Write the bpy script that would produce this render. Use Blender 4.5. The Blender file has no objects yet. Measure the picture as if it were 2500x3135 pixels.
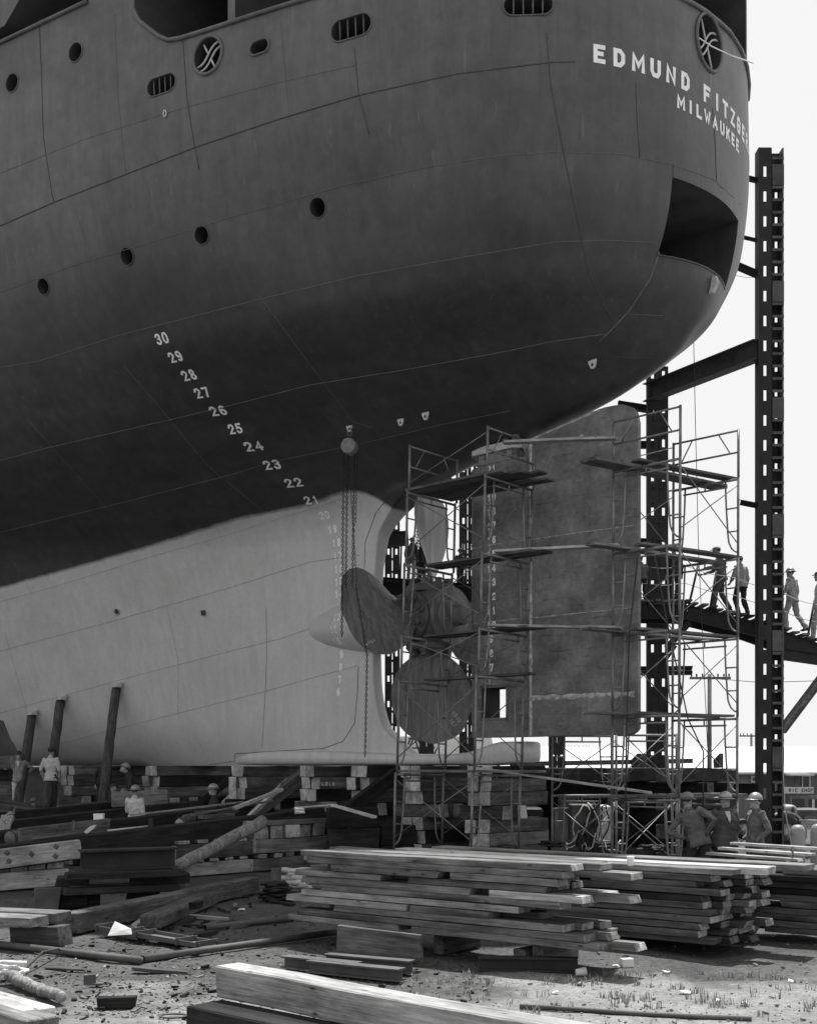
import bpy, bmesh, math, random
import numpy as np
from mathutils import Vector, Matrix
from mathutils.bvhtree import BVHTree

# ------------------------------------------------------------------ camera, sky, sun, exposure
SC = bpy.context.scene
COL = SC.collection
EYE = Vector((0.0, 0.0, 2.2))
FPX, CX, HY = 3750.0, 1250.0, 2345.0        # focal length, principal point and horizon, in photograph pixels

cam_data = bpy.data.cameras.new('camera')
cam = bpy.data.objects.new('camera', cam_data)
COL.objects.link(cam)
cam.location = EYE
cam.rotation_euler = (math.radians(90), 0, 0)
cam_data.sensor_fit = 'HORIZONTAL'
cam_data.sensor_width = 36.0
cam_data.lens = 36.0 * FPX / 2500.0
cam_data.shift_y = (HY - 1567.5) / 2500.0
cam_data.clip_start = 0.1
cam_data.clip_end = 3000.0
SC.camera = cam
SC.render.resolution_x, SC.render.resolution_y = 816, 1024

SUN_ELEV, SUN_AZ = math.radians(70), math.radians(18)     # azimuth measured from +Y towards +X
SKY_CAP = 2.75
world = bpy.data.worlds.new('World')
SC.world = world
world.use_nodes = True
wn, wl = world.node_tree.nodes, world.node_tree.links
wn.clear()
sky = wn.new('ShaderNodeTexSky')
sky.sky_type = 'NISHITA'
sky.sun_disc = False
sky.sun_elevation = SUN_ELEV
sky.sun_rotation = SUN_AZ
sky.dust_density = 1.5
sky.air_density = 1.0
bw = wn.new('ShaderNodeRGBToBW')
bg = wn.new('ShaderNodeBackground')
bg.inputs['Strength'].default_value = 0.15
wo = wn.new('ShaderNodeOutputWorld')
wl.new(sky.outputs[0], bw.inputs[0])
haze_cap = wn.new('ShaderNodeMath'); haze_cap.operation = 'MINIMUM'     # a hazy sky: the bright band never outshines the veil
haze_cap.inputs[1].default_value = SKY_CAP
wl.new(bw.outputs[0], haze_cap.inputs[0])
wl.new(haze_cap.outputs[0], bg.inputs['Color'])
wl.new(bg.outputs[0], wo.inputs['Surface'])

sun_data = bpy.data.lights.new('sun', 'SUN')
sun_data.energy = 3.3
sun_data.angle = math.radians(0.6)
sun_data.color = (1.0, 0.99, 0.98)
sun = bpy.data.objects.new('sun', sun_data)
COL.objects.link(sun)
to_sun = Vector((math.sin(SUN_AZ) * math.cos(SUN_ELEV), math.cos(SUN_AZ) * math.cos(SUN_ELEV), math.sin(SUN_ELEV)))
sun.rotation_euler = to_sun.to_track_quat('Z', 'Y').to_euler()
sun.location = (0, 0, 60)

SC.view_settings.view_transform = 'Standard'
SC.view_settings.look = 'None'
SC.view_settings.gamma = 1.0
SC.view_settings.use_curve_mapping = False
SC.view_settings.exposure = 1.16
SC.cycles.max_bounces = 6
SC.cycles.diffuse_bounces = 3
SC.cycles.glossy_bounces = 2
SC.cycles.transparent_max_bounces = 6
SC.cycles.use_denoising = True

rng = random.Random(1958)

def px(x, y, d):
    """world point seen at photograph pixel (x, y) at depth d"""
    return Vector(((x - CX) / FPX * d, d, EYE.z + (HY - y) / FPX * d))

# ------------------------------------------------------------------ materials (a black-and-white print: every albedo is grey)
MATS = {}
def mat(name, base=0.3, var=0.25, scale=3.0, rough=0.75, bump=0.15, bscale=30.0, stretch=(1, 1, 1), metal=0.0, fine=0.0, spots=0.0, spec=0.3, coords='Object'):
    """grey procedural material: broad mottling + fine grain + bump"""
    if name in MATS:
        return MATS[name]
    m = bpy.data.materials.new(name)
    m.use_nodes = True
    N, L = m.node_tree.nodes, m.node_tree.links
    b = N['Principled BSDF']
    b.inputs['Roughness'].default_value = rough
    b.inputs['Metallic'].default_value = metal
    b.inputs['Specular IOR Level'].default_value = spec
    tc = N.new('ShaderNodeTexCoord')
    mp = N.new('ShaderNodeMapping')
    mp.inputs['Scale'].default_value = stretch
    L.new(tc.outputs[coords], mp.inputs[0])
    oi = N.new('ShaderNodeObjectInfo')
    off = N.new('ShaderNodeVectorMath'); off.operation = 'SCALE'
    comb = N.new('ShaderNodeCombineXYZ')
    L.new(oi.outputs['Random'], comb.inputs[0]); L.new(oi.outputs['Random'], comb.inputs[1]); L.new(oi.outputs['Random'], comb.inputs[2])
    L.new(comb.outputs[0], off.inputs[0]); off.inputs['Scale'].default_value = 57.0
    add = N.new('ShaderNodeVectorMath'); add.operation = 'ADD'
    L.new(mp.outputs[0], add.inputs[0]); L.new(off.outputs[0], add.inputs[1])
    n1 = N.new('ShaderNodeTexNoise')
    n1.inputs['Scale'].default_value = scale
    n1.inputs['Detail'].default_value = 6
    n1.inputs['Roughness'].default_value = 0.6
    L.new(add.outputs[0], n1.inputs['Vector'])
    n2 = N.new('ShaderNodeTexNoise')
    n2.inputs['Scale'].default_value = bscale
    n2.inputs['Detail'].default_value = 4
    L.new(add.outputs[0], n2.inputs['Vector'])
    r = N.new('ShaderNodeMapRange')
    r.inputs['From Min'].default_value = 0.3; r.inputs['From Max'].default_value = 0.7
    r.inputs['To Min'].default_value = base * (1 - var); r.inputs['To Max'].default_value = base * (1 + var)
    L.new(n1.outputs['Fac'], r.inputs['Value'])
    last = r.outputs[0]
    if fine > 0:
        r2 = N.new('ShaderNodeMapRange')
        r2.inputs['From Min'].default_value = 0.3; r2.inputs['From Max'].default_value = 0.7
        r2.inputs['To Min'].default_value = 1 - fine; r2.inputs['To Max'].default_value = 1 + fine
        L.new(n2.outputs['Fac'], r2.inputs['Value'])
        mu = N.new('ShaderNodeMath'); mu.operation = 'MULTIPLY'
        L.new(last, mu.inputs[0]); L.new(r2.outputs[0], mu.inputs[1])
        last = mu.outputs[0]
    # object-to-object tone difference
    r3 = N.new('ShaderNodeMapRange')
    r3.inputs['To Min'].default_value = 1 - spots; r3.inputs['To Max'].default_value = 1 + spots
    L.new(oi.outputs['Random'], r3.inputs['Value'])
    mu = N.new('ShaderNodeMath'); mu.operation = 'MULTIPLY'
    L.new(last, mu.inputs[0]); L.new(r3.outputs[0], mu.inputs[1])
    L.new(mu.outputs[0], b.inputs['Base Color'])
    if bump > 0:
        bp = N.new('ShaderNodeBump')
        bp.inputs['Strength'].default_value = bump
        bp.inputs['Distance'].default_value = 0.02
        L.new(n2.outputs['Fac'], bp.inputs['Height'])
        L.new(bp.outputs[0], b.inputs['Normal'])
    MATS[name] = m
    m['last'] = 1
    return m

# ------------------------------------------------------------------ mesh helpers
def link_mesh(name, bm, material, parent=None, smooth=False):
    me = bpy.data.meshes.new(name)
    bmesh.ops.recalc_face_normals(bm, faces=bm.faces)
    bm.to_mesh(me); bm.free()
    if smooth:
        me.shade_smooth()
    for m in (material if isinstance(material, (list, tuple)) else [material]):
        me.materials.append(m)
    o = bpy.data.objects.new(name, me)
    COL.objects.link(o)
    if parent is not None:
        put(o, parent)
    return o

def wmat(o):
    if o.parent is None: return o.matrix_basis.copy()
    return wmat(o.parent) @ o.matrix_parent_inverse @ o.matrix_basis

def put(o, parent):
    """parent a mesh that was built in world coordinates"""
    o.parent = parent
    o.matrix_parent_inverse = wmat(parent).inverted()
    return o

def tag(o, label=None, cat=None, group=None, kind=None):
    if label: o['label'] = label
    if cat: o['category'] = cat
    if group: o['group'] = group
    if kind: o['kind'] = kind
    return o

def empty(name, loc=(0, 0, 0), label=None, cat=None, group=None, rz=0.0):
    o = bpy.data.objects.new(name, None)
    COL.objects.link(o)
    o.location = loc
    o.rotation_euler = (0, 0, rz)
    o.empty_display_size = 0.2
    return tag(o, label, cat, group)

def frame_from(a, b, up=Vector((0, 0, 1))):
    z = (b - a).normalized()
    x = up.cross(z)
    if x.length < 1e-4:
        x = Vector((1, 0, 0)).cross(z)
    x.normalize()
    return x, z.cross(x), z

def bm_tube(bm, pts, r, n=8, cap=True):
    """round tube along a polyline; r is a number or a list"""
    pts = [Vector(p) for p in pts]
    rings = []
    prev = None
    for i, p in enumerate(pts):
        if i == 0: d = pts[1] - p
        elif i == len(pts) - 1: d = p - pts[i - 1]
        else: d = (pts[i + 1] - p).normalized() + (p - pts[i - 1]).normalized()
        d.normalize()
        if prev is None:
            u = d.orthogonal().normalized()
        else:
            u = (prev - d * prev.dot(d))
            u = u.normalized() if u.length > 1e-5 else d.orthogonal().normalized()
        prev = u
        v = d.cross(u)
        rr = r[i] if isinstance(r, (list, tuple)) else r
        rings.append([bm.verts.new(p + (u * math.cos(2 * math.pi * k / n) + v * math.sin(2 * math.pi * k / n)) * rr) for k in range(n)])
    for a, b in zip(rings[:-1], rings[1:]):
        for k in range(n):
            bm.faces.new((a[k], a[(k + 1) % n], b[(k + 1) % n], b[k]))
    if cap:
        bm.faces.new(rings[0][::-1]); bm.faces.new(rings[-1])
    return rings

def bm_box(bm, c, size, rot=None, mat_index=0, taper=0.0):
    """box centred at c; rot is a 3x3 Matrix"""
    c = Vector(c); sx, sy, sz = size[0] / 2, size[1] / 2, size[2] / 2
    vs = []
    for z in (-sz, sz):
        for (x, y) in ((-sx, -sy), (sx, -sy), (sx, sy), (-sx, sy)):
            v = Vector((x, y, z))
            if rot is not None: v = rot @ v
            vs.append(bm.verts.new(c + v))
    fs = [(0, 3, 2, 1), (4, 5, 6, 7), (0, 1, 5, 4), (1, 2, 6, 5), (2, 3, 7, 6), (3, 0, 4, 7)]
    out = []
    for f in fs:
        fa = bm.faces.new([vs[i] for i in f]); fa.material_index = mat_index
        out.append(fa)
    return vs

def bm_bar(bm, a, b, w, h, up=Vector((0, 0, 1)), mat_index=0):
    """rectangular bar from a to b, w across, h along up"""
    a, b = Vector(a), Vector(b)
    x, y, z = frame_from(a, b, up)
    R = Matrix((x, y, z)).transposed()
    return bm_box(bm, (a + b) / 2, (w, h, (b - a).length), R, mat_index)

def bm_prism(bm, outline, axis, mat_index=0):
    """extrude a closed outline (list of Vectors) by the vector axis"""
    a = [bm.verts.new(Vector(p)) for p in outline]
    b = [bm.verts.new(Vector(p) + Vector(axis)) for p in outline]
    n = len(a)
    fs = [bm.faces.new(a[::-1]), bm.faces.new(b)]
    for i in range(n):
        fs.append(bm.faces.new((a[i], a[(i + 1) % n], b[(i + 1) % n], b[i])))
    for f in fs: f.material_index = mat_index
    return fs

def bm_lathe(bm, profile, origin, axis, n=24, cap=True):
    """profile: list of (distance along axis, radius)"""
    axis = Vector(axis).normalized(); o = Vector(origin)
    u = axis.orthogonal().normalized(); v = axis.cross(u)
    rings = []
    for (d, r) in profile:
        rings.append([bm.verts.new(o + axis * d + (u * math.cos(2 * math.pi * k / n) + v * math.sin(2 * math.pi * k / n)) * max(r, 1e-4)) for k in range(n)])
    for a, b in zip(rings[:-1], rings[1:]):
        for k in range(n):
            bm.faces.new((a[k], a[(k + 1) % n], b[(k + 1) % n], b[k]))
    if cap:
        bm.faces.new(rings[0][::-1]); bm.faces.new(rings[-1])

def copy_tree(o, parent=None):
    c = o.copy(); COL.objects.link(c); c.parent = parent
    c.matrix_parent_inverse = o.matrix_parent_inverse
    for ch in o.children:
        copy_tree(ch, c)
    return c

def bevel(o, w=0.006, seg=1):
    m = o.modifiers.new('edge', 'BEVEL'); m.width = w; m.segments = seg; m.limit_method = 'ANGLE'
    return o

# ------------------------------------------------------------------ the ship
# ship axes: t metres forward of the rudder stock, b metres to port (towards the camera), h metres above the keel
SHIP_A = math.radians(43)
FWD = Vector((-math.cos(SHIP_A), math.sin(SHIP_A), 0))
PORT = Vector((-math.sin(SHIP_A), -math.cos(SHIP_A), 0))
UP = Vector((0, 0, 1))
STOCK = Vector((1.986, 26.6, 2.2))
def sp(t, b, h):
    return STOCK + FWD * t + PORT * b + UP * h

def pchip(x, y, xi):
    x, y = np.asarray(x, float), np.asarray(y, float)
    h = np.diff(x); d = np.diff(y) / h
    m = np.zeros_like(y)
    m[1:-1] = np.where(d[:-1] * d[1:] > 0, 2 * d[:-1] * d[1:] / np.where(np.abs(d[:-1] + d[1:]) < 1e-9, 1, d[:-1] + d[1:]), 0)
    m[0], m[-1] = d[0], d[-1]
    xi = np.clip(np.asarray(xi, float), x[0], x[-1])
    k = np.clip(np.searchsorted(x, xi) - 1, 0, len(h) - 1)
    s = (xi - x[k]) / h[k]
    return ((1 + 2 * s) * (1 - s) ** 2 * y[k] + s * (1 - s) ** 2 * h[k] * m[k] + s * s * (3 - 2 * s) * y[k + 1] + s * s * (s - 1) * h[k] * m[k + 1])

# waterlines: height -> (t, half-breadth) from the stern end forward
WL = {
 0.0:  [(2.0, .0), (2.3, .10), (4, .16), (6, .2), (9, .35), (12, .7), (16, 1.6), (20, 3.2), (25, 5.5), (32, 8.0)],
 0.3:  [(2.45, .0), (2.7, .14), (4, .2), (6, .26), (9, .5), (12, 1.05), (16, 2.3), (20, 4.1), (25, 6.6), (32, 9.0)],
 1.0:  [(3.43, .0), (3.47, .15), (4, .2), (5, .25), (7, .42), (9, .75), (12, 1.5), (16, 3.0), (20, 5.0), (25, 7.4), (32, 9.8)],
 2.0:  [(3.68, .0), (3.72, .15), (4.2, .2), (5, .26), (7, .5), (9, .92), (12, 1.8), (16, 3.5), (20, 5.5), (25, 7.9), (32, 10.2)],
 3.4:  [(3.72, .0), (3.76, .15), (4.2, .2), (5, .28), (7, .66), (9, 1.2), (12, 2.25), (16, 4.05), (20, 6.0), (25, 8.4), (32, 10.4)],
 4.6:  [(3.64, .0), (3.68, .16), (4.2, .2), (5, .26), (7, .85), (9, 1.55), (12, 2.75), (16, 4.6), (20, 6.5), (25, 8.8), (32, 10.6)],
 5.4:  [(3.50, .0), (3.54, .2), (4.2, .24), (5, .26), (7, 1.08), (9, 1.9), (12, 3.15), (16, 5.0), (20, 6.9), (25, 9.1), (32, 10.7)],
 5.8:  [(3.17, .0), (3.21, .25), (4.2, .28), (5.05, .34), (7, 1.35), (9, 2.2), (12, 3.45), (16, 5.25), (20, 7.1), (25, 9.2), (32, 10.8)],
 6.1:  [(2.75, .0), (2.79, .32), (4.0, .38), (5.05, .5), (7, 1.75), (9, 2.6), (12, 3.8), (16, 5.55), (20, 7.3), (25, 9.3), (32, 10.8)],
 6.4:  [(2.15, .0), (2.19, .36), (3.6, .55), (5.05, .87), (7, 2.25), (9, 3.1), (12, 4.3), (16, 5.95), (20, 7.6), (25, 9.5), (32, 10.9)],
 6.7:  [(1.0, .0), (1.4, .4), (3.0, .85), (5.05, 1.5), (7, 2.75), (9, 3.6), (12, 4.75), (16, 6.3), (20, 7.9), (25, 9.6), (32, 10.9)],
 7.0:  [(-0.7, .0), (-.2, .45), (1.0, .85), (3.0, 1.45), (5.05, 2.15), (7, 3.2), (9, 4.05), (12, 5.15), (16, 6.6), (20, 8.1), (25, 9.7), (32, 11.0)],
 7.62: [(-3.4, .0), (-2.9, .48), (-1.3, 1.2), (1, 2.1), (3, 2.7), (5.05, 3.27), (8, 4.55), (12, 5.85), (16, 7.1), (20, 8.4), (25, 9.9), (32, 11.1)],
 8.23: [(-4.5, .0), (-4.2, .5), (-2.9, 1.5), (-1, 2.42), (2, 3.4), (5.05, 4.2), (8, 5.15), (12, 6.35), (16, 7.5), (20, 8.7), (25, 10.0), (32, 11.2)],
 9.14: [(-5.02, .0), (-4.88, .7), (-4.2, 1.75), (-3, 2.75), (-1, 3.72), (2, 4.6), (5.05, 5.25), (8, 5.9), (12, 6.9), (16, 7.9), (20, 9.0), (25, 10.2), (32, 11.3)],
 10.65: [(-5.2, .0), (-5.1, .85), (-4.72, 1.95), (-4.12, 2.88), (-3, 3.82), (-1, 4.45), (.6, 4.85), (3.2, 5.6), (5.05, 6.08), (7.7, 6.55), (12, 7.4), (16, 8.25), (20, 9.2), (25, 10.3), (32, 11.3)],
 12.4: [(-5.17, .0), (-5.1, .9), (-4.72, 2.2), (-4.12, 3.2), (-2.9, 4.2), (-1, 4.93), (.6, 5.37), (3.2, 6.0), (5.05, 6.45), (8, 7.0), (12, 7.8), (16, 8.55), (20, 9.4), (25, 10.4), (32, 11.3)],
 14.2: [(-5.16, .0), (-5.1, .95), (-4.7, 2.2), (-4.05, 3.2), (-2.85, 4.2), (-1, 5.05), (.6, 5.5), (3.2, 6.1), (5.05, 6.55), (8, 7.15), (12, 7.9), (16, 8.65), (20, 9.5), (25, 10.4), (32, 11.3)],
 18.0: [(-5.15, .0), (-5.1, .95), (-4.67, 2.2), (-4.0, 3.2), (-2.85, 4.2), (-1, 5.05), (.6, 5.5), (3.2, 6.1), (5.05, 6.6), (8, 7.2), (12, 8.0), (16, 8.7), (20, 9.5), (25, 10.4), (32, 11.3)],
}
WLH = np.array(sorted(WL))
WARP = np.linspace(0, 1, 110) ** 2.1 * 1.0
T_FWD = 32.0
_T, _B = [], []
for hh in WLH:
    c = np.array(WL[hh]); te = c[0, 0]
    d = WARP * (T_FWD - te)
    # interpolate against sqrt(distance from the end) so that round ends stay round
    bq = pchip(np.sqrt(c[:, 0] - te), c[:, 1], np.sqrt(d))
    _T.append(te + d); _B.append(bq)
_T, _B = np.array(_T), np.array(_B)
HLEV = np.unique(np.concatenate([np.linspace(0, 5.4, 25), np.linspace(5.4, 9.2, 52), np.linspace(9.2, 17.4, 40)]))
GT = np.array([pchip(WLH, _T[:, j], HLEV) for j in range(len(WARP))]).T
GB = np.array([pchip(WLH, _B[:, j], HLEV) for j in range(len(WARP))]).T

def build_hull():
    bm = bmesh.new()
    nh, nw = GT.shape
    rows = []
    for i in range(nh):
        port = [bm.verts.new(sp(GT[i, j], GB[i, j], HLEV[i])) for j in range(nw)]
        star = [port[0]] + [bm.verts.new(sp(GT[i, j], -GB[i, j], HLEV[i])) for j in range(1, nw)]
        rows.append((port, star))
    for i in range(nh - 1):
        for s in (0, 1):
            a, b = rows[i][s], rows[i + 1][s]
            for j in range(nw - 1):
                q = (a[j], a[j + 1], b[j + 1], b[j]) if s == 1 else (a[j + 1], a[j], b[j], b[j + 1])
                bm.faces.new(q)
    for i, flip in ((0, False), (nh - 1, True)):        # keel and deck caps
        p, s = rows[i]
        for j in range(nw - 1):
            q = [p[j], p[j + 1], s[j + 1], s[j]]
            if j == 0: q = [p[0], p[1], s[1]]
            bm.faces.new(q)
    for i in range(nh - 1):                              # forward end
        p0, s0, p1, s1 = rows[i][0][-1], rows[i][1][-1], rows[i + 1][0][-1], rows[i + 1][1][-1]
        bm.faces.new((p0, s0, s1, p1))
    bmesh.ops.recalc_face_normals(bm, faces=bm.faces)
    return bm

# ------------------------------------------------------------------ ground
from mathutils import noise as mnoise
def ground_z(x, y):
    base = 0.0
    if y > 38: base = -2.2 * min(1, (y - 38) / 40.0) ** 1.0
    amp = 1.0 if y < 40 else .3
    n = mnoise.noise(Vector((x * .35, y * .35, 0))) * .05 + mnoise.noise(Vector((x * 1.3, y * 1.3, 3))) * .022 + mnoise.noise(Vector((x * 4, y * 4, 7))) * .01
    return base + n * amp - .03
def gaxis(lo, hi, dense_lo, dense_hi, step, grow=1.25):
    v = list(np.arange(dense_lo, dense_hi, step)); s = step
    a = dense_lo
    while a > lo: s *= grow; a -= s; v.insert(0, a)
    s = step; a = v[-1]
    while a < hi: s *= grow; a += s; v.append(a)
    return v
gx = gaxis(-500, 500, -7.5, 6.5, .075); gy = gaxis(-60, 1500, 6.5, 21, .075, 1.12)
gv = [(x, y, ground_z(x, y)) for y in gy for x in gx]
nx = len(gx)
gf = [(j * nx + i, j * nx + i + 1, (j + 1) * nx + i + 1, (j + 1) * nx + i) for j in range(len(gy) - 1) for i in range(nx - 1)]
gme = bpy.data.meshes.new('ground'); gme.from_pydata(gv, [], gf); gme.shade_smooth()
def dirt():
    m = bpy.data.materials.new('dirt'); m.use_nodes = True
    N, L = m.node_tree.nodes, m.node_tree.links
    b = N['Principled BSDF']; b.inputs['Roughness'].default_value = .95; b.inputs['Specular IOR Level'].default_value = .1
    tc = N.new('ShaderNodeTexCoord')
    def noise(s, d=6, r=.6, off=0):
        n = N.new('ShaderNodeTexNoise'); n.inputs['Scale'].default_value = s; n.inputs['Detail'].default_value = d; n.inputs['Roughness'].default_value = r
        mp = N.new('ShaderNodeMapping'); mp.inputs['Location'].default_value = (off, off, 0); L.new(tc.outputs['Object'], mp.inputs[0]); L.new(mp.outputs[0], n.inputs['Vector'])
        return n.outputs['Fac']
    def mr(v, a, c, d, e):
        n = N.new('ShaderNodeMapRange'); L.new(v, n.inputs['Value'])
        for k, q in zip(('From Min', 'From Max', 'To Min', 'To Max'), (a, c, d, e)): n.inputs[k].default_value = q
        return n.outputs[0]
    def mth(op, a, c):
        n = N.new('ShaderNodeMath'); n.operation = op
        for i, q in enumerate((a, c)):
            if isinstance(q, (int, float)): n.inputs[i].default_value = q
            else: L.new(q, n.inputs[i])
        return n.outputs[0]
    sep = N.new('ShaderNodeSeparateXYZ'); L.new(tc.outputs['Object'], sep.inputs[0])
    # dark trodden earth in the yard; pale dry sand spread over the near strip and in patches
    reach = mth('ADD', mth('MULTIPLY', sep.outputs['X'], .22), 12.2)
    sandy = mr(mth('ADD', mth('SUBTRACT', reach, sep.outputs['Y']), mr(noise(.45), .25, .75, -2.6, 2.6)), -.5, .9, 0, 1)
    patch = mr(noise(.7, 6, .6, 13), .60, .72, 0, .5)
    sandy = mth('MAXIMUM', sandy, patch)
    dark = mth('MULTIPLY', mr(noise(1.1), .3, .7, .06, .115), mr(noise(14, 4, .7), .3, .7, .6, 1.5))
    pale = mth('MULTIPLY', mr(noise(1.5, 6, .6, 5), .3, .7, .19, .29), mr(noise(18, 4, .7), .3, .7, .62, 1.3))
    mix = mth('ADD', mth('MULTIPLY', pale, sandy), mth('MULTIPLY', dark, mth('SUBTRACT', 1.0, sandy)))
    L.new(mix, b.inputs['Base Color'])
    bp = N.new('ShaderNodeBump'); bp.inputs['Strength'].default_value = .9; bp.inputs['Distance'].default_value = .04
    L.new(mth('ADD', noise(16, 5, .7), mth('MULTIPLY', noise(60, 3, .7), .4)), bp.inputs['Height']); L.new(bp.outputs[0], b.inputs['Normal'])
    MATS['dirt'] = m
    return m
gme.materials.append(dirt())
ground = bpy.data.objects.new('ground', gme); COL.objects.link(ground); tag(ground, kind='structure')
def gp(x, y, dz=0.0):
    """ground point seen at photograph pixel (x, y)"""
    d = EYE.z * FPX / (y - HY)
    p = px(x, HY, d)
    for _ in range(3):
        d = (EYE.z - ground_z(p.x, p.y)) * FPX / (y - HY); p = px(x, HY, d)
    p.z = ground_z(p.x, p.y) + dz
    return p

# ---- ship materials
def ship_paint():
    """dark primer above, light grey below a boundary that follows a strake; blotches, streaks, plate-to-plate tone"""
    m = bpy.data.materials.new('hull_paint'); m.use_nodes = True
    N, L = m.node_tree.nodes, m.node_tree.links
    b = N['Principled BSDF']; b.inputs['Roughness'].default_value = 0.44; b.inputs['Specular IOR Level'].default_value = 0.5
    geo = N.new('ShaderNodeNewGeometry')
    def dot(v, off):
        d = N.new('ShaderNodeVectorMath'); d.operation = 'DOT_PRODUCT'
        L.new(geo.outputs['Position'], d.inputs[0]); d.inputs[1].default_value = v
        s = N.new('ShaderNodeMath'); s.operation = 'SUBTRACT'; L.new(d.outputs['Value'], s.inputs[0]); s.inputs[1].default_value = off
        return s.outputs[0]
    def math_(op, a, c=None, d=None):
        n = N.new('ShaderNodeMath'); n.operation = op
        for i, q in enumerate((a, c, d)):
            if q is None: continue
            if isinstance(q, (int, float)): n.inputs[i].default_value = q
            else: L.new(q, n.inputs[i])
        return n.outputs[0]
    t = dot(FWD, STOCK.dot(FWD)); h = dot(UP, STOCK.z)
    fit = np.polyfit([3.7, 5.1, 6.32, 8.16, 10.73, 12.8, 14.27, 20], [6.46, 6.37, 6.19, 5.9, 5.5, 5.09, 4.83, 3.85], 2)
    bound = math_('MULTIPLY_ADD', math_('MULTIPLY_ADD', t, float(fit[0]), float(fit[1])), t, float(fit[2]))
    bound = math_('SMOOTH_MIN', bound, math_('MAXIMUM', math_('MULTIPLY_ADD', t, .8, 3.6), 1.2), .8)      # shade under the overhang painted in: dark colour drops lower at the arch
    comb = N.new('ShaderNodeCombineXYZ'); L.new(t, comb.inputs[0]); L.new(h, comb.inputs[1])
    bdot = dot(PORT, STOCK.dot(PORT)); L.new(bdot, comb.inputs[2])
    def noise(scale, detail=5, rough=0.6, stretch=None):
        n = N.new('ShaderNodeTexNoise'); n.inputs['Scale'].default_value = scale; n.inputs['Detail'].default_value = detail; n.inputs['Roughness'].default_value = rough
        if stretch:
            mp = N.new('ShaderNodeMapping'); mp.inputs['Scale'].default_value = stretch
            L.new(comb.outputs[0], mp.inputs[0]); L.new(mp.outputs[0], n.inputs['Vector'])
        else:
            L.new(comb.outputs[0], n.inputs['Vector'])
        return n.outputs['Fac']
    def mr(v, a, c, d, e):
        n = N.new('ShaderNodeMapRange'); L.new(v, n.inputs['Value'])
        for k, q in zip(('From Min', 'From Max', 'To Min', 'To Max'), (a, c, d, e)): n.inputs[k].default_value = q
        return n.outputs[0]
    wob = mr(noise(3.0, 3), .3, .7, -.014, .014)
    edge = mr(math_('ADD', math_('SUBTRACT', h, bound), wob), -.045, .045, 0, 1)
    # light boot area: sprayed primer, faint clouds and thin vertical runs
    light = math_('MULTIPLY', mr(noise(.55), .3, .7, .51, .58), mr(noise(9, 3), .3, .7, .95, 1.05))
    light = math_('MULTIPLY', light, mr(noise(2.2, 4, .6, (2.2, .25, 2.2)), .35, .75, 1.04, .9))
    # dark topside: blotches, scrubbed patches and streaks
    dark = math_('MULTIPLY', mr(noise(.5, 7, .65), .3, .72, .037, .058), mr(noise(3.5, 5), .3, .7, .87, 1.13))
    dark = math_('MULTIPLY', dark, mr(noise(1.6, 6, .7, (2.6, .22, 2.6)), .4, .75, 1.1, .76))
    dark = math_('MULTIPLY', dark, mr(noise(.85, 4, .55, (1, 1.6, 1)), .53, .57, 1.0, .91))      # patches of fresh primer
    dark = math_('MULTIPLY', dark, mr(noise(1.9, 3, .5, (1.3, .8, 1.3)), .60, .63, 1.0, 1.08))
    dark = math_('MULTIPLY', dark, mr(noise(6.0, 2, .5, (1.6, .05, 1.6)), .69, .74, 1.0, 1.45))      # thin pale runs
    up = mr(h, 9.4, 13.4, 1.0, 2.15)           # light falling on the upper strakes, put into the colour
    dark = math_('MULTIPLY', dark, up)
    vor = N.new('ShaderNodeTexBrick')             # shell plates: each takes the primer a little differently
    vor.inputs['Color1'].default_value = (.9,) * 3 + (1,); vor.inputs['Color2'].default_value = (1.1,) * 3 + (1,)
    vor.inputs['Mortar'].default_value = (1, 1, 1, 1); vor.inputs['Mortar Size'].default_value = 0.0
    vor.inputs['Scale'].default_value = 1.0; vor.inputs['Brick Width'].default_value = 5.6; vor.inputs['Row Height'].default_value = 1.55
    L.new(comb.outputs[0], vor.inputs['Vector'])
    dark = math_('MULTIPLY', dark, vor.outputs['Color'])
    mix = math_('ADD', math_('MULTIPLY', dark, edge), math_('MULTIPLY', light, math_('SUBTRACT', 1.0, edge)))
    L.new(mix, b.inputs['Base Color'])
    bp = N.new('ShaderNodeBump'); bp.inputs['Strength'].default_value = .35; bp.inputs['Distance'].default_value = .03
    wave = N.new('ShaderNodeTexWave'); wave.inputs['Scale'].default_value = .42; wave.inputs['Distortion'].default_value = .6; wave.inputs['Detail'].default_value = 1; L.new(comb.outputs[0], wave.inputs['Vector'])     # plates drawn in slightly between frames
    L.new(math_('ADD', math_('MULTIPLY', wave.outputs['Fac'], .35), math_('ADD', noise(.9, 3), math_('MULTIPLY', noise(14, 3), .14))), bp.inputs['Height']); L.new(bp.outputs[0], b.inputs['Normal'])
    MATS['hull_paint'] = m
    return m
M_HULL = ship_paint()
M_WHITE = mat('white_lettering', .88, .1, 6, rough=.6, bump=.05)
M_LUG = mat('pale_primer', .5, .2, 9, rough=.7, bump=.2)
M_BEAD = mat('weld_bead_pale', .13, .3, 12, rough=.7, bump=.3)
M_BEADL = mat('weld_bead_light_paint', .42, .2, 12, rough=.7, bump=.3)
M_BEADD = mat('weld_bead_dark', .068, .3, 12, rough=.7, bump=.3)
M_HOLE = mat('unlit_steel_interior', .05, .3, 2, rough=.9, bump=0)

ship = empty('ship', sp(0, 0, 0), 'huge dark freighter on keel blocks, stern towards us, pale paint on its lower hull', 'ship')

hull_bm = build_hull()
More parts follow.
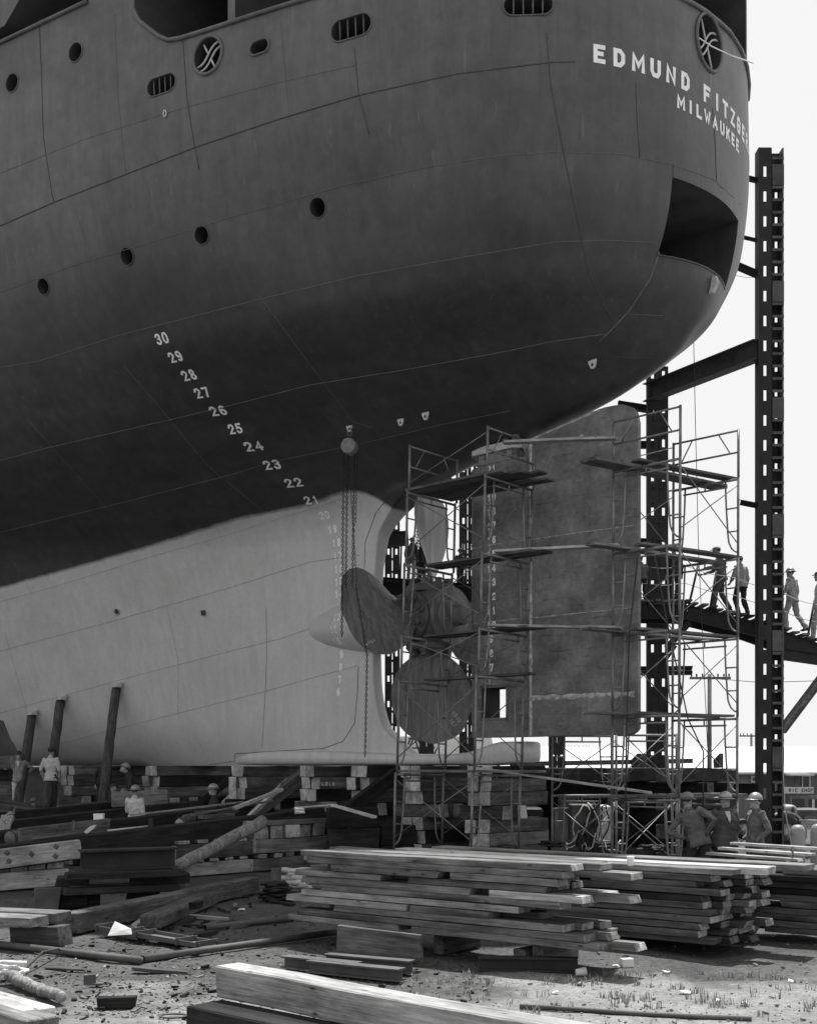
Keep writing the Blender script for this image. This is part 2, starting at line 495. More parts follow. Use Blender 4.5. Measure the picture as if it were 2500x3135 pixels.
# stern tube boss: a rounded swelling round the shaft, part of the shell
SHAFT_H = 3.37
boss_bm = bmesh.new()
bm_lathe(boss_bm, [(6.28 - k, r) for k, r in ((0, 0.0), (.03, .10), (.12, .2), (.35, .33), (.7, .43), (1.1, .51), (1.6, .59), (2.1, .66), (2.6, .72), (2.82, .74))], sp(0, 0, SHAFT_H), FWD, 32)
# shoe: the rounded bar along the bottom that carries the heel of the rudder
def shoe_mesh():
    bm = bmesh.new()
    st = [(10.2, .02, .02, .2), (9.6, .3, .02, .36), (8.5, .4, 0, .40), (7, .44, 0, .40), (5.5, .45, 0, .38), (4.2, .44, 0, .34), (3.2, .42, 0, .30), (2.2, .40, 0, .27), (1.2, .38, .01, .27), (.7, .37, .01, .30), (.35, .37, .01, .38), (.0, .37, .01, .48), (-.25, .37, .02, .52), (-.75, .36, .06, .52), (-.84, .34, .08, .51)]
    rings = []
    for (t, w, h0, h1) in st:
        ring = []
        n = 20
        hc, hr = (h0 + h1) / 2, (h1 - h0) / 2
        for k in range(n):
            a = 2 * math.pi * k / n
            ca, sa = math.cos(a), math.sin(a)
            e = .55 if t > .5 else .32
            ring.append(bm.verts.new(sp(t, w * math.copysign(abs(ca) ** e, ca), hc + hr * math.copysign(abs(sa) ** e, sa))))
        rings.append(ring)
    for a, c in zip(rings[:-1], rings[1:]):
        for k in range(20): bm.faces.new((a[k], a[(k + 1) % 20], c[(k + 1) % 20], c[k]))
    bm.faces.new(rings[0]); bm.faces.new(rings[-1][::-1])
    bmesh.ops.recalc_face_normals(bm, faces=bm.faces)
    return bm

# one tree to cast rays against: shell plus boss
tmp_bm = hull_bm.copy()
tmp_me = bpy.data.meshes.new('tmp'); boss_bm.to_mesh(tmp_me); tmp_bm.from_mesh(tmp_me)
tmp_me2 = bpy.data.meshes.new('tmp2'); shoe = shoe_mesh(); shoe.to_mesh(tmp_me2); tmp_bm.from_mesh(tmp_me2)
SHELL = BVHTree.FromBMesh(tmp_bm)
tmp_bm.free()
bpy.data.meshes.remove(tmp_me); bpy.data.meshes.remove(tmp_me2)

def shell_hit(x, y):
    d = (px(x, y, 1) - EYE).normalized()
    p, n, i, dist = SHELL.ray_cast(EYE, d)
    if p is None: return None, None
    if n.dot(d) > 0: n = -n
    return p, n

def shell_snap(p, n, off=0.004):
    q, m, i, dist = SHELL.ray_cast(p + n * .6, -n)
    if q is None: return p + n * off
    return q + n * off

def tangent_frame(n):
    u = n.cross(UP) * -1.0
    u.normalize()
    v = n.cross(u)
    if v.z < 0: v = -v
    return u, v

# ---- openings cut out of the shell
cut = bmesh.new()
def cut_outline(pts2, p, u, v, n, out=.4, depth=1.0):
    bm_prism(cut, [p + u * a + v * c + n * out for a, c in pts2], -n * (out + depth))
def ring2(r, ry=None, k=24):
    ry = ry or r
    return [(r * math.cos(2 * math.pi * i / k), ry * math.sin(2 * math.pi * i / k)) for i in range(k)]
def slot2(w, hgt, k=10):
    r = hgt / 2; o = []
    for i in range(k + 1):
        a = -math.pi / 2 + math.pi * i / k; o.append((w / 2 - r + r * math.cos(a), r * math.sin(a)))
    for i in range(k + 1):
        a = math.pi / 2 + math.pi * i / k; o.append((-w / 2 + r + r * math.cos(a), r * math.sin(a)))
    return o
holes = []
for (x, y, r) in ((133, 877, .165), (389, 785, .165), (617, 720, .165), (972, 635, .17), (37, 253, .19), (231, 159, .19)):
    p, n = shell_hit(x, y); u, v = tangent_frame(n)
    cut_outline(ring2(r), p, u, v, n, depth=.9); holes.append(('porthole', p, n, u, v, r))
slots = []
for (x, y, w, hg) in ((494, 259, .72, .33), (1074, 83, .82, .36), (1616, 14, .85, .34)):
    p, n = shell_hit(x, y); u, v = tangent_frame(n)
    cut_outline(slot2(w, hg), p, u, v, n, depth=.9); slots.append((p, n, u, v, w, hg))
p, n = shell_hit(794, 143); u, v = tangent_frame(n)
cut_outline(slot2(.42, .22), p, u, v, n, depth=.7)
OVAL = (p, n, u, v)
chocks = []
for (x, y, r, ry) in ((636, 168, .34, .34), (2170, 130, .42, .5)):
    p, n = shell_hit(x, y); u, v = tangent_frame(n)
    cut_outline(ring2(r, ry, 32), p, u, v, n, depth=1.2); chocks.append((p, n, u, v, r, ry))
# side openings of the upper deck (outline in t, h; cut inwards from port)
for outl in ([(4.36, 15.9), (4.36, 15.35), (4.22, 15.12), (3.75, 14.68), (3.5, 14.52), (3.2, 14.47), (2.05, 14.4), (2.05, 16.6), (4.36, 16.6)],
             [(1.88, 14.39), (-1.2, 14.22), (-1.2, 16.6), (1.88, 16.6)],
             [(9.2, 15.92), (5.6, 15.94), (5.3, 16.2), (5.3, 17.2), (7.0, 17.2), (8.1, 16.25), (9.2, 16.15)]):
    bm_prism(cut, [sp(t, 9.5, h) for t, h in outl], PORT * -6.5)
# opening round the stern and the anchor pocket (outline in b, h; cut forward)
for outl in ([(1.35, 14.02), (.35, 14.08), (-.6, 14.12), (-1.75, 14.02), (-1.75, 16.8), (1.35, 16.8)],
             [(-1.95, 14.0), (-2.75, 13.95), (-2.75, 16.8), (-1.95, 16.8)]):
    bm_prism(cut, [sp(-7.0, b, h) for b, h in outl], FWD * 4.2)
POCKET = [(1.24, 10.72), (-1.22, 10.72), (-1.06, 9.36), (1.26, 9.40)]
bm_prism(cut, [sp(-7.0, b, h) for b, h in POCKET], FWD * 4.4)[4].material_index = 1      # daylight on the pocket floor, painted as a pale face
bmesh.ops.recalc_face_normals(cut, faces=cut.faces)

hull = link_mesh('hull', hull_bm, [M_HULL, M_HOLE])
cutter = link_mesh('cutter', cut, [M_HOLE, M_LUG])
md = hull.modifiers.new('openings', 'BOOLEAN'); md.operation = 'DIFFERENCE'; md.solver = 'EXACT'; md.object = cutter; md.material_mode = 'TRANSFER'
dg = bpy.context.evaluated_depsgraph_get()
cutmesh = bpy.data.meshes.new_from_object(hull.evaluated_get(dg))
hull.modifiers.clear(); hull.data = cutmesh; hull.data.name = 'hull'
bpy.data.objects.remove(cutter)
hull.data.shade_smooth()
hull.data.set_sharp_from_angle(angle=math.radians(38))
put(hull, ship)
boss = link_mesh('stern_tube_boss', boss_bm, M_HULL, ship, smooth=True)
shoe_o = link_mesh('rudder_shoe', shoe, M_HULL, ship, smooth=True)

# rims and bars in the openings
for kind, p, n, u, v, r in holes:
    bm = bmesh.new()
    pts = [p + u * (r + .012) * math.cos(2 * math.pi * k / 28) + v * (r + .012) * math.sin(2 * math.pi * k / 28) + n * .004 for k in range(29)]
    bm_tube(bm, pts, .016, 6, cap=False)
    link_mesh('porthole_rim', bm, M_HULL, hull, smooth=True)
for p, n, u, v, w, hg in slots:
    for k in range(4):
        bm = bmesh.new(); a = (k - 1.5) * w * .2
        bm_tube(bm, [p + u * a + v * hg * .53 - n * .03, p + u * a - v * hg * .53 - n * .03], .014, 6)
        link_mesh('freeing_port_bar', bm, M_BEAD, hull, smooth=True)
    bm = bmesh.new(); o2 = slot2(w + .03, hg + .03)
    bm_tube(bm, [p + u * a + v * c + n * .004 for a, c in o2 + o2[:1]], .016, 6, cap=False)
    link_mesh('freeing_port_rim', bm, M_HULL, hull, smooth=True)
p, n, u, v = OVAL
bm = bmesh.new(); o2 = slot2(.46, .26); bm_tube(bm, [p + u * a + v * c + n * .006 for a, c in o2 + o2[:1]], .025, 6, cap=False)
link_mesh('hawse_rim', bm, M_HULL, hull, smooth=True)
for p, n, u, v, r, ry in chocks:
    bm = bmesh.new()
    bm_tube(bm, [p + u * (r + .02) * math.cos(2 * math.pi * k / 36) + v * (ry + .02) * math.sin(2 * math.pi * k / 36) + n * .01 for k in range(37)], .035, 8, cap=False)
    link_mesh('mooring_chock_rim', bm, M_HULL, hull, smooth=True)
    for sgn in (1, -1):                                   # two curved bars crossing the opening, each with a stay
        bm = bmesh.new()
        pts = []
        for k in range(13):
            s = -1 + 2 * k / 12
            pts.append(p + u * (s * r * .93 + sgn * .035) + v * (ry * .62 * math.tanh(2.2 * s) * .9 - sgn * .05) - n * .06)
        bm_tube(bm, pts, .02, 6)
        bm_tube(bm, [p + u * sgn * .04 - v * sgn * .07 - n * .06, p + u * sgn * r * .42 - v * sgn * ry * .8 - n * .06], .02, 6)
        link_mesh('chock_bar', bm, M_LUG, hull, smooth=True)
# bulwark rails along the deck openings
for outl in ([sp(t, 0, h) for t, h in ((4.38, 15.4), (4.22, 15.1), (3.75, 14.66), (3.5, 14.5), (3.2, 14.45), (2.4, 14.4), (1.4, 14.35), (.4, 14.3), (-1.0, 14.21))],
             [sp(t, 0, h) for t, h in ((9.0, 15.9), (7.5, 15.91), (6.2, 15.92), (5.6, 15.93))]):
    pts = []
    for q in outl:
        hit, nn, i, d = SHELL.ray_cast(q + PORT * 12, -PORT)
        pts.append(hit + PORT * .02)
    bm = bmesh.new(); bm_tube(bm, pts, .045, 8)
    link_mesh('bulwark_rail', bm, M_HULL, hull, smooth=True)
pts = []
for b, h in ((1.4, 14.0), (.8, 14.03), (.35, 14.06), (-.2, 14.08), (-.6, 14.1), (-1.2, 14.05), (-1.75, 14.0), (-2.3, 13.96), (-2.75, 13.93)):
    hit, nn, i, d = SHELL.ray_cast(sp(-12, b, h), FWD)
    pts.append(hit - FWD * .02)
bm = bmesh.new(); bm_tube(bm, pts, .045, 8); link_mesh('bulwark_rail', bm, M_HULL, hull, smooth=True)
# sill flange and hinge lug of the anchor pocket
pts = []
for k in range(9):
    b = 1.26 - 2.3 * k / 8
    hit, nn, i, d = SHELL.ray_cast(sp(-12, b, 9.38), FWD)
    pts.append(hit)
bm = bmesh.new()
bm_tube(bm, [q - FWD * .0 + UP * .0 for q in pts], .02, 8)
link_mesh('anchor_pocket_sill', bm, M_HULL, hull, smooth=True)
hit, nn, i, d = SHELL.ray_cast(sp(-12, -.22, 9.2), FWD)
bm = bmesh.new()
o2 = [hit + UP * .1 + FWD * .1, hit + UP * .1 - FWD * .1, hit - UP * .02 - FWD * .14, hit - UP * .22 - FWD * .04, hit - UP * .22 + FWD * .15]
bm_prism(bm, o2, PORT * .1)
bevel(link_mesh('pocket_lug', bm, M_BEADL, hull), .02, 2)

# ---- weld seams (photograph pixels, carried onto the shell)
def seam(pts, m=M_BEAD, r=.011, name='weld_seam'):
    pp = [np.array(q, float) for q in pts]
    path = []
    last = None
    for a, c in zip(pp[:-1], pp[1:]):
        k = max(2, int(np.hypot(*(c - a)) / 30))
        for i in range(k):
            q = a + (c - a) * i / k
            p, n = shell_hit(q[0], q[1])
            if p is not None: path.append(p + n * .002)
    p, n = shell_hit(*pp[-1])
    if p is not None: path.append(p + n * .002)
    if len(path) > 2:
        bm = bmesh.new(); bm_tube(bm, path, r, 5)
        return link_mesh(name, bm, m, hull, smooth=True)
D, W, G = M_BEADD, M_BEAD, M_BEADL
seam([(0, 691), (167, 618), (380, 535), (596, 451), (850, 365), (1098, 291)], D, .013)
seam([(1098, 291), (1400, 225), (1686, 190), (1760, 188)], D, .012)
seam([(120, 60), (126, 200), (133, 420), (160, 600), (166, 618)], D, .010)
seam([(0, 530), (260, 425), (560, 330), (860, 250), (1085, 200)], M_BEAD, .005)
seam([(350, 40), (362, 300), (385, 535)], M_BEAD, .006)
seam([(860, 70), (885, 360)], M_BEAD, .005)
seam([(560, 125), (572, 300), (596, 451), (610, 520)], D, .010)
seam([(1085, 145), (1098, 291), (1130, 410)], D, .009)
seam([(0, 895), (230, 810), (450, 745), (720, 660), (1060, 565), (1300, 512), (1500, 480), (1686, 465), (1900, 470), (2057, 502), (2180, 548), (2268, 625)], W, .008)
seam([(0, 1125), (120, 1105), (370, 1025), (800, 915), (1090, 845), (1400, 790), (1700, 740), (1860, 735), (2000, 742), (2012, 752)], W, .008)
seam([(0, 1410), (150, 1370), (520, 1285), (690, 1245), (950, 1178), (1250, 1130), (1550, 1075), (1690, 1045), (1855, 1022)], W, .009)
seam([(0, 1630), (350, 1545), (720, 1450), (830, 1415), (1150, 1348), (1350, 1300), (1560, 1258)], W, .007)
seam([(1672, 100), (1685, 260), (1725, 470), (1760, 640), (1800, 830), (1870, 980)], D, .009)
seam([(1945, 250), (1950, 380), (1958, 480)], D, .008)
seam([(2180, 330), (2188, 430), (2192, 555)], D, .008)
seam([(2060, 500), (2059, 549)], D, .008)
seam([(2017, 771), (1990, 850), (1930, 945), (1870, 1010), (1835, 1045)], W, .016)
seam([(1915, 960), (2030, 966)], W, .006)
seam([(1860, 1092), (2030, 1097)], D, .007)
seam([(380, 1120), (500, 1260), (640, 1430), (800, 1560)], W, .005)
seam([(90, 1290), (330, 1560)], W, .004)
seam([(790, 900), (960, 1130), (1080, 1290), (1140, 1310)], W, .005)
seam([(230, 640), (330, 950), (370, 1030)], W, .004)
seam([(0, 1842), (170, 1795), (450, 1708), (700, 1635), (950, 1558), (1050, 1525)], G, .007)
seam([(0, 1993), (350, 1900), (700, 1800), (950, 1720), (1100, 1700)], G, .009)
seam([(0, 2183), (380, 2078), (700, 1995), (860, 1955), (945, 1926)], G, .008)
seam([(105, 2295), (500, 2195), (800, 2120), (1000, 2063), (1095, 2038)], G, .008)
seam([(815, 1860), (816, 2010), (812, 2120), (802, 2290)], M_BEADD, .005)
seam([(510, 1850), (545, 2020), (545, 2190)], M_BEADL, .005)
seam([(15, 1940), (80, 2170)], M_BEADL, .005)
seam([(720, 2308), (850, 2300), (990, 2292), (1050, 2270), (1085, 2215), (1094, 2120), (1097, 2040)], M_BEADD, .008)
seam([(1115, 1740), (1118, 1660), (1150, 1570), (1190, 1520)], M_BEADD, .007)
seam([(718, 2308), (720, 2330), (640, 2342)], M_BEADD, .006)
# water inlet ring and small fittings on the lower shell
p, n = shell_hit(358, 1873); u, v = tangent_frame(n)
bm = bmesh.new(); bm_tube(bm, [p + u * .085 * math.cos(2 * math.pi * k / 20) + v * .085 * math.sin(2 * math.pi * k / 20) + n * .008 for k in range(21)], .018, 6, cap=False)
link_mesh('inlet_ring', bm, M_BEADL, hull, smooth=True)
bm = bmesh.new(); bm_prism(bm, [p + u * .08 * math.cos(2 * math.pi * k / 20) + v * .08 * math.sin(2 * math.pi * k / 20) + n * .004 for k in range(20)], n * .002)
link_mesh('inlet_opening', bm, M_HOLE, hull)
p, n = shell_hit(624, 1876); u, v = tangent_frame(n)
bm = bmesh.new(); bm_box(bm, p + n * .03, (.1, .13, .07), Matrix((u, v, n)).transposed()); link_mesh('bracket', bm, M_BEADD, hull)
p, n = shell_hit(506, 348); u, v = tangent_frame(n)
bm = bmesh.new(); bm_tube(bm, [p + u * .035 * math.cos(2 * math.pi * k / 16) + v * .06 * math.sin(2 * math.pi * k / 16) + n * .02 for k in range(17)], .016, 6, cap=False)
link_mesh('lifting_ring', bm, M_LUG, hull, smooth=True)
# pad eyes
for (x, y, s) in ((1227, 1284, 1.0), (1303, 1264, 1.1), (1814, 1104, 1.15), (1070, 1305, .9)):
    p, n = shell_hit(x, y)
    q = p - UP * .02
    side = FWD
    bm = bmesh.new()
    o2 = [(-.085, .09), (.085, .09), (.075, -.02), (.03, -.115), (-.02, -.12), (-.055, -.08)]
    w = FWD.cross(UP)
    fw = (FWD + PORT * .25).normalized()
    bm_prism(bm, [q + fw * a * s + UP * c * s + PORT * .02 for a, c in o2], (fw.cross(UP)).normalized() * .035)
    e = link_mesh('pad_eye', bm, M_LUG, hull)
    bm = bmesh.new(); cpt = q + fw * .0 * s - UP * .055 * s + PORT * .02 + (fw.cross(UP)).normalized() * .037
    bm_prism(bm, [cpt + fw * .022 * s * math.cos(k * .785) + UP * .03 * s * math.sin(k * .785) for k in range(8)], fw.cross(UP).normalized() * .004)
    bm_prism(bm, [cpt - fw.cross(UP).normalized() * .043 + fw * .022 * s * math.cos(k * .785) + UP * .03 * s * math.sin(k * .785) for k in range(8)], fw.cross(UP).normalized() * .004)
    link_mesh('pad_eye_hole', bm, M_HOLE, hull)

# ---- painted lettering
def glyphs(text, height, bold=0.0, width=1.0):
    cu = bpy.data.curves.new('glyph', 'FONT'); cu.body = text; cu.size = 1.0; cu.offset = bold; cu.resolution_u = 3
    cu.align_x = 'CENTER'; cu.align_y = 'CENTER'
    ob = bpy.data.objects.new('glyph', cu); COL.objects.link(ob)
    dgr = bpy.context.evaluated_depsgraph_get()
    me = bpy.data.meshes.new_from_object(ob.evaluated_get(dgr))
    vs = [(v.co.x, v.co.y) for v in me.vertices]; fs = [tuple(f.vertices) for f in me.polygons]
    bpy.data.objects.remove(ob); bpy.data.curves.remove(cu); bpy.data.meshes.remove(me)
    ys = [c for a, c in vs]; xs = [a for a, c in vs]
    k = height / (max(ys) - min(ys)); my = (max(ys) + min(ys)) / 2; mx = (max(xs) + min(xs)) / 2
    return [((a - mx) * k * width, (c - my) * k) for a, c in vs], fs
STROKES = {
 'A': [[(0, 0), (.5, 1), (1, 0)], [(.2, .33), (.8, .33)]], 'C': [[(.95, .8), (.75, 1), (.25, 1), (0, .75), (0, .25), (.25, 0), (.75, 0), (.95, .2)]],
 'D': [[(0, 0), (0, 1), (.6, 1), (.95, .75), (.95, .25), (.6, 0), (0, 0)]], 'E': [[(.9, 1), (0, 1), (0, 0), (.9, 0)], [(0, .52), (.7, .52)]],
 'F': [[(.9, 1), (0, 1), (0, 0)], [(0, .52), (.7, .52)]], 'G': [[(.95, .8), (.75, 1), (.25, 1), (0, .75), (0, .25), (.25, 0), (.75, 0), (.95, .2), (.95, .48), (.55, .48)]],
 'H': [[(0, 0), (0, 1)], [(1, 0), (1, 1)], [(0, .5), (1, .5)]], 'I': [[(.5, 0), (.5, 1)]], 'K': [[(0, 0), (0, 1)], [(.95, 1), (0, .42)], [(.35, .62), (1, 0)]],
 'L': [[(0, 1), (0, 0), (.9, 0)]], 'M': [[(0, 0), (0, 1), (.5, .3), (1, 1), (1, 0)]], 'N': [[(0, 0), (0, 1), (1, 0), (1, 1)]],
 'O': [[(.25, 1), (0, .75), (0, .25), (.25, 0), (.75, 0), (1, .25), (1, .75), (.75, 1), (.25, 1)]], 'P': [[(0, 0), (0, 1), (.7, 1), (.95, .85), (.95, .62), (.7, .47), (0, .47)]],
 'R': [[(0, 0), (0, 1), (.7, 1), (.95, .85), (.95, .62), (.7, .47), (0, .47)], [(.5, .47), (1, 0)]], 'S': [[(.95, .8), (.75, 1), (.25, 1), (.02, .8), (.1, .6), (.9, .4), (.98, .2), (.75, 0), (.25, 0), (0, .2)]],
 'T': [[(0, 1), (1, 1)], [(.5, 1), (.5, 0)]], 'U': [[(0, 1), (0, .25), (.25, 0), (.75, 0), (1, .25), (1, 1)]], 'W': [[(0, 1), (.25, 0), (.5, .7), (.75, 0), (1, 1)]],
 'Z': [[(0, 1), (1, 1), (0, 0), (1, 0)]],
 '0': [[(.25, 1), (0, .75), (0, .25), (.25, 0), (.75, 0), (1, .25), (1, .75), (.75, 1), (.25, 1)]], '1': [[(.2, .8), (.55, 1), (.55, 0)]],
 '2': [[(0, .75), (.2, .97), (.7, 1), (.98, .8), (.95, .6), (0, 0), (1, 0)]], '3': [[(.02, .85), (.3, 1), (.75, 1), (.97, .82), (.9, .6), (.45, .53), (.9, .46), (1, .22), (.75, 0), (.25, 0), (0, .17)]],
 '4': [[(.75, 0), (.75, 1), (0, .3), (1, .3)]], '5': [[(.92, 1), (.1, 1), (.05, .55), (.6, .6), (.97, .4), (.95, .17), (.65, 0), (.2, 0), (0, .15)]],
 '6': [[(.9, .9), (.6, 1), (.25, .9), (.03, .5), (.05, .2), (.3, 0), (.75, 0), (.98, .2), (.95, .42), (.65, .56), (.1, .4)]], '7': [[(0, 1), (1, 1), (.4, 0)]],
 '8': [[(.3, 1), (.06, .8), (.25, .56), (.8, .45), (1, .22), (.75, 0), (.25, 0), (0, .22), (.2, .45), (.75, .56), (.94, .8), (.7, 1), (.3, 1)]],
 '9': [[(.1, .1), (.4, 0), (.75, .1), (.97, .5), (.95, .8), (.7, 1), (.25, 1), (.02, .8), (.05, .58), (.35, .44), (.9, .6)]]}
def number_mesh(text, height):
    vs, fs = [], []
    w = height * .62; k = len(text)
    for i, ch in enumerate(text):
        a, b = block_letter(ch, height, w * (1 if ch != '1' else .8), height * (.19 if height > .2 else .23))
        o = (i - (k - 1) / 2) * w * 1.3; n0 = len(vs)
        vs += [(x + o, y) for x, y in a]; fs += [tuple(q + n0 for q in f) for f in b]
    return vs, fs
def block_letter(ch, height, width, stroke):
    """outlined block letter as a flat mesh: (u, v) vertices and faces, centred; mitred strokes"""
    vs, fs = [], []
    sx, sy = width - stroke, height - stroke
    for line in STROKES[ch]:
        pts = [np.array(((a - .5) * sx, (c - .5) * sy)) for a, c in line]
        closed = len(pts) > 3 and np.allclose(pts[0], pts[-1])
        n = len(pts); L0 = len(vs)
        for i in range(n):
            if closed: d0 = pts[i] - pts[i - 1 if i else n - 2]; d1 = pts[(i + 1) if i < n - 1 else 1] - pts[i]
            else:
                d0 = pts[i] - pts[i - 1] if i else pts[1] - pts[0]; d1 = pts[i + 1] - pts[i] if i < n - 1 else d0
                if i == 0: d0 = d1
            d0 = d0 / np.hypot(*d0); d1 = d1 / np.hypot(*d1)
            nn = np.array((-(d0 + d1)[1], (d0 + d1)[0])); nn = nn / max(np.hypot(*nn), 1e-6)
            k = min(1.7, 1 / max(.3, abs(nn.dot(np.array((-d0[1], d0[0]))))))
            p = pts[i]
            if not closed and i == 0: p = p - d1 * stroke / 2
            if not closed and i == n - 1: p = p + d0 * stroke / 2
            vs += [tuple(p + nn * stroke / 2 * k), tuple(p - nn * stroke / 2 * k)]
        for i in range(n - 1): fs.append((L0 + 2 * i, L0 + 2 * i + 1, L0 + 2 * i + 3, L0 + 2 * i + 2))
    return vs, fs
def lay_flat(name, vs, fs, fn, m, parent):
    bm = bmesh.new()
    vv = [bm.verts.new(fn(a, c)) for a, c in vs]
    for f in fs:
        try: bm.faces.new([vv[i] for i in f])
        except ValueError: pass
    bmesh.ops.triangulate(bm, faces=bm.faces)
    me = bpy.data.meshes.new(name); bm.to_mesh(me); bm.free(); me.materials.append(m)
    o = bpy.data.objects.new(name, me); COL.objects.link(o); put(o, parent)
    return o
MARKS = {30: (495, 1036), 29: (537, 1092), 28: (578, 1148), 27: (618, 1202), 26: (667, 1257), 25: (720, 1312), 24: (776, 1366), 23: (832, 1422), 22: (898, 1477), 21: (953, 1530),
         20: (993, 1577), 19: (1018, 1620), 18: (1030, 1661), 17: (1034, 1702), 16: (1037, 1742), 15: (1038, 1780), 14: (1038, 1818),
         12: (1032, 1889), 11: (1021, 1926), 10: (1031, 1964), 9: (1045, 2004), 8: (1043, 2043), 7: (1040, 2081), 6: (1036, 2119)}
for num, (x, y) in MARKS.items():
    p, n = shell_hit(x, y); u, v = tangent_frame(n)
    vd = (p - EYE).normalized(); seen = (v - vd * v.dot(vd)).length       # figures were painted tall on the sloping plates
    vs, fs = number_mesh(str(num), min(.42, (.235 if num > 21 else .21 if num == 21 else .195) / max(seen, .3)))
    lay_flat('draft_numeral', vs, fs, lambda a, c: shell_snap(p + u * a + v * c, n), M_WHITE, hull)
# name on the stern, spread along the curve of the shell
def stern_point(arc, h):
    """point on the shell at height h, arc metres to port of the centre line"""
    sgn = 1 if arc >= 0 else -1
    b = 0.0; s = 0.0; step = .02
    prev = None
    while True:
        q, nn, i, d = SHELL.ray_cast(sp(-12, sgn * b, h), FWD)
        if prev is not None: s += (q - prev).length
        prev = q
        if s >= abs(arc) or b > 4.4: return q, nn
        b += step
def spread_text(word, a0, a1, h, height, bold):
    k = len(word)
    for i, ch in enumerate(word):
        if ch == ' ': continue
        arc = a0 + (a1 - a0) * i / (k - 1)
        p, n = stern_point(arc, h)
        if n.dot(p - sp(2, 0, h)) < 0: n = -n
        n = n.normalized(); u, v = tangent_frame(n)
        vs, fs = block_letter(ch, height, height * (.74 if ch != 'M' and ch != 'W' else .86), height * .24)
        lay_flat('letter', vs, fs, lambda a, c: shell_snap(p + u * a + v * c, n, .006), M_WHITE, hull)
spread_text('EDMUND', 2.86, .93, 12.54, .33, .013)
spread_text('FITZGERALD', .28, -2.86, 12.54, .33, .013)
spread_text('MILWAUKEE', 1.06, -1.06, 12.12, .25, .012)

# ---- rudder
def rudder_paint():
    m = mat('rudder_steel', .17, .35, 1.6, rough=.7, bump=.12, bscale=10, fine=.15)
    N, L = m.node_tree.nodes, m.node_tree.links
    b = N['Principled BSDF']; src = b.inputs['Base Color'].links[0].from_socket
    geo = N.new('ShaderNodeNewGeometry')
    def dot(v, off):
        d = N.new('ShaderNodeVectorMath'); d.operation = 'DOT_PRODUCT'; L.new(geo.outputs['Position'], d.inputs[0]); d.inputs[1].default_value = v
        return d.outputs['Value']
    comb = N.new('ShaderNodeCombineXYZ'); L.new(dot(FWD, 0), comb.inputs[0]); L.new(dot(UP, 0), comb.inputs[1])
    mp = N.new('ShaderNodeMapping'); mp.inputs['Scale'].default_value = (.9, 8, 1); L.new(comb.outputs[0], mp.inputs[0])
    w = N.new('ShaderNodeTexNoise'); w.inputs['Scale'].default_value = 2.2; w.inputs['Detail'].default_value = 4; w.inputs['Distortion'].default_value = .9; L.new(mp.outputs[0], w.inputs['Vector'])
    r = N.new('ShaderNodeMapRange'); L.new(w.outputs['Fac'], r.inputs['Value'])
    for k, q in zip(('From Min', 'From Max', 'To Min', 'To Max'), (.6, .66, 1.0, .7)): r.inputs[k].default_value = q
    n2 = N.new('ShaderNodeTexNoise'); n2.inputs['Scale'].default_value = 1.1; n2.inputs['Detail'].default_value = 8; n2.inputs['Roughness'].default_value = .7; L.new(comb.outputs[0], n2.inputs['Vector'])
    r2 = N.new('ShaderNodeMapRange'); L.new(n2.outputs['Fac'], r2.inputs['Value'])
    for k, q in zip(('From Min', 'From Max', 'To Min', 'To Max'), (.35, .68, .78, 1.35)): r2.inputs[k].default_value = q
    n3 = N.new('ShaderNodeTexNoise'); n3.inputs['Scale'].default_value = 1.0; n3.inputs['Detail'].default_value = 5; n3.inputs['Roughness'].default_value = .6
    mp3 = N.new('ShaderNodeMapping'); mp3.inputs['Location'].default_value = (7.3, 3.1, 0); mp3.inputs['Scale'].default_value = (1.6, 2.6, 1); L.new(comb.outputs[0], mp3.inputs[0]); L.new(mp3.outputs[0], n3.inputs['Vector'])
    r3 = N.new('ShaderNodeMapRange'); L.new(n3.outputs['Fac'], r3.inputs['Value'])      # chipped pale primer
    for k, q in zip(('From Min', 'From Max', 'To Min', 'To Max'), (.70, .73, 0, 1)): r3.inputs[k].default_value = q
    m1 = N.new('ShaderNodeMath'); m1.operation = 'MULTIPLY'; L.new(src, m1.inputs[0]); L.new(r.outputs[0], m1.inputs[1])
    m2 = N.new('ShaderNodeMath'); m2.operation = 'MULTIPLY'; L.new(m1.outputs[0], m2.inputs[0]); L.new(r2.outputs[0], m2.inputs[1])
    m3 = N.new('ShaderNodeMath'); m3.operation = 'MULTIPLY_ADD'; L.new(r3.outputs[0], m3.inputs[0]); m3.inputs[1].default_value = .3; L.new(m2.outputs[0], m3.inputs[2])
    L.new(m3.outputs[0], b.inputs['Base Color'])
    return m
M_RUD = rudder_paint()
M_CAST = mat('cast_steel', .1, .3, 2, rough=.6, bump=.25, bscale=14)
WIN_T, WIN_H = (-.42, .25), (1.03, 1.68)
def rud_top(t):
    if t > -.95: return 6.5
    return 6.86 + (-t - .95) * (7.2 - 6.86) / 1.75 if t > -2.7 else 7.2
def rud_half(t):
    return float(pchip([-3.52, -3.4, -2.5, -1.0, -.955, -.945, 0, .5, .68, .74], [.05, .08, .17, .25, .252, .33, .33, .27, .15, .03], [t])[0])
rud_bm = bmesh.new()
ts = [.74, .68, .5, .25, 0, -.2, -.42, -.7, -.94, -.96, -1.5, -2.0, -2.5, -2.8, -3.0, -3.2, -3.35, -3.45, -3.52]
grid = {}
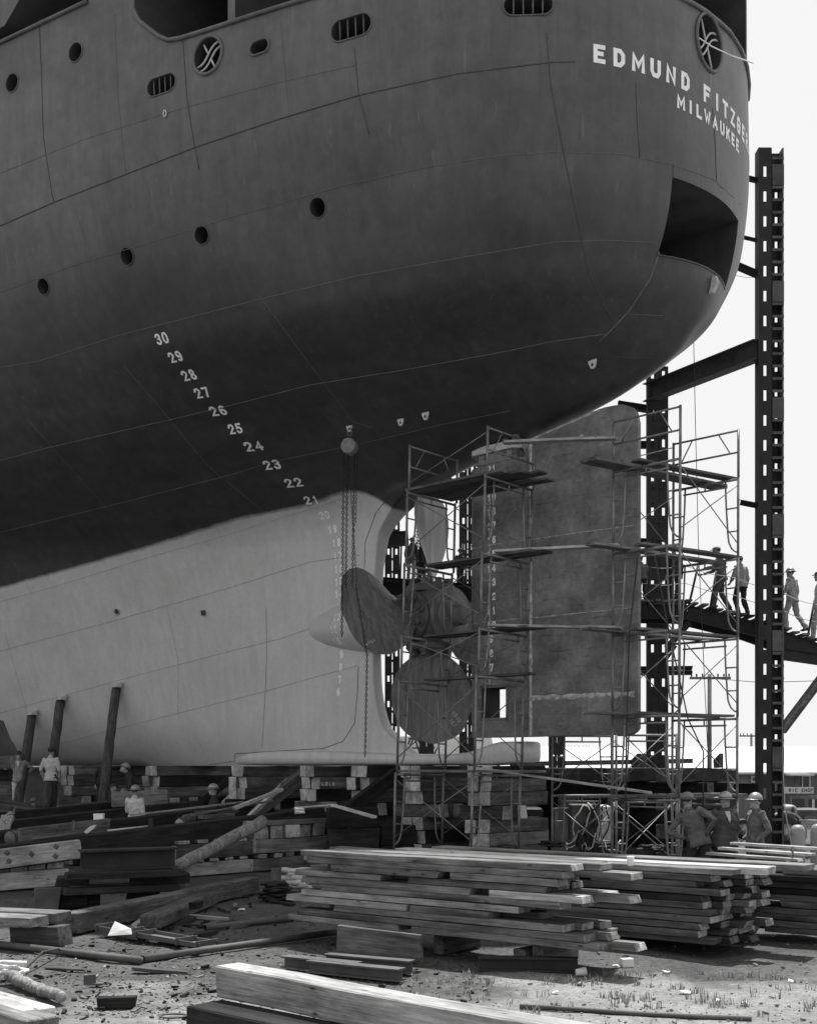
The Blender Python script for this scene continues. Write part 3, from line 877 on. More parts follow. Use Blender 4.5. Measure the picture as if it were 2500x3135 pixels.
for s in (1, -1):
    for i, t in enumerate(ts):
        top = rud_top(t)
        if t < -3.1: top = 7.2 - (.42 - math.sqrt(max(0, .42 ** 2 - (-t - 3.1) ** 2)))
        hs = [.62, WIN_H[0], WIN_H[1], 3.0, 4.5, 6.0, top]
        if t < -3.3: hs[0] = .62 + .12 * ((-t - 3.3) / .22) ** 2
        for j, h in enumerate(hs):
            grid[s, i, j] = rud_bm.verts.new(sp(t, s * rud_half(t), h))
iw0, iw1 = ts.index(.25), ts.index(-.42)
for s in (1, -1):
    for i in range(len(ts) - 1):
        for j in range(6):
            if j == 1 and iw0 <= i < iw1: continue
            rud_bm.faces.new((grid[s, i, j], grid[s, i + 1, j], grid[s, i + 1, j + 1], grid[s, i, j + 1]))
for i in range(len(ts) - 1):
    for j in (0, 6):
        rud_bm.faces.new((grid[1, i, j], grid[1, i + 1, j], grid[-1, i + 1, j], grid[-1, i, j]))
for i in (0, len(ts) - 1):
    for j in range(6):
        rud_bm.faces.new((grid[1, i, j], grid[1, i, j + 1], grid[-1, i, j + 1], grid[-1, i, j]))
for i in range(iw0, iw1):
    for j in (1, 2): rud_bm.faces.new((grid[1, i, j], grid[1, i + 1, j], grid[-1, i + 1, j], grid[-1, i, j])).material_index = 1
for i in (iw0, iw1):
    rud_bm.faces.new((grid[1, i, 1], grid[1, i, 2], grid[-1, i, 2], grid[-1, i, 1])).material_index = 1
rudder = link_mesh('rudder', rud_bm, [M_RUD, M_HOLE], ship)
rudder.data.shade_smooth(); rudder.data.set_sharp_from_angle(angle=math.radians(30))
tag(rudder, 'tall rust-streaked rudder plate with a square opening near its foot')
def rface(t, h, off=.004):
    return sp(t, rud_half(t) + off, h)
# weld strips that stand a little proud
M_STRIP = mat('weld_strip', .42, .6, 9, rough=.8, bump=.4, bscale=25)
for a, c, w in (((-1.02, .63), (-1.02, 6.85), .075), ((-.97, 1.42), (-3.45, 1.42), .1), ((.02, 1.75), (.02, 6.45), .03), ((-1.0, 6.85), (-2.7, 7.17), .04), ((-1.0, 3.1), (-3.42, 3.12), .022), ((-1.0, 4.75), (-3.42, 4.75), .022), ((.6, 3.1), (-.9, 3.1), .022), ((.6, 4.75), (-.9, 4.75), .022)):
    bm = bmesh.new(); k = 12
    d = np.array(c) - np.array(a); L_ = np.hypot(*d); nrm = np.array((-d[1], d[0])) / L_ * w / 2
    row = []
    for i in range(k + 1):
        q = np.array(a) + d * i / k
        jit = 1 + .35 * math.sin(i * 2.7)
        row.append([bm.verts.new(rface(q[0] + nrm[0] * s * jit, q[1] + nrm[1] * s * jit, e)) for s, e in ((-1, .001), (-.4, .014), (.4, .014), (1, .001))])
    for r0, r1 in zip(row[:-1], row[1:]):
        for j in range(3): bm.faces.new((r0[j], r0[j + 1], r1[j + 1], r1[j]))
    link_mesh('weld_strip', bm, M_STRIP, rudder)
bm = bmesh.new()
for (a, c) in (((.28, .99), (.28, 1.72)), ((.28, 1.72), (-.45, 1.72)), ((-.45, 1.72), (-.45, .99)), ((-.45, .99), (.28, .99))):
    bm_tube(bm, [rface(*a), rface(*c)], .022, 6)
link_mesh('opening_rim', bm, M_RUD, rudder, smooth=True)
bm = bmesh.new(); bm_box(bm, sp(-.66, -.1, WIN_H[0] + .12), (.3, .2, .26), Matrix((FWD, PORT, UP)).transposed())
link_mesh('inner_web', bm, M_CAST, rudder)
for num in range(7, 22):
    if num == 20: continue
    h = .3048 * num - .02
    vs, fs = number_mesh(str(num), .165)
    lay_flat('draft_numeral', vs, fs, lambda a, c: rface(-.04 - a, h + c, .012), M_WHITE, rudder)
# coupling flange between stock and rudder with its bolts
bm = bmesh.new()
o2 = [(.5, -.3), (.62, -.15), (.62, .15), (.5, .3), (-.6, .3), (-.75, .15), (-.75, -.15), (-.6, -.3)]
bm_prism(bm, [sp(t, b + .06, 6.74) for t, b in o2], UP * .17)
fl = bevel(link_mesh('coupling_flange', bm, M_LUG, rudder), .02, 2)
bm = bmesh.new(); bm_prism(bm, [sp(t * .97, b * .97 + .06, 6.52) for t, b in ((.45, -.24), (.45, .24), (-.7, .24), (-.7, -.24))], UP * .21)
link_mesh('coupling_web', bm, M_RUD, rudder)
bm = bmesh.new(); bm_lathe(bm, [(6.9, .3), (7.6, .3)], sp(0, 0, 0), UP, 20); link_mesh('rudder_stock', bm, M_CAST, rudder, smooth=True)
for t in (.42, .15, -.35, -.62):
    for (z0, z1, r, k) in ((6.62, 6.735, .085, 12), (6.915, 7.03, .09, 6)):
        bm = bmesh.new(); bm_lathe(bm, [(z0, r), (z1, r * .95)], sp(t, .24, 0), UP, k)
        link_mesh('coupling_bolt', bm, M_CAST, fl)

# ---- propeller
HUB_T = 2.03
prop = empty('propeller', sp(HUB_T, 0, SHAFT_H)); put(prop, ship)
prop.matrix_parent_inverse = ship.matrix_basis.inverted()
M_BLADE = mat('bronze_blade', .14, .5, 2.0, rough=.45, bump=.12, bscale=14, stretch=(5, 5, .5), fine=.15, spec=.5)
M_BLADE2 = mat('scraped_blade', .22, .55, 2.6, rough=.5, bump=.2, bscale=16, stretch=(1, 1, .3), spec=.5)
bm = bmesh.new()
bm_lathe(bm, [(.78, .5), (.74, .58), (.45, .68), (.1, .74), (-.2, .74), (-.48, .69), (-.6, .62)], sp(HUB_T, 0, SHAFT_H), FWD, 40)
hb = link_mesh('hub', bm, M_CAST, prop, smooth=True); hb.data.set_sharp_from_angle(angle=math.radians(25))
bm = bmesh.new()
bm_lathe(bm, [(-.58, .66), (-.62, .68), (-.68, .66), (-.68, .5), (-.74, .48), (-.78, .4), (-.78, .24), (-1.02, .22), (-1.04, .15)], sp(HUB_T, 0, SHAFT_H), FWD, 36)
o = link_mesh('hub_cap', bm, mat('machined_face', .15, .35, 4, rough=.5, bump=.1), prop); o.data.shade_smooth(); o.data.set_sharp_from_angle(angle=math.radians(30))
PITCH = 4.7
def blade(phi, m, tip_scale=1.0):
    r_dir = UP * math.cos(phi) + PORT * math.sin(phi)
    tang = -(UP * -math.sin(phi) + PORT * math.cos(phi))
    hc = sp(HUB_T, 0, SHAFT_H)
    rr = [.62, .75, .9, 1.1, 1.35, 1.6, 1.85, 2.1, 2.3, 2.5, 2.66, 2.8, 2.9, 2.96]
    ch = [.5, .62, .92, 1.34, 1.72, 1.94, 2.04, 2.05, 1.98, 1.86, 1.68, 1.4, 1.02, .5]
    rr = [r * .97 if r > 1 else r for r in rr]
    th = [.17, .16, .14, .12, .1, .085, .07, .06, .05, .042, .035, .03, .025, .02]
    bm = bmesh.new(); rings = []
    for r, c, tk in zip(rr, ch, th):
        beta = math.atan2(PITCH, 2 * math.pi * r)
        cd = tang * math.cos(beta) + FWD * math.sin(beta)
        nd = r_dir.cross(cd).normalized()
        if nd.dot(FWD) < 0: nd = -nd
        skew = -.04 * (r / 2.9) ** 2
        ring = []
        K = 9
        for side in (1, -1):
            for k in range(K):
                s = -1 + 2 * k / (K - 1)
                if side < 0: s = -s
                if side < 0 and k in (0, K - 1): continue
                z = tk * (1 - s * s) * (.75 if side > 0 else -.25)
                ring.append(bm.verts.new(hc + r_dir * (r - .06 * s * s * (r > 2.2)) + cd * (s * c / 2 + skew) + nd * (z - .05)))
        rings.append(ring)
    K = len(rings[0])
    for a, c in zip(rings[:-1], rings[1:]):
        for k in range(K): bm.faces.new((a[k], a[(k + 1) % K], c[(k + 1) % K], c[k]))
    bm.faces.new(rings[0][::-1]); bm.faces.new(rings[-1])
    bl = link_mesh('blade', bm, m, prop, smooth=True); bl.data.set_sharp_from_angle(angle=math.radians(45))
    bm = bmesh.new()
    bm_lathe(bm, [(.58, .56), (.70, .56), (.74, .52), (.74, .1)], hc, r_dir, 32)
    fl_ = link_mesh('blade_flange', bm, M_CAST, bl); fl_.data.shade_smooth(); fl_.data.set_sharp_from_angle(angle=math.radians(30))
    e1 = r_dir.cross(FWD).normalized()
    for k in range(8):
        a = 2 * math.pi * (k + .5) / 8
        if abs(math.cos(a)) < .3: continue
        q = hc + (FWD * math.sin(a) + e1 * math.cos(a)) * .42
        bm = bmesh.new(); bm_lathe(bm, [(.7, .115), (.775, .115)], q, r_dir, 16); bm_lathe(bm, [(.775, .085), (.88, .08)], q, r_dir, 6)
        link_mesh('flange_bolt', bm, M_CAST, bl)
    return bl
blade(math.pi / 2, M_BLADE)          # towards us
blade(math.pi, M_BLADE)              # pointing down
tag(blade(0, M_BLADE2), 'upper propeller blade scraped bright')
blade(-math.pi / 2, M_BLADE)
# chalk figures on two of the blades
M_CHALK = mat('chalk', .5, .4, 40, rough=.95, bump=0)
bl_list = [o for o in prop.children if o.name.startswith('blade')]
def chalk(bl, text, x, y, size, ang):
    bmx = bmesh.new(); bmx.from_mesh(bl.data); bv = BVHTree.FromBMesh(bmx); bmx.free()
    def cast(qx, qy):
        d = (px(qx, qy, 1) - EYE).normalized(); p, n, i, ds = bv.ray_cast(EYE, d)
        return None if p is None else p - d * .008
    w = size * .6; ca, sa = math.cos(ang), math.sin(ang)
    for i, ch in enumerate(text):
        if ch == ' ': continue
        vs, fs = block_letter(ch, size, w, size * .13)
        pts = [cast(x + ca * (a + i * w * 1.3) - sa * c, y - (sa * (a + i * w * 1.3) + ca * c)) for a, c in vs]
        if any(p is None for p in pts): continue
        lay_flat('chalk_figure', list(range(len(vs))) and [(k, 0) for k in range(len(vs))], fs, lambda a, c: pts[int(a)], M_CHALK, bl)
chalk(bl_list[1], '4949', 1388, 2182, 13, -1.0)
chalk(bl_list[1], '167', 1380, 2205, 12, -1.0)
chalk(bl_list[0], '4964', 1122, 1972, 11, .5)

# ------------------------------------------------------------------ scaffold towers
M_TUBE = mat('scaffold_tube', .2, .35, 5, rough=.5, bump=.1, metal=.35)
M_DARKSTEEL = mat('black_steel', .03, .4, 2.5, rough=.7, bump=.15, bscale=12)
M_GREYSTEEL = mat('grey_steel', .09, .35, 2.5, rough=.65, bump=.15, bscale=12)
WOODM = {}
def wood(name, base, var=.3):
    """weathered timber: grain runs along the local X axis of the mesh"""
    if name in WOODM: return WOODM[name]
    m = mat(name, base, var, 2.0, rough=.85, bump=.5, bscale=9.0, stretch=(.35, 7, 7), fine=.28, spots=.28, spec=.15)
    N, L = m.node_tree.nodes, m.node_tree.links
    b = N['Principled BSDF']; src = b.inputs['Base Color'].links[0].from_socket
    tc = N.new('ShaderNodeTexCoord'); oi = N.new('ShaderNodeObjectInfo')
    mp = N.new('ShaderNodeMapping'); L.new(tc.outputs['Object'], mp.inputs[0]); mp.inputs['Scale'].default_value = (.8, 2.2, 2.2)
    sc = N.new('ShaderNodeMath'); sc.operation = 'MULTIPLY'; L.new(oi.outputs['Random'], sc.inputs[0]); sc.inputs[1].default_value = 91.0
    cb = N.new('ShaderNodeCombineXYZ'); L.new(sc.outputs[0], cb.inputs[0]); L.new(sc.outputs[0], cb.inputs[1]); L.new(cb.outputs[0], mp.inputs['Location'])
    st = N.new('ShaderNodeTexNoise'); st.inputs['Scale'].default_value = 1.6; st.inputs['Detail'].default_value = 7; st.inputs['Roughness'].default_value = .68; L.new(mp.outputs[0], st.inputs['Vector'])
    r = N.new('ShaderNodeMapRange'); L.new(st.outputs['Fac'], r.inputs['Value'])
    for k, q in zip(('From Min', 'From Max', 'To Min', 'To Max'), (.36, .66, 1.3, .5)): r.inputs[k].default_value = q
    vo = N.new('ShaderNodeTexVoronoi'); vo.inputs['Scale'].default_value = 3.2; vo.inputs['Randomness'].default_value = 1.0; L.new(mp.outputs[0], vo.inputs['Vector'])
    r2 = N.new('ShaderNodeMapRange'); L.new(vo.outputs['Distance'], r2.inputs['Value'])      # knots and nail holes
    for k, q in zip(('From Min', 'From Max', 'To Min', 'To Max'), (.05, .13, .3, 1.0)): r2.inputs[k].default_value = q
    m1 = N.new('ShaderNodeMath'); m1.operation = 'MULTIPLY'; L.new(src, m1.inputs[0]); L.new(r.outputs[0], m1.inputs[1])
    m2 = N.new('ShaderNodeMath'); m2.operation = 'MULTIPLY'; L.new(m1.outputs[0], m2.inputs[0]); L.new(r2.outputs[0], m2.inputs[1])
    L.new(m2.outputs[0], b.inputs['Base Color'])
    WOODM[name] = m
    return m
W_NEW = wood('pale_new_timber', .4, .15)
W_GREY = wood('weathered_timber', .15, .45)
W_MID = wood('brown_timber', .095, .45)
W_DARK = wood('creosoted_timber', .028, .4)
W_END = wood('sawn_timber', .27, .35)
W_PLANK = wood('scaffold_lumber', .15, .55)

def timber(name, a, b, w, h, material, up=UP, end=None, bev=.008):
    """one beam or plank: mesh along local X, so grain follows its length; a and b are the ends of its centre line (world)"""
    a, b = Vector(a), Vector(b)
    x = (b - a).normalized()
    y = up.cross(x).normalized()
    z = x.cross(y)
    L_ = (b - a).length
    bm = bmesh.new()
    n = max(2, min(7, int(L_ / .7)))
    rs = random.Random(int(abs(a.x * 131 + a.y * 17 + a.z * 71 + b.x * 7) * 1000))
    bow = rs.uniform(-.002, .002) * L_ if h < .12 else 0.0; bow2 = rs.uniform(-.006, .006) * L_ if h < .12 else 0.0
    rings = []
    for i in range(n + 1):
        s = -L_ / 2 + L_ * i / n
        j = lambda k=.012: rs.uniform(-k, k) * min(w, h) * 1.6
        dz = j(.02) + bow * (1 - (2 * i / n - 1) ** 2); dy = j(.02) + bow2 * (1 - (2 * i / n - 1) ** 2)
        skew = (rs.uniform(-.02, .02) if i in (0, n) else 0)
        rings.append([bm.verts.new((s + skew + j(), -w / 2 + dy, -h / 2 + dz)), bm.verts.new((s + skew, w / 2 + dy, -h / 2 + dz)),
                      bm.verts.new((s - skew, w / 2 + dy + j(), h / 2 + dz)), bm.verts.new((s - skew, -w / 2 + dy + j(), h / 2 + dz))])
    for p, q in zip(rings[:-1], rings[1:]):
        for k in range(4): bm.faces.new((p[k], p[(k + 1) % 4], q[(k + 1) % 4], q[k]))
    for f in (bm.faces.new(rings[0][::-1]), bm.faces.new(rings[-1])): f.material_index = 1 if end else 0
    o = link_mesh(name, bm, [material, end] if end else material)
    if bev: bevel(o, bev)
    o.matrix_basis = Matrix.Translation((a + b) / 2) @ Matrix((x, y, z)).transposed().to_4x4()
    return o

TUBE_R = .027
def frame_mesh(w, h):
    """walk-through frame in local XZ plane: two posts, header, inner hoop legs with rungs"""
    bm = bmesh.new()
    def tb(pts, r=TUBE_R): bm_tube(bm, pts, r, 8)
    for s in (0, w): tb([(s, 0, 0), (s, 0, h)])
    tb([(0, 0, h - .04), (w, 0, h - .04)])
    tb([(.25, 0, h - .17), (w - .25, 0, h - .17)], .019)
    tb([(w / 2, 0, h - .17), (w / 2, 0, h - .04)], .017)
    for s in (0, 1):
        f = (lambda x: x) if s == 0 else (lambda x: w - x)
        pts = [(f(.29), 0, h - .05), (f(.27), 0, h * .65), (f(.23), 0, h * .3), (f(.21), 0, h * .2), (f(.15), 0, h * .12), (f(.07), 0, h * .075), (f(.0), 0, h * .06)]
        tb(pts, .019)
        for z in (h * .62, h * .33): tb([(f(0), 0, z), (f(.235 + .05 * z / h), 0, z)], .016)
    return bm
FRAME_CACHE = {}
def guard_mesh(w, h):
    bm = bmesh.new()
    for s in (0, w): bm_tube(bm, [(s, 0, 0), (s, 0, h)], TUBE_R, 8)
    for z in (h - .03, h * .52): bm_tube(bm, [(0, 0, z), (w, 0, z)], .021, 8)
    bm_tube(bm, [(w * .12, 0, h * .52), (w * .3, 0, h - .03)], .014, 6)
    bm_tube(bm, [(w * .88, 0, h * .52), (w * .7, 0, h - .03)], .014, 6)
    return bm
def frame_obj(kind, w, h, origin, xdir, tower, lean):
    key = (kind, round(w, 2), round(h, 2))
    if key not in FRAME_CACHE:
        bm = frame_mesh(w, h) if kind == 'frame' else guard_mesh(w, h)
        me = bpy.data.meshes.new('scaffold_frame'); bm.to_mesh(me); bm.free(); me.materials.append(M_TUBE); me.shade_smooth()
        FRAME_CACHE[key] = me
    o = bpy.data.objects.new('scaffold_frame' if kind == 'frame' else 'guard_frame', FRAME_CACHE[key]); COL.objects.link(o)
    x = xdir.normalized(); z = Vector((lean, 0, 1)); y = UP.cross(x)
    o.matrix_basis = Matrix.Translation(origin) @ Matrix((x, y, z)).transposed().to_4x4()
    o.parent = tower; o.matrix_parent_inverse = wmat(tower).inverted()
    return o
def tube_part(name, a, b, r, parent, m=None):
    bm = bmesh.new(); bm_tube(bm, [a, b], r, 6)
    return link_mesh(name, bm, m or M_TUBE, parent, smooth=True)

def tower(label, A, xdir, bay, levels, w, guard=0.0, lean=0.0, braces=True, group=None, base_plates=True):
    """two frame lines: the first at A along xdir, the second displaced by bay"""
    t = empty('scaffold_tower', A, label, 'scaffold')
    z0 = levels[0]
    off = lambda z: Vector((lean * (z - z0), 0, 0))
    for k in range(2):
        base = Vector((A.x, A.y, 0)) + bay * k
        for a, b in zip(levels[:-1], levels[1:]):
            frame_obj('frame', w, b - a, base + off(a) + UP * a, xdir, t, lean)
        if guard: frame_obj('guard', w, guard, base + off(levels[-1]) + UP * levels[-1], xdir, t, lean)
    if braces:
        lv = list(levels) + ([levels[-1] + guard] if guard else [])
        for a, b in zip(lv[:-1], lv[1:]):
            for s in (0, w):
                p = Vector((A.x, A.y, 0)) + xdir.normalized() * s
                h = b - a
                lo, hi = a + h * .16, a + h * .9
                if s == w and b == lv[-1] and guard: continue
                tube_part('cross_brace', p + off(lo) + UP * lo, p + bay + off(hi) + UP * hi, .011, t)
                if not (b == lv[-1] and guard):
                    tube_part('cross_brace', p + off(hi) + UP * hi + bay * .0, p + bay + off(lo) + UP * lo, .0112, t)
    return t
AFT = -FWD
STBD = -PORT
# tower beside the propeller and rudder (frames athwart the ship)
TL = sp(.81, 2.12, 0)
LEAN_L = .042
zs_left = [.45, 2.06, 4.01, 4.94, 6.44, 7.96]
lean_shift = Vector((-LEAN_L * (6.44 - .45), 0, 0))
TLb = Vector((TL.x, TL.y, 0)) + lean_shift
tw1 = tower('scaffold tower beside the propeller, in front of the rudder', TLb + UP * .45, STBD, AFT * 2.1, zs_left, 1.52, guard=.95, lean=LEAN_L)
# tower behind the trailing edge of the rudder (frames fore and aft)
E = Vector((4.0, 24.1, 0))
tw2 = tower('tall scaffold tower at the trailing edge of the rudder', E, (AFT + Vector((0, -.05, 0))), STBD * 2.25, [0, 1.58, 3.19, 4.8, 6.41, 8.02], 1.52, guard=.97, lean=.004)
# low tower on the far side
tw3 = tower('low scaffold tower behind the foot of the rudder', Vector((3.15, 26.9, 0)), (AFT * .55 + STBD * .83), AFT * 1.4 + STBD * .4, [0, 1.58, 2.9], 1.4, lean=0)

# planks laid on the towers
PL = 'scaffold planks'
def splank(a, b, w, label, m=W_GREY, th=.05, up=UP):
    o = timber('scaffold_plank', a, b, w, th, m, up=up, bev=.004)
    tag(o, label, 'plank', PL)
    return o
def lt(s, a, z):            # point on the left tower: s along frame (athwart), a along bay
    return Vector((TLb.x, TLb.y, 0)) + STBD * s + AFT * a + UP * z + Vector((LEAN_L * (z - .45), 0, 0))
z = 7.985
for i, s in enumerate((.12, .42, .72, 1.02, 1.30)):
    splank(lt(s, -.1, z), lt(s, 2.45 + .25 * (i % 3), z), .27, ('outermost', 'second', 'middle', 'fourth', 'innermost')[i] + ' of five planks on the top deck of the propeller scaffold', W_MID if i else W_GREY)
z = 6.47
for i, s in enumerate((.75, 1.05)):
    splank(lt(s, -.05, z), lt(s, 2.75 + .15 * i, z), .26, ('outer', 'inner')[i] + ' of two planks on the third level of the propeller scaffold', W_MID)
z = 4.97
for i, s in enumerate((.8, 1.1)):
    splank(lt(s, -.05, z), lt(s, 2.7 + .15 * i, z), .26, ('outer', 'inner')[i] + ' of two planks at hub height on the propeller scaffold', W_MID)
z = 4.04
splank(lt(.9, -.05, z), lt(.9, 2.75, z), .26, 'plank below the hub on the propeller scaffold', W_MID)
z = 2.09
for i, s in enumerate((.3, .9)):
    splank(lt(s, -.15, z), lt(s, 2.9 + .2 * i, z), .26, ('outer', 'inner')[i] + ' of two planks on the lowest level of the propeller scaffold', W_GREY)
# right tower planks: run athwart from frame line to frame line, poking out
def rt(s, a, z): return Vector((E.x, E.y, 0)) + AFT * s + STBD * a + UP * z
for i, (z, s0, s1, m) in enumerate(((8.05, .25, .55, W_PLANK), (6.44, .3, .62, W_PLANK), (4.83, .2, .5, W_PLANK), (3.22, .15, .45, W_GREY), (1.61, .3, .75, W_PLANK))):
    nm = ('top', 'second', 'middle', 'fourth', 'lowest')[i]
    splank(rt(s0 - .2, -.9, z), rt(s0 + .5, 2.9, z), .26 if i else .42, f'outer plank across the {nm} level of the rudder tower, sticking out to the left', m)
    splank(rt(s1 + .15, -.25, z + (.0 if i else .0)), rt(s1 + .75, 2.5, z), .26, f'inner plank across the {nm} level of the rudder tower', W_MID)
# long boards bridging the two towers across the face of the rudder
def bridge(p, q, label, w=.24, th=.05, m=W_NEW):
    return splank(p, q, w, label, m, th)
bridge(lt(.62, 2.0, 8.72), rt(.15, -.1, 8.6), 'pale board bridging the towers level with the rudder coupling', .2)
bridge(lt(.55, 1.95, 6.52), rt(.25, -.12, 6.5), 'pale board bridging the towers halfway up the rudder', .2)
bridge(lt(.5, 1.9, 5.03), rt(.3, -.12, 4.89), 'pale board bridging the towers below the middle of the rudder', .2)
splank(lt(.35, 1.7, 2.17), px(1995, 2428, 23.9), .2, 'long pale board sloping down from the propeller scaffold below the rudder', W_NEW)

# ------------------------------------------------------------------ built-up steel columns
def channel_outline():
    return
def column(loc, top, w, d, label, rz=0.0, m=None, slot=.95, group='perforated steel staging columns'):
    """two perforated plates joined by batten plates, like a ladder"""
    m = m or M_DARKSTEEL
    c = tag(empty('steel_column', loc, label, 'column', group, rz), kind='thing')
    base = Matrix.Translation(loc) @ Matrix.Rotation(rz, 4, 'Z')
    zt = top - loc[2]
    def leg(x0, x1, y):
        """plate with real slots"""
        bm = bmesh.new()
        zz = [0.0]; s = .6
        while s + .25 < zt: zz += [s, s + .22]; s += slot
        zz.append(zt)
        xs = [x0, x0 + (x1 - x0) * .34, x0 + (x1 - x0) * .66, x1]
        def quadbox(xa, xb, za, zb):
            bm_box(bm, ((xa + xb) / 2, y, (za + zb) / 2), (xb - xa, .03, zb - za))
        quadbox(xs[0], xs[1], 0, zt); quadbox(xs[2], xs[3], 0, zt)
        for i in range(0, len(zz) - 1, 2): quadbox(xs[1], xs[2], zz[i], zz[i + 1])
        # flanges
        bm_box(bm, (x0 + .012, y + .09, zt / 2), (.022, .148, zt)); bm_box(bm, (x1 - .012, y + .09, zt / 2), (.022, .148, zt))
        bm.transform(base)
        return link_mesh('channel', bm, m, c)
    leg(-w / 2, -w / 2 + w * .46, -d / 2); leg(w / 2 - w * .46, w / 2, -d / 2)
    z = .9; k = 0
    while z < zt - .2:
        big = (k % 9 == 4)
        bm = bmesh.new(); bm_box(bm, (0, -d / 2 - .028 - .002 * (k % 2), z), (w * .96 if big else w * .5, .022, .42 if big else .09)); bm.transform(base)
        link_mesh('batten_plate', bm, m, c)
        z += slot * .5 if not big else slot
        k += 1
    return c
def big_column(loc, top, label):
    """the near column: a solid perforated web on one side, a ladder-like battened face on the other"""
    c = tag(empty('steel_column', loc, label, 'column', 'perforated steel staging columns'), kind='thing')
    T = Matrix.Translation(loc)
    zt = top - loc[2]
    def plate(name, x0, x1, y0, y1, m, slots=None, y=0):
        bm = bmesh.new()
        if slots is None:
            bm_box(bm, ((x0 + x1) / 2, (y0 + y1) / 2, zt / 2), (x1 - x0, y1 - y0, zt))
        else:
            s0, s1, step, hgt, start = slots
            def qb(xa, xb, za, zb): bm_box(bm, ((xa + xb) / 2, (y0 + y1) / 2, (za + zb) / 2), (xb - xa, y1 - y0, zb - za))
            qb(x0, s0, 0, zt); qb(s1, x1, 0, zt)
            z = start; last = 0.0
            while z + hgt < zt: qb(s0, s1, last, z); last = z + hgt; z += step
            qb(s0, s1, last, zt)
        bm.transform(T); return link_mesh(name, bm, m, c)
    plate('web_plate', -.30, .0, -.02, .02, M_DARKSTEEL, (-.20, -.12, .62, .27, .75))
    plate('back_web', .09, .27, .28, .31, M_DARKSTEEL, (.17, .24, .62, .18, .95))
    plate('flange', .27, .31, .0, .33, M_GREYSTEEL)
    plate('flange', -.005, .02, .021, .33, M_DARKSTEEL)
    plate('flange', -.325, -.30, -.03, .3, M_DARKSTEEL)
    z = .55; k = 0
    while z < zt - .1:
        big = k % 9 in (6,)
        bm = bmesh.new(); bm_box(bm, (.16, -.035 if big else -.03, z), (.29, .02, .52 if big else .065)); bm.transform(T)
        link_mesh('batten_plate' if big else 'batten_bar', bm, M_GREYSTEEL, c)
        z += .31 if not big else .42
        k += 1
    return c
C1 = Vector((9.03, 30.5, 0))
big_column(C1, 17.6, 'tall perforated steel column with ladder-like battens, standing clear of the stern against the sky')
C2 = Vector((6.9, 34.2, 0))
column(C2, 13.3, .58, .4, 'steel column just behind the trailing edge of the rudder', .1)
C3 = Vector((5.3, 44.0, 0)); column(C3, 9.0, .58, .4, 'steel column showing below the foot of the rudder', .1)
column(Vector((2.15, 45.0, 0)), 14, .6, .4, 'steel column seen through the propeller opening beside the rudder edge', .1)
column(Vector((-.62, 46.0, 0)), 14, .55, .4, 'steel column seen through the front of the propeller opening', .1)
column(Vector((.75, 52.0, 0)), 14, .6, .4, 'third steel column behind the propeller opening', .1)

def ibeam(name, a, b, h, w, m, label=None, cat=None, parent=None, up=UP, tk=.02):
    a, b = Vector(a), Vector(b)
    x = (b - a).normalized(); y = up.cross(x).normalized(); z = x.cross(y); L_ = (b - a).length
    bm = bmesh.new()
    t = tk
    o2 = [(-w / 2, -h / 2), (w / 2, -h / 2), (w / 2, -h / 2 + t), (t / 2, -h / 2 + t), (t / 2, h / 2 - t), (w / 2, h / 2 - t), (w / 2, h / 2), (-w / 2, h / 2), (-w / 2, h / 2 - t), (-t / 2, h / 2 - t), (-t / 2, -h / 2 + t), (-w / 2, -h / 2 + t)]
    bm_prism(bm, [a + y * p + z * q for p, q in o2], x * L_)
    o = link_mesh(name, bm, m, parent)
    if label: tag(o, label, cat, kind='thing')
    return o
ibeam('steel_beam', C1 + Vector((-.3, .1, 12.6)), C2 + Vector((-.25, 0, 12.6)), .5, .32, M_GREYSTEEL, 'inclined-looking steel beam joining the tall column to the column behind the rudder', 'beam')
ibeam('tie_bar', px(2105, 500, 31.5), C1 + Vector((-.3, .15, 16.85)), .12, .1, M_DARKSTEEL, 'uppermost short tie bar from the hull to the tall column', 'beam')
ibeam('tie_bar', px(2240, 718, 31.5), C1 + Vector((-.3, .15, 15.35)), .1, .08, M_DARKSTEEL, 'thin middle tie bar from the hull to the tall column', 'beam')
ibeam('tie_bar', px(2200, 790, 31.5), C1 + Vector((-.3, .15, 14.5)), .2, .1, M_DARKSTEEL, 'lowest thick tie bar from the hull to the tall column', 'beam')
ibeam('tie_bar', px(2266, 1538, 31.2), C1 + Vector((-.3, .1, 8.7)), .14, .1, M_DARKSTEEL, 'short tie bar from the tall column towards the rudder tower', 'beam')
ibeam('steel_beam', C2 + Vector((.35, -.3, 1.55)), C1 + Vector((-.34, 0, 1.6)), .32, .2, M_DARKSTEEL, 'horizontal perforated steel beam behind the talking men', 'beam')
ibeam('steel_beam', px(1880, 1655, 34.9), px(2010, 1662, 34.9), .2, .15, M_DARKSTEEL, 'short dark beam behind the rudder edge at mid height', 'beam')
ibeam('steel_beam', px(1890, 1362, 34.8), px(2015, 1362, 34.8), .2, .15, M_DARKSTEEL, 'short dark beam near the top of the column behind the rudder', 'beam')
ibeam('steel_beam', px(1890, 1238, 34.8), px(2000, 1255, 34.8), .2, .15, M_DARKSTEEL, 'dark beam end just above the rudder corner', 'beam')
ibeam('timber_brace', px(2392, 2238, 30.9), px(2520, 2068, 31.5), .18, .18, W_GREY, 'grey timber brace rising to the right from the foot of the tall column', 'brace')
for i, (y0, y1) in enumerate(((2048, 2050), (2062, 2064))):
    timber_o = timber('stub_plank', px(1900, y0, 35.2 - i * .3), px(2118, y0 - 2, 34.9 - i * .3), .25, .12, W_DARK)
    tag(timber_o, ('upper', 'lower')[i] + ' of two dark planks poking out behind the rudder tower', 'plank')

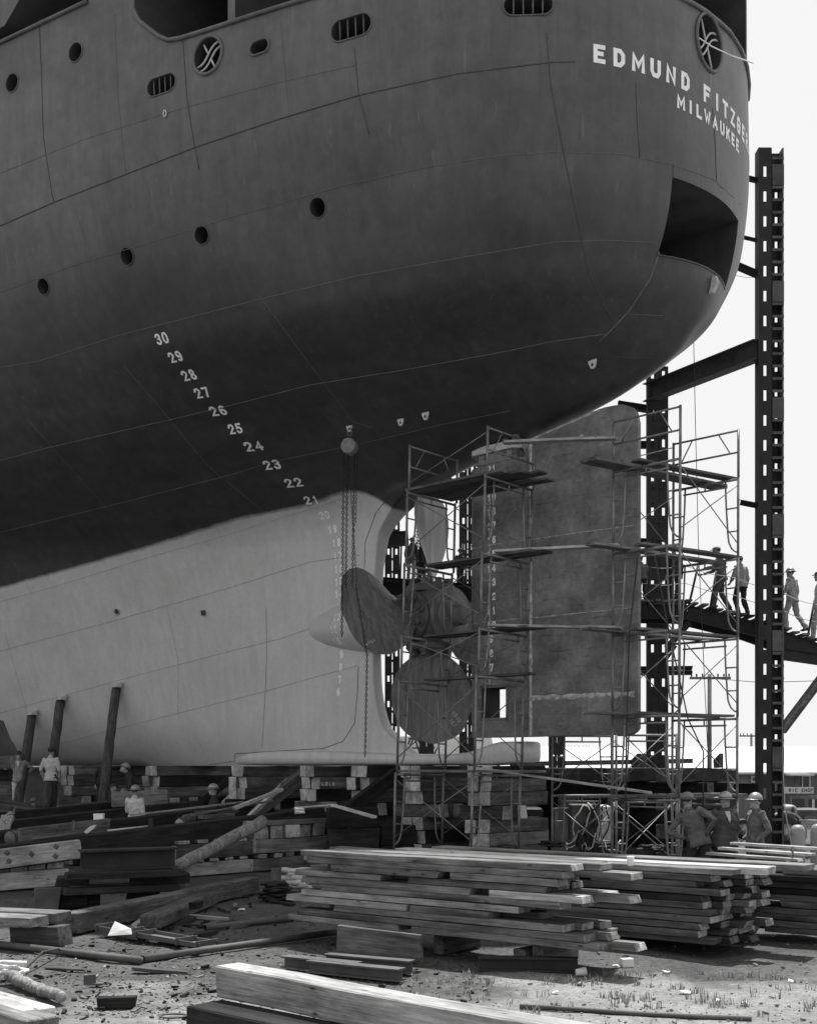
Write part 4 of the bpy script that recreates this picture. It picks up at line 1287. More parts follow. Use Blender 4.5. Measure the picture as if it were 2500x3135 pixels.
# ------------------------------------------------------------------ walkway
DW = 31.6
walk = empty('walkway', px(2102, 1845, DW + 1.0), 'inclined timber walkway with rope rails carrying workmen behind the tall column', 'walkway')
WP = [(1820, 1848), (1960, 1848), (2102, 1850), (2312, 1902), (2520, 1975)]
DWP = [32.9, 32.4, 31.9, 31.6, 31.6]
def walk_pt(x, dy=0, dd=0):
    xs = [p[0] for p in WP]
    y = float(np.interp(x, xs, [p[1] for p in WP])); d = float(np.interp(x, xs, DWP))
    p = px(x, y + dy, d); p.y += dd
    return p
for i in range(len(WP) - 1):
    for dd in (0.0, 1.1):
        a = walk_pt(WP[i][0], 24, dd); b = walk_pt(WP[i + 1][0], 24, dd)
        ibeam('girder', a, b, .36, .14, M_DARKSTEEL, parent=walk)
x = 1825; k = 0
while x < 2516:
    c = walk_pt(x, 0, .5)
    bm = bmesh.new()
    wdt = rng.uniform(.9, 1.25)
    bm_box(bm, c + Vector((rng.uniform(-.03, .03), rng.uniform(-.1, .1), .06 + rng.uniform(-.008, .012))), (.16 + rng.uniform(-.02, .03), wdt + .35, .05))
    link_mesh('deck_plank', bm, W_GREY, walk)
    x += rng.uniform(21, 26); k += 1
for x, tilt in ((1980, .1), (2108, .3), (2172, .22), (2312, .15), (2470, .25), (2345, .1)):
    a = walk_pt(x, 4, .02); bm = bmesh.new()
    bm_tube(bm, [a, a + Vector((tilt * .8, 0, 1.05))], .03, 6); link_mesh('stanchion', bm, M_DARKSTEEL, walk, smooth=True)
for hgt in (.55, 1.0):
    bm = bmesh.new()
    pts = []
    for j in range(25):
        x = 1960 + (2516 - 1960) * j / 24
        q = walk_pt(x, 0, .05); q.z += hgt - .06 * math.sin(j / 24 * math.pi * 4) ** 2
        pts.append(q)
    bm_tube(bm, pts, .009, 5); link_mesh('rope_rail', bm, M_LUG, walk, smooth=True)
ibeam('knee_brace', px(2040, 1985, 31.9), px(2110, 1905, 31.9), .16, .12, M_DARKSTEEL, parent=walk)
ibeam('lower_girder', px(2375, 2000, 31.4), px(2515, 2020, 31.4), .3, .14, M_DARKSTEEL, parent=walk)
ibeam('lower_girder', px(2010, 2052, 32.2), px(2065, 1975, 32.2), .14, .1, M_DARKSTEEL, parent=walk)
# staging seen through the propeller opening
stg = empty('staging_platform', px(1330, 1800, 40), 'dark staging platform seen through the propeller opening', 'platform')
ibeam('girder', px(1120, 1790, 40), px(1520, 1822, 38), .55, .3, M_DARKSTEEL, parent=stg)
ibeam('girder', px(1120, 1655, 44), px(1250, 1648, 44), .5, .3, M_DARKSTEEL, parent=stg)
for k in range(14):
    c = px(1140 + 27 * k, 1777 + 2.1 * k, 40 - .14 * k)
    bm = bmesh.new(); bm_box(bm, c + Vector((0, .4, 0)), (.24, 1.3, .05)); link_mesh('deck_plank', bm, W_MID, stg)
for xx in (1225, 1262, 1415, 1448):
    bm = bmesh.new(); bm_tube(bm, [px(xx, 1778, 39.6), px(xx + 4, 1640, 39.6)], .03, 6); link_mesh('stanchion', bm, M_DARKSTEEL, stg)

# ------------------------------------------------------------------ chain hoists
M_CHAIN = mat('chain_steel', .025, .3, 6, rough=.5, metal=.4, bump=0)
def chain_part(parent, a, b, link_len=.075, r=.007):
    """a hanging chain: real links, alternate ones turned a quarter"""
    a, b = Vector(a), Vector(b); d = b - a; n = max(2, int(d.length / (link_len * .78)))
    x, y, z = frame_from(a, b, Vector((0, 1, 0)))
    bm = bmesh.new()
    for i in range(n):
        c = a + d * (i + .5) / n
        e = x if i % 2 else y
        pts = []
        for k in range(9):
            t = 2 * math.pi * k / 8
            pts.append(c + z * math.cos(t) * link_len * .42 + e * math.sin(t) * link_len * .27)
        bm_tube(bm, pts, r, 4, cap=False)
    return tag(link_mesh('chain', bm, M_CHAIN, parent), kind='stuff')
hp = shell_hit(1070, 1310)[0]
HD = hp.y - .1
hoist = empty('chain_hoist', px(1070, 1368, HD), 'round chain hoist hanging from a lug under the counter, holding the nearest propeller blade', 'hoist')
bm = bmesh.new(); bm_lathe(bm, [(-.16, .1), (-.14, .16), (-.06, .175), (.06, .175), (.14, .16), (.16, .1)], px(1070, 1368, HD), Vector((.25, 1, 0)), 24)
o = link_mesh('hoist_drum', bm, mat('hoist_paint', .2, .4, 6, rough=.6), hoist); o.data.shade_smooth(); o.data.set_sharp_from_angle(angle=math.radians(30))
bm = bmesh.new()
c = px(1070, 1322, HD)
bm_tube(bm, [c + Vector((.05 * math.sin(k * .7), 0, .09 * math.cos(k * .7))) for k in range(8)], .016, 6)
link_mesh('hook', bm, M_GREYSTEEL, hoist)
HB = sp(HUB_T, 2.6, SHAFT_H)
chain_part(hoist, px(1052, 1390, HD), px(1046, 1950, HB.y - .7), .085, .0105)
chain_part(hoist, px(1063, 1390, HD), px(1058, 1800, HB.y - .3), .085, .0105)
chain_part(hoist, px(1085, 1390, HD), px(1078, 1795, HB.y - .3), .085, .0105)
chain_part(hoist, px(1066, 1392, HD + .02), px(1092, 1790, HB.y - .3), .055, .006)
chain_part(hoist, px(1094, 1390, HD), px(1088, 1600, HD - .2), .055, .006)
sling = empty('chain_sling', px(1119, 2320, HB.y - .75), 'dark chain draped over the nearest propeller blade and hanging down in front of the hull', 'chain')
chain_part(sling, px(1088, 1790, HB.y - .52), px(1106, 1900, HB.y - .62), .075, .0105)
chain_part(sling, px(1106, 1900, HB.y - .62), px(1123, 2008, HB.y - .66), .075, .0105)
chain_part(sling, px(1123, 2008, HB.y - .66), px(1117, 2318, HB.y - .66), .075, .0105)
sling2 = empty('chain_sling', px(1277, 1600, 27.9), 'chain hanging beside the upper propeller blade', 'chain')
chain_part(sling2, px(1281, 1510, 27.6), px(1279, 1790, 27.6), .09, .011)
chain_part(sling2, px(1275, 1530, 27.6), px(1275, 1780, 27.6), .09, .011)
# loose lines
M_ROPE = mat('rope', .05, .3, 8, rough=.9, bump=0)
def line_obj(name, pts, r, m, label, cat='rope'):
    bm = bmesh.new(); bm_tube(bm, pts, r, 5)
    return tag(link_mesh(name, bm, m, smooth=True), label, cat)
line_obj('mooring_wire', [px(2012, -8, 22.6), px(2060, 48, 22.6), px(2120, 103, 22.65), px(2180, 142, 22.75), px(2240, 170, 22.9), px(2305, 192, 23.1)], .013, M_WHITE, 'bright wire sagging across the stern above the lettering', 'wire')
line_obj('hanging_line', [px(2122, 1010, 26.2), px(2128, 1300, 26.2), px(2138, 1700, 26.2), px(2152, 2000, 26.1), px(2170, 2400, 26.0)], .008, M_ROPE, 'thin line hanging from the counter past the rudder tower')
line_obj('hanging_rope', [px(1952, 1700, 23.7), px(1925, 1950, 23.7), px(1916, 2300, 23.6), px(1914, 2560, 23.5)], .016, M_ROPE, 'dark rope hanging in front of the trailing edge of the rudder')
line_obj('hanging_rope', [px(2003, 1700, 23.0), px(2040, 1900, 23.0), px(2105, 2200, 22.9), px(2152, 2300, 22.8), px(2152, 2470, 22.8)], .014, M_ROPE, 'rope slanting down through the rudder tower to the talking men')
line_obj('guy_rope', [px(2392, 2000, 29.9), px(2394, 2300, 28), px(2402, 2480, 24), px(2428, 2620, 16.3)], .012, M_ROPE, 'rope running down beside the tall column to the lumber')
line_obj('power_wire', [px(2185, 2078, 75), px(2330, 2090, 74), px(2520, 2084, 73)], .02, M_ROPE, 'thin overhead wire running from the utility pole', 'wire')
line_obj('stay_wire', [px(2245, 842, 30), px(2290, 850, 30.2), px(2330, 846, 30.4)], .006, M_ROPE, 'thin wire sagging between the stern and the tall column', 'wire')

ENDS = {W_PLANK: W_END, W_MID: W_END, W_DARK: W_MID, W_GREY: W_END, W_END: W_NEW, W_NEW: W_END}
def sg(t, b, z):
    return sp(t, b, z - 2.2)          # ship position, height above the ground
ORD = ['first', 'second', 'third', 'fourth', 'fifth', 'sixth', 'seventh', 'eighth', 'ninth', 'tenth', 'eleventh', 'twelfth']
# ------------------------------------------------------------------ keel blocks under the ship
KB = 'keel block timbers'
def block(a, b, w, h, m, label, name='keel_block', cat='timber', group=KB):
    return tag(timber(name, a, b, w, h, m, bev=.012, end=W_NEW if name == 'keel_block' else ENDS.get(m, W_GREY)), label, cat, group)
POSN = ['rearmost', 'second', 'third', 'fourth', 'fifth', 'sixth', 'seventh']
# (t, outer end b, rows wide)
stacks = [(-.1, .85, 2), (1.7, .95, 2), (3.35, 1.0, 2), (5.0, 1.05, 2), (7.5, 1.2, 2), (10.7, 1.5, 2), (14.2, 1.9, 2)]
for si, (t, be, nw) in enumerate(stacks):
    z = 2.2
    lay = 0
    while z > .35:
        hgt = .29 if lay else .27
        along = (lay % 4 == 3)
        for k in range(nw):
            jit = rng.uniform(-.08, .12)
            if along:
                a = sp(t - .62 + rng.uniform(-.1, .1), be - .25 - .6 * k, 0); b = sp(t + .62, be - .25 - .6 * k, 0)
            else:
                a = sp(t + (k - .5) * .31, be + jit, 0); b = sp(t + (k - .5) * .31, -1.2 - jit, 0)
            a.z = b.z = z - hgt / 2
            m = W_GREY if rng.random() < .3 else (W_MID if rng.random() < .75 else W_DARK)
            block(a, b, .295, hgt - .006, m, f'{("aft", "forward")[k]} timber, {ORD[lay]} course below the hull, {POSN[si]} keel stack from the stern')
        z -= hgt; lay += 1
for si, t in enumerate((-1.5, 1.2, 3.8, 6.4, 9.0, 11.8, 14.8, 18.0, 21.5)):
    z = 2.15; lay = 0
    while z > -.1:
        for k in range(2):
            if lay % 2:
                a, b = sg(t - 1.25, -4.2 - .9 * k, z - .16), sg(t + 1.35, -4.2 - .9 * k, z - .16)
            else:
                a, b = sg(t + (k - .5) * 1.3, -3.3, z - .16), sg(t + (k - .5) * 1.3, -6.0, z - .16)
            block(a, b, .6 if lay % 2 == 0 else .3, .315, W_DARK, f'{("aft", "forward")[k]} timber, {ORD[lay]} course below the hull, {ORD[si]} far bilge crib from the stern', 'bilge_block')
        z -= .32; lay += 1
# a few small wedges and spacers
for i in range(5):
    c = sg(4.0 + .12 * i, 1.18, 1.78); 
    tag(timber('wedge', c, c + STBD * .5, .06, .09, W_END, bev=0), f'{ORD[i]} small pale wedge from the stern in the row beside the fourth keel stack', 'wedge', 'wedges')
# raking shores between stacks
tag(timber('raking_shore', sg(6.6, 2.3, .5), sg(5.9, .35, 2.0), .34, .3, W_MID, bev=.015), 'thick squared shore leaning up under the keel between two stacks', 'shore')
tag(timber('raking_shore', sg(3.3, 2.3, .75), sg(2.6, .45, 2.05), .28, .28, W_DARK, bev=.015), 'dark squared shore leaning up under the keel near the rudder shoe', 'shore')
tag(timber('raking_shore', sg(9.6, 1.9, .45), sg(8.6, .4, 1.95), .2, .2, W_DARK, bev=.015), 'dark slim shore leaning in the shadow under the hull', 'shore')
tag(timber('timber_offcut', sg(7.35, 2.45, .62), sg(6.75, 2.75, .62), .34, .3, W_END, bev=.015), 'thick timber offcut lying at the foot of the leaning shore', 'timber')
tag(timber('loose_timber', px(880, 2330 + 60, 30.5), px(700, 2600 - 40, 27.6), .1, .1, W_NEW), 'pale stick leaning against the squared shore', 'timber')

# round timber shores standing against the turn of the hull
M_BARK = mat('bark', .075, .5, 3, rough=.95, bump=1.0, bscale=14, stretch=(4, 4, .6), fine=.4)
M_BARK2 = mat('peeled_log', .2, .45, 3, rough=.9, bump=.8, bscale=12, stretch=(4, 4, .7), fine=.35)
def log(name, a, b, r0, r1, m, label, cat='log', wob=.012, n=12):
    a, b = Vector(a), Vector(b)
    x, y, z = frame_from(a, b)
    rs = random.Random(int(a.x * 977 + a.z * 131) & 0xffff)
    pts, rr = [], []
    for i in range(n + 1):
        s = i / n
        pts.append(a + (b - a) * s + x * rs.uniform(-wob, wob) + y * rs.uniform(-wob, wob)); rr.append((r0 + (r1 - r0) * s) * rs.uniform(.985, 1.015))
    bm = bmesh.new(); rings = bm_tube(bm, pts, rr, 12)
    for f in bm.faces:
        if len(f.verts) > 4: f.material_index = 1
    return tag(link_mesh(name, bm, [m, W_END], smooth=True), label, cat)
def hull_at(x, y): return shell_hit(x, y)[0]
for i, ((x0, y0), (x1, y1), r, lab) in enumerate((((310, 2500), (363, 2108), .135, 'tallest round bark-covered shore propping the hull, behind the man bending over'),
                                               ((140, 2480), (194, 2146), .14, 'round bark-covered shore propping the hull behind the man in a white shirt'),
                                               ((50, 2500), (106, 2192), .14, 'round bark-covered shore propping the hull beside the man with hands on hips'))):
    top = hull_at(x1, y1) + PORT * .08
    foot = px(x0, y0, top.y - .9)
    log('round_shore', foot, top, r, r * .88, M_BARK, lab, 'shore')
    bm = bmesh.new(); bm_prism(bm, [top + PORT * .14 + UP * .02, top + PORT * .14 + UP * .08, top - PORT * .05 + UP * .16, top - PORT * .05 + UP * .02], FWD * -.22)
    w = link_mesh('shore_cleat', bm, M_LUG); tag(w, ['pale cleat on the hull above the tallest round shore', 'pale cleat on the hull above the round shore behind the white shirt', 'pale cleat on the hull above the outermost round shore'][i], 'cleat')
log('round_log', px(180, 2484, 31.5), px(400, 2462, 32.5), .16, .15, M_BARK, 'dark round log lying on the launching timbers under the bending man')
# steel bulkhead plate at the left edge, with chalk writing
M_PLATE = mat('dark_plate', .05, .4, 1.5, rough=.7, bump=.2)
bm = bmesh.new()
pl = [px(-40, 2195, 31.5), px(8, 2207, 31.5), px(30, 2262, 31.4), px(58, 2312, 31.3), px(-40, 2318, 31.5)]
bm_prism(bm, pl, Vector((0, .06, 0)))
tag(link_mesh('steel_plate', bm, M_PLATE), 'dark curved steel plate with chalk writing leaning at the hull behind the men', 'plate')
block(px(-30, 2335, 31.2), px(40, 2335, 31.2), .3, .3, W_MID, 'dark timber under the chalk-marked steel plate', 'timber_block', 'timber', None)
block(px(-40, 2375, 31.6), px(34, 2375, 31.6), .3, .3, W_DARK, 'second dark timber under the chalk-marked steel plate', 'timber_block', 'timber', None)
block(px(-40, 2420, 31.6), px(30, 2420, 31.6), .4, .3, W_GREY, 'grey block end below the chalk-marked steel plate at the edge of the view', 'timber_block', 'timber', None)

# ------------------------------------------------------------------ launching ways: long dark beams rising away from us
WAYD = Vector((.68, .73, .062)).normalized()
def way(x0, y0, D0, length, w, h, label, m=W_DARK):
    a = px(x0, y0, D0) - UP * h / 2
    return tag(timber('launching_way', a - WAYD * 1.5, a + WAYD * length, w, h, m, bev=.015), label, 'beam')
way(0, 2588, 21.7, 7.7, .42, .42, 'nearest long dark launching beam running from the edge of the view to the timber crib')
way(0, 2546, 25.0, 7.2, .42, .4, 'second long dark launching beam, behind the nearest one, with a saw lying by it')
way(20, 2512, 28.0, 5.5, .42, .4, 'third long dark launching beam, below the men on the planks')
way(150, 2474, 30.6, 3.0, .3, .28, 'dark beam under the round log', W_DARK)
# beam end block on the crib
a = px(812, 2516, 26.0) - UP * .16
tag(timber('way_end_block', a, a + WAYD * 2.1, .45, .4, W_DARK, bev=.02), 'dark chamfered end timber lying on top of the right-hand crib', 'timber')
# bolted pale fishplate timbers at the left edge
a = px(-30, 2634, 20.9)
tag(timber('fish_timber', a, a + WAYD * 1.75, .12, .34, W_NEW, bev=.012), 'pale bolted timber strapped to the nearest launching beam', 'timber')
for i, (x, y) in enumerate(((22, 2612), (28, 2637), (97, 2616), (172, 2593), (170, 2622))):
    bm = bmesh.new(); bm_box(bm, px(x, y, 20.62 + .0028 * x), (.075, .05, .075), Matrix.Rotation(.6, 3, 'Y')); bm_lathe(bm, [(0, .02), (.03, .02)], px(x, y, 20.6 + .0028 * x), (0, -1, 0), 8)
    tag(link_mesh('bolt', bm, M_CAST), ['upper bolt at the left end', 'lower bolt at the left end', 'middle bolt', 'upper bolt at the right end', 'lower bolt at the right end'][i] + ' of the pale bolted timber', 'bolt', 'bolts on the pale timber')
a = px(60, 2560, 23.6)
tag(timber('fish_timber', a, a + WAYD * 2.0, .12, .3, W_GREY, bev=.012), 'grey bolted timber between the two nearest launching beams', 'timber')
# planks on which the men stand
a = px(0, 2494, 30.4)
for i in range(3):
    tag(timber('walk_plank', px(-60, 2484 + 5 * i, 34.2 - .4 * i), px(262 - 40 * i, 2490 + 6 * i, 33.6 - .4 * i), .3, .07, W_GREY, bev=.006), ['far', 'middle', 'near'][i] + ' plank of the walkway under the two standing men', 'plank')
for i in range(2):
    tag(timber('walk_plank', px(-60, 2438 + 10 * i, 32.6 - .4 * i), px(118, 2472 + 8 * i, 31.8 - .4 * i), .3, .07, W_MID, bev=.006), ['far', 'near'][i] + ' of two dark planks at the feet of the man with hands on hips', 'plank')
# small things lying on the beams
tag(timber('short_plank', px(608, 2492, 26.4), px(716, 2482, 27.2), .32, .1, W_MID, bev=.008), 'short thick plank on the nearest launching beam, upper of two', 'plank')
tag(timber('short_plank', px(620, 2502, 26.2), px(706, 2496, 26.9), .28, .09, W_GREY, bev=.008), 'short thick plank on the nearest launching beam, lower of two', 'plank')
tag(timber('lath', px(400, 2496, 25.6), px(745, 2455, 28.4), .06, .035, W_NEW, bev=0), 'long thin pale lath lying along the second launching beam', 'lath')
tag(timber('lath', px(560, 2500, 25.6), px(835, 2452, 28.4), .06, .035, W_GREY, bev=0), 'second thin lath beside the long pale one', 'lath')
tag(timber('lath', px(715, 2476, 26.2), px(862, 2418, 27.4), .1, .07, W_NEW, bev=.003), 'pale stick propped against the leaning shore', 'lath')
tag(timber('lath', px(1018, 2465, 26.0), px(1146, 2502, 25.0), .12, .05, W_NEW, bev=.003), 'pale board lying on the dark tank-like timbers near the scaffold', 'lath')
tag(timber('lath', px(900, 2474, 26.6), px(1030, 2464, 26.4), .08, .04, W_NEW, bev=.003), 'pale lath running along to the pale board near the scaffold', 'lath')
# hand saw
bm = bmesh.new()
bm_prism(bm, [px(256, 2548, 22.3), px(266, 2553, 22.3), px(284, 2540, 22.3), px(296, 2526, 22.3), px(285, 2527, 22.3), px(270, 2534, 22.3)], Vector((0, .012, 0)))
tag(link_mesh('saw_blade', bm, mat('bright_steel', .55, .15, 5, rough=.4, metal=.3, bump=0)), 'bright pointed blade lying on the nearest launching beam', 'blade')
line_obj('iron_bar', [px(100, 2570, 22.2), px(180, 2560, 22.5), px(262, 2549, 22.7)], .03, M_GREYSTEEL, 'long dark iron bar beside the bright blade', 'bar')
line_obj('iron_bar', [px(330, 2544, 23.3), px(455, 2530, 24.2)], .02, M_LUG, 'pale handle of a maul lying on the nearest launching beam', 'tool')
bm = bmesh.new(); bm_box(bm, px(462, 2524, 24.2), (.08, .1, .24)); tag(link_mesh('maul_head', bm, M_DARKSTEEL), 'dark maul head standing on the nearest launching beam', 'tool')
tag(timber('wood_handle', px(222, 2548, 22.9), px(228, 2514, 22.9), .07, .07, W_MID), 'short wooden handle standing up by the bright blade', 'handle')
bm = bmesh.new(); bm_box(bm, px(303, 2504, 25.4), (.19, .16, .11)); bm_box(bm, px(303, 2494, 25.4), (.2, .17, .03)); tag(bevel(link_mesh('small_box', bm, M_WHITE), .006), 'small white lidded box on the second launching beam', 'box')
def knot_heap(name, c, r, m, label, cat, n=26, tube=.02, flat=.6, seed=1):
    rs = random.Random(seed); bm = bmesh.new(); pts = []
    for i in range(n * 4):
        a = i * .9 + rs.uniform(-.4, .4); q = r * rs.uniform(.35, 1)
        pts.append(Vector(c) + Vector((q * math.cos(a), q * math.sin(a), r * flat * (i / (n * 4)) + rs.uniform(-.02, .02))))
    bm_tube(bm, pts, tube, 5)
    return tag(link_mesh(name, bm, m, smooth=True), label, cat)
knot_heap('rope_knot', px(918, 2490, 25.9), .11, M_WHITE, 'pale knotted rope on top of the dark end block', 'rope', 10, .02, 1.0, 5)

# ------------------------------------------------------------------ timber cribs carrying the ways
def crib(D, x0, x1, layers, labelbase, depth=1.2, dirv=Vector((.68, .73, 0))):
    """front face runs from pixel x0 to x1 starting at depth D; layers from the ground up: (kind, height, material, ...)"""
    u = dirv.normalized(); v = Vector((u.y, -u.x, 0)); v = -v if v.y < 0 else v
    a0 = px(x0, HY, D); a0.z = 0
    # length so that the far end lands on x1
    k = (x1 - CX) / FPX
    L_ = (k * a0.y - a0.x) / (u.x - k * u.y)
    z = 0.0
    for li, (kind, h, m) in enumerate(layers):
        nm = ['ground', 'second', 'third', 'fourth', 'fifth', 'sixth', 'seventh', 'eighth'][li]
        if kind == 'long':
            for r in range(2):
                e0, e1 = rng.uniform(-.12, .1), rng.uniform(-.1, .1)
                p = a0 + u * e0 + v * (.15 + r * (depth - .3)); q = a0 + u * (L_ + e1) + v * (.15 + r * (depth - .3))
                p.z = q.z = z + h / 2
                block(p, q, .3, h - .008, m, f'{("front", "rear")[r]} long timber, {nm} layer, {labelbase}', 'crib_timber', 'timber', 'crib timbers')
        else:
            n = kind
            for i in range(n):
                s = (i + .5) / n * L_
                wd = L_ / n * rng.uniform(.82, .97) if h > .15 else L_ / n * .55
                p = a0 + u * s + v * rng.uniform(-.05, .06); q = p + v * depth
                p.z = q.z = z + h / 2
                block(p, q, wd, h - .008, m if not isinstance(m, (list, tuple)) else m[i % len(m)], f'{ORD[i]} cross timber from the left, {nm} layer, {labelbase}', 'crib_timber', 'timber', 'crib timbers')
        z += h
MX = [W_GREY, W_MID, W_END, W_MID, W_GREY]
crib(24.0, 533, 772, [('long', .27, W_NEW), (5, .07, W_MID), ('long', .3, W_MID), (4, .08, MX)], 'crib with the whitewashed timber')
crib(25.4, 780, 1002, [('long', .26, W_MID), (5, .1, MX), ('long', .3, W_GREY), (5, .28, MX), ('long', .12, W_GREY)], 'crib under the dark end timber')
crib(21.4, -30, 198, [('long', .32, W_NEW), (4, .3, MX), (6, .1, MX)], 'crib under the bolted timber')
crib(26.6, 300, 540, [('long', .3, W_MID), (5, .25, MX), ('long', .2, W_MID)], 'crib behind the steel girder')
# dark plank-sided bin between crib and scaffold
for i, (z0, z1, x0, x1, Dd) in enumerate(((0, .42, 1005, 1160, 26.2), (.43, .85, 1003, 1158, 26.2), (.86, 1.3, 1002, 1155, 26.2), (0, .45, 1162, 1275, 26.7), (.46, .9, 1160, 1270, 26.7))):
    a = px(x0, HY, Dd); b = px(x1, HY, Dd + .4); a.z = b.z = (z0 + z1) / 2
    tag(timber('bin_board', a, b, .2, z1 - z0, W_DARK, bev=.012), ['lowest', 'middle', 'top', 'lowest', 'upper'][i] + ' heavy dark board of the bin ' + ('beside the right-hand crib' if i < 3 else 'behind the scaffold foot'), 'board', 'bin boards')
# log leaning on the crib
log('leaning_log', px(538, 2655, 22.6), px(806, 2515, 24.6), .12, .125, M_BARK2, 'pale round log leaning diagonally against the middle crib')
log('log_end', px(30, 2570, 24.0), px(96, 2556, 24.4), .15, .16, M_BARK, 'rough bark log end showing between the launching beams', 'log')
log('log_end', px(548, 2522, 25.4), px(590, 2502, 26.0), .1, .1, M_BARK, 'rough log end under the short thick planks', 'log')

# ------------------------------------------------------------------ cribs, beams and welding gear beyond the scaffold
crib(29.5, 1255, 1500, [('long', .3, W_GREY), (7, .1, MX), (6, .75, [W_GREY, W_END, W_MID]), ('long', .25, W_DARK)], 'crib behind the propeller scaffold', 1.0, Vector((1, .12, 0)))
tag(timber('heavy_beam', px(1215, 2480, 29.2), px(1640, 2402, 33.0), .45, .5, W_DARK, bev=.02), 'heavy dark beam rising to the right behind the propeller scaffold', 'beam')
tag(timber('heavy_beam', px(1600, 2400, 33.5), px(1830, 2388, 35.0), .5, .5, W_DARK, bev=.02), 'dark heavy beam behind the sloping pale board', 'beam')
tag(timber('beam_cap', px(1215, 2452, 29.1), px(1640, 2374, 32.9), .4, .06, W_NEW, bev=.005), 'pale capping board on the heavy dark beam', 'board')
tag(timber('beam_cap', px(1690, 2382, 33.4), px(1818, 2356, 34.2), .5, .05, W_NEW, bev=.005), 'bright board on top of the far dark beam', 'board')
tag(timber('beam_cap', px(1240, 2414, 31), px(1540, 2388, 32.4), .3, .06, W_GREY, bev=.005), 'grey board above the heavy dark beam', 'board')
tag(timber('raking_shore', px(1440, 2560, 27.4), px(1555, 2425, 28.6), .3, .3, W_MID, bev=.02), 'thick brown shore leaning behind the propeller scaffold', 'shore')
tag(timber('bolted_timber', px(1562, 2424, 28.6), px(1652, 2420, 28.9), .2, .4, W_GREY, bev=.012), 'grey bolted timber behind the foot of the rudder', 'timber')
for i, (x, w) in enumerate(((1515, .34), (1560, .3), (1722, .42))):
    a = px(x, HY, 28.4); a.z = .02
    tag(timber('post_timber', a, a + UP * (1.35 if i < 2 else 1.2), w, .3, [W_END, W_GREY, W_END][i], up=Vector((0, 1, 0)), bev=.015), ['pale upright timber behind the propeller scaffold', 'grey upright timber beside the pale one', 'pale upright timber block beside the cable-hung machine'][i], 'timber')
M_BLACK = mat('black_enamel', .022, .3, 2, rough=.55, bump=.05)
def rounded_box(name, c, size, m, label, cat, bev_=.08, rz=0.0, parent=None):
    bm = bmesh.new(); bm_box(bm, (0, 0, size[2] / 2), size)
    o = link_mesh(name, bm, m); bevel(o, bev_, 3)
    o.location = c; o.rotation_euler = (0, 0, rz)
    if parent is None: tag(o, label, cat)
    return o
def welder(x, D, w, h, label, m=None):
    c = px(x, HY, D); c.z = .28
    t = empty('welding_machine', (c.x, c.y, .0), label, 'machine', 'welding machines')
    bm = bmesh.new(); bm_box(bm, (c.x, c.y, .28 + h / 2), (w, .8, h)); o = link_mesh('housing', bm, m or M_BLACK, t); bevel(o, .09, 3)
    for k in range(3):
        bm = bmesh.new(); bm_box(bm, (c.x + w * .12 * (k - 1), c.y - .405, .28 + h * .55), (w * .07, .02, h * .22)); link_mesh('louvre', bm, M_GREYSTEEL, t)
    for s in (-1, 1):
        bm = bmesh.new(); bm_box(bm, (c.x + s * w * .36, c.y, .14), (.12, .9, .27)); link_mesh('skid', bm, M_DARKSTEEL, t)
    return t
welder(1890, 29.6, .62, 1.0, 'black welding machine nearest the rudder, with a rounded top')
welder(1976, 29.9, .36, 1.02, 'narrow black welding machine beside the rounded one')
welder(2070, 30.2, .55, 1.02, 'black welding machine behind the bending man', M_GREYSTEEL)
welder(1625, 28.8, .5, .95, 'dark rounded machine behind the foot of the propeller scaffold')
# skid tray in front of them
bm = bmesh.new(); c = px(1960, HY, 28.4)
bm_box(bm, (c.x, c.y, .17), (3.0, .9, .3)); tag(bevel(link_mesh('skid_tray', bm, M_DARKSTEEL), .02), 'long dark steel tray in front of the welding machines', 'tray')
# cable-hung locker
bm = bmesh.new(); c = px(1785, HY, 28.0); bm_box(bm, (c.x, c.y, .8), (.62, .5, 1.05)); tag(bevel(link_mesh('cable_locker', bm, M_GREYSTEEL), .02), 'grey locker draped with coiled cables behind the scaffold', 'locker')
bm = bmesh.new(); bm_box(bm, (c.x + .48, c.y + .2, .85), (.3, .5, .9)); tag(bevel(link_mesh('tarp_bundle', bm, M_LUG), .08, 3), 'pale canvas bundle beside the cable-draped locker', 'canvas')
for i in range(7):
    rs = random.Random(i + 40); pts = []
    x0 = c.x - .3 + rs.uniform(0, .75)
    for k in range(22):
        a = k / 21
        pts.append(Vector((x0 + .22 * math.sin(a * 9 + i) + .25 * a * rs.uniform(.6, 1.2), c.y - .3 - .12 * rs.random(), 1.38 - 1.25 * abs(math.sin(a * 3.0 + i * .4)) * rs.uniform(.7, 1))))
    bm = bmesh.new(); bm_tube(bm, pts, .018, 5); tag(link_mesh('welding_cable', bm, M_BLACK if i % 3 else M_LUG, smooth=True), f'{ORD[i]} loop from the left of welding cable hanging on the locker', 'cable', 'cables on the locker')
for i, (x, y, D) in enumerate(((1690, 2575, 25.5), (2000, 2590, 24.6), (1560, 2590, 24.4))):
    knot_heap('cable_heap', px(x, y + 16, D) * 1.0, .3, M_BLACK, ['dark coiled cable on the ground behind the scaffold', 'dark coiled cable near the long steel tray', 'dark coiled cable by the foot of the propeller scaffold'][i], 'cable', 12, .022, .35, i + 9)

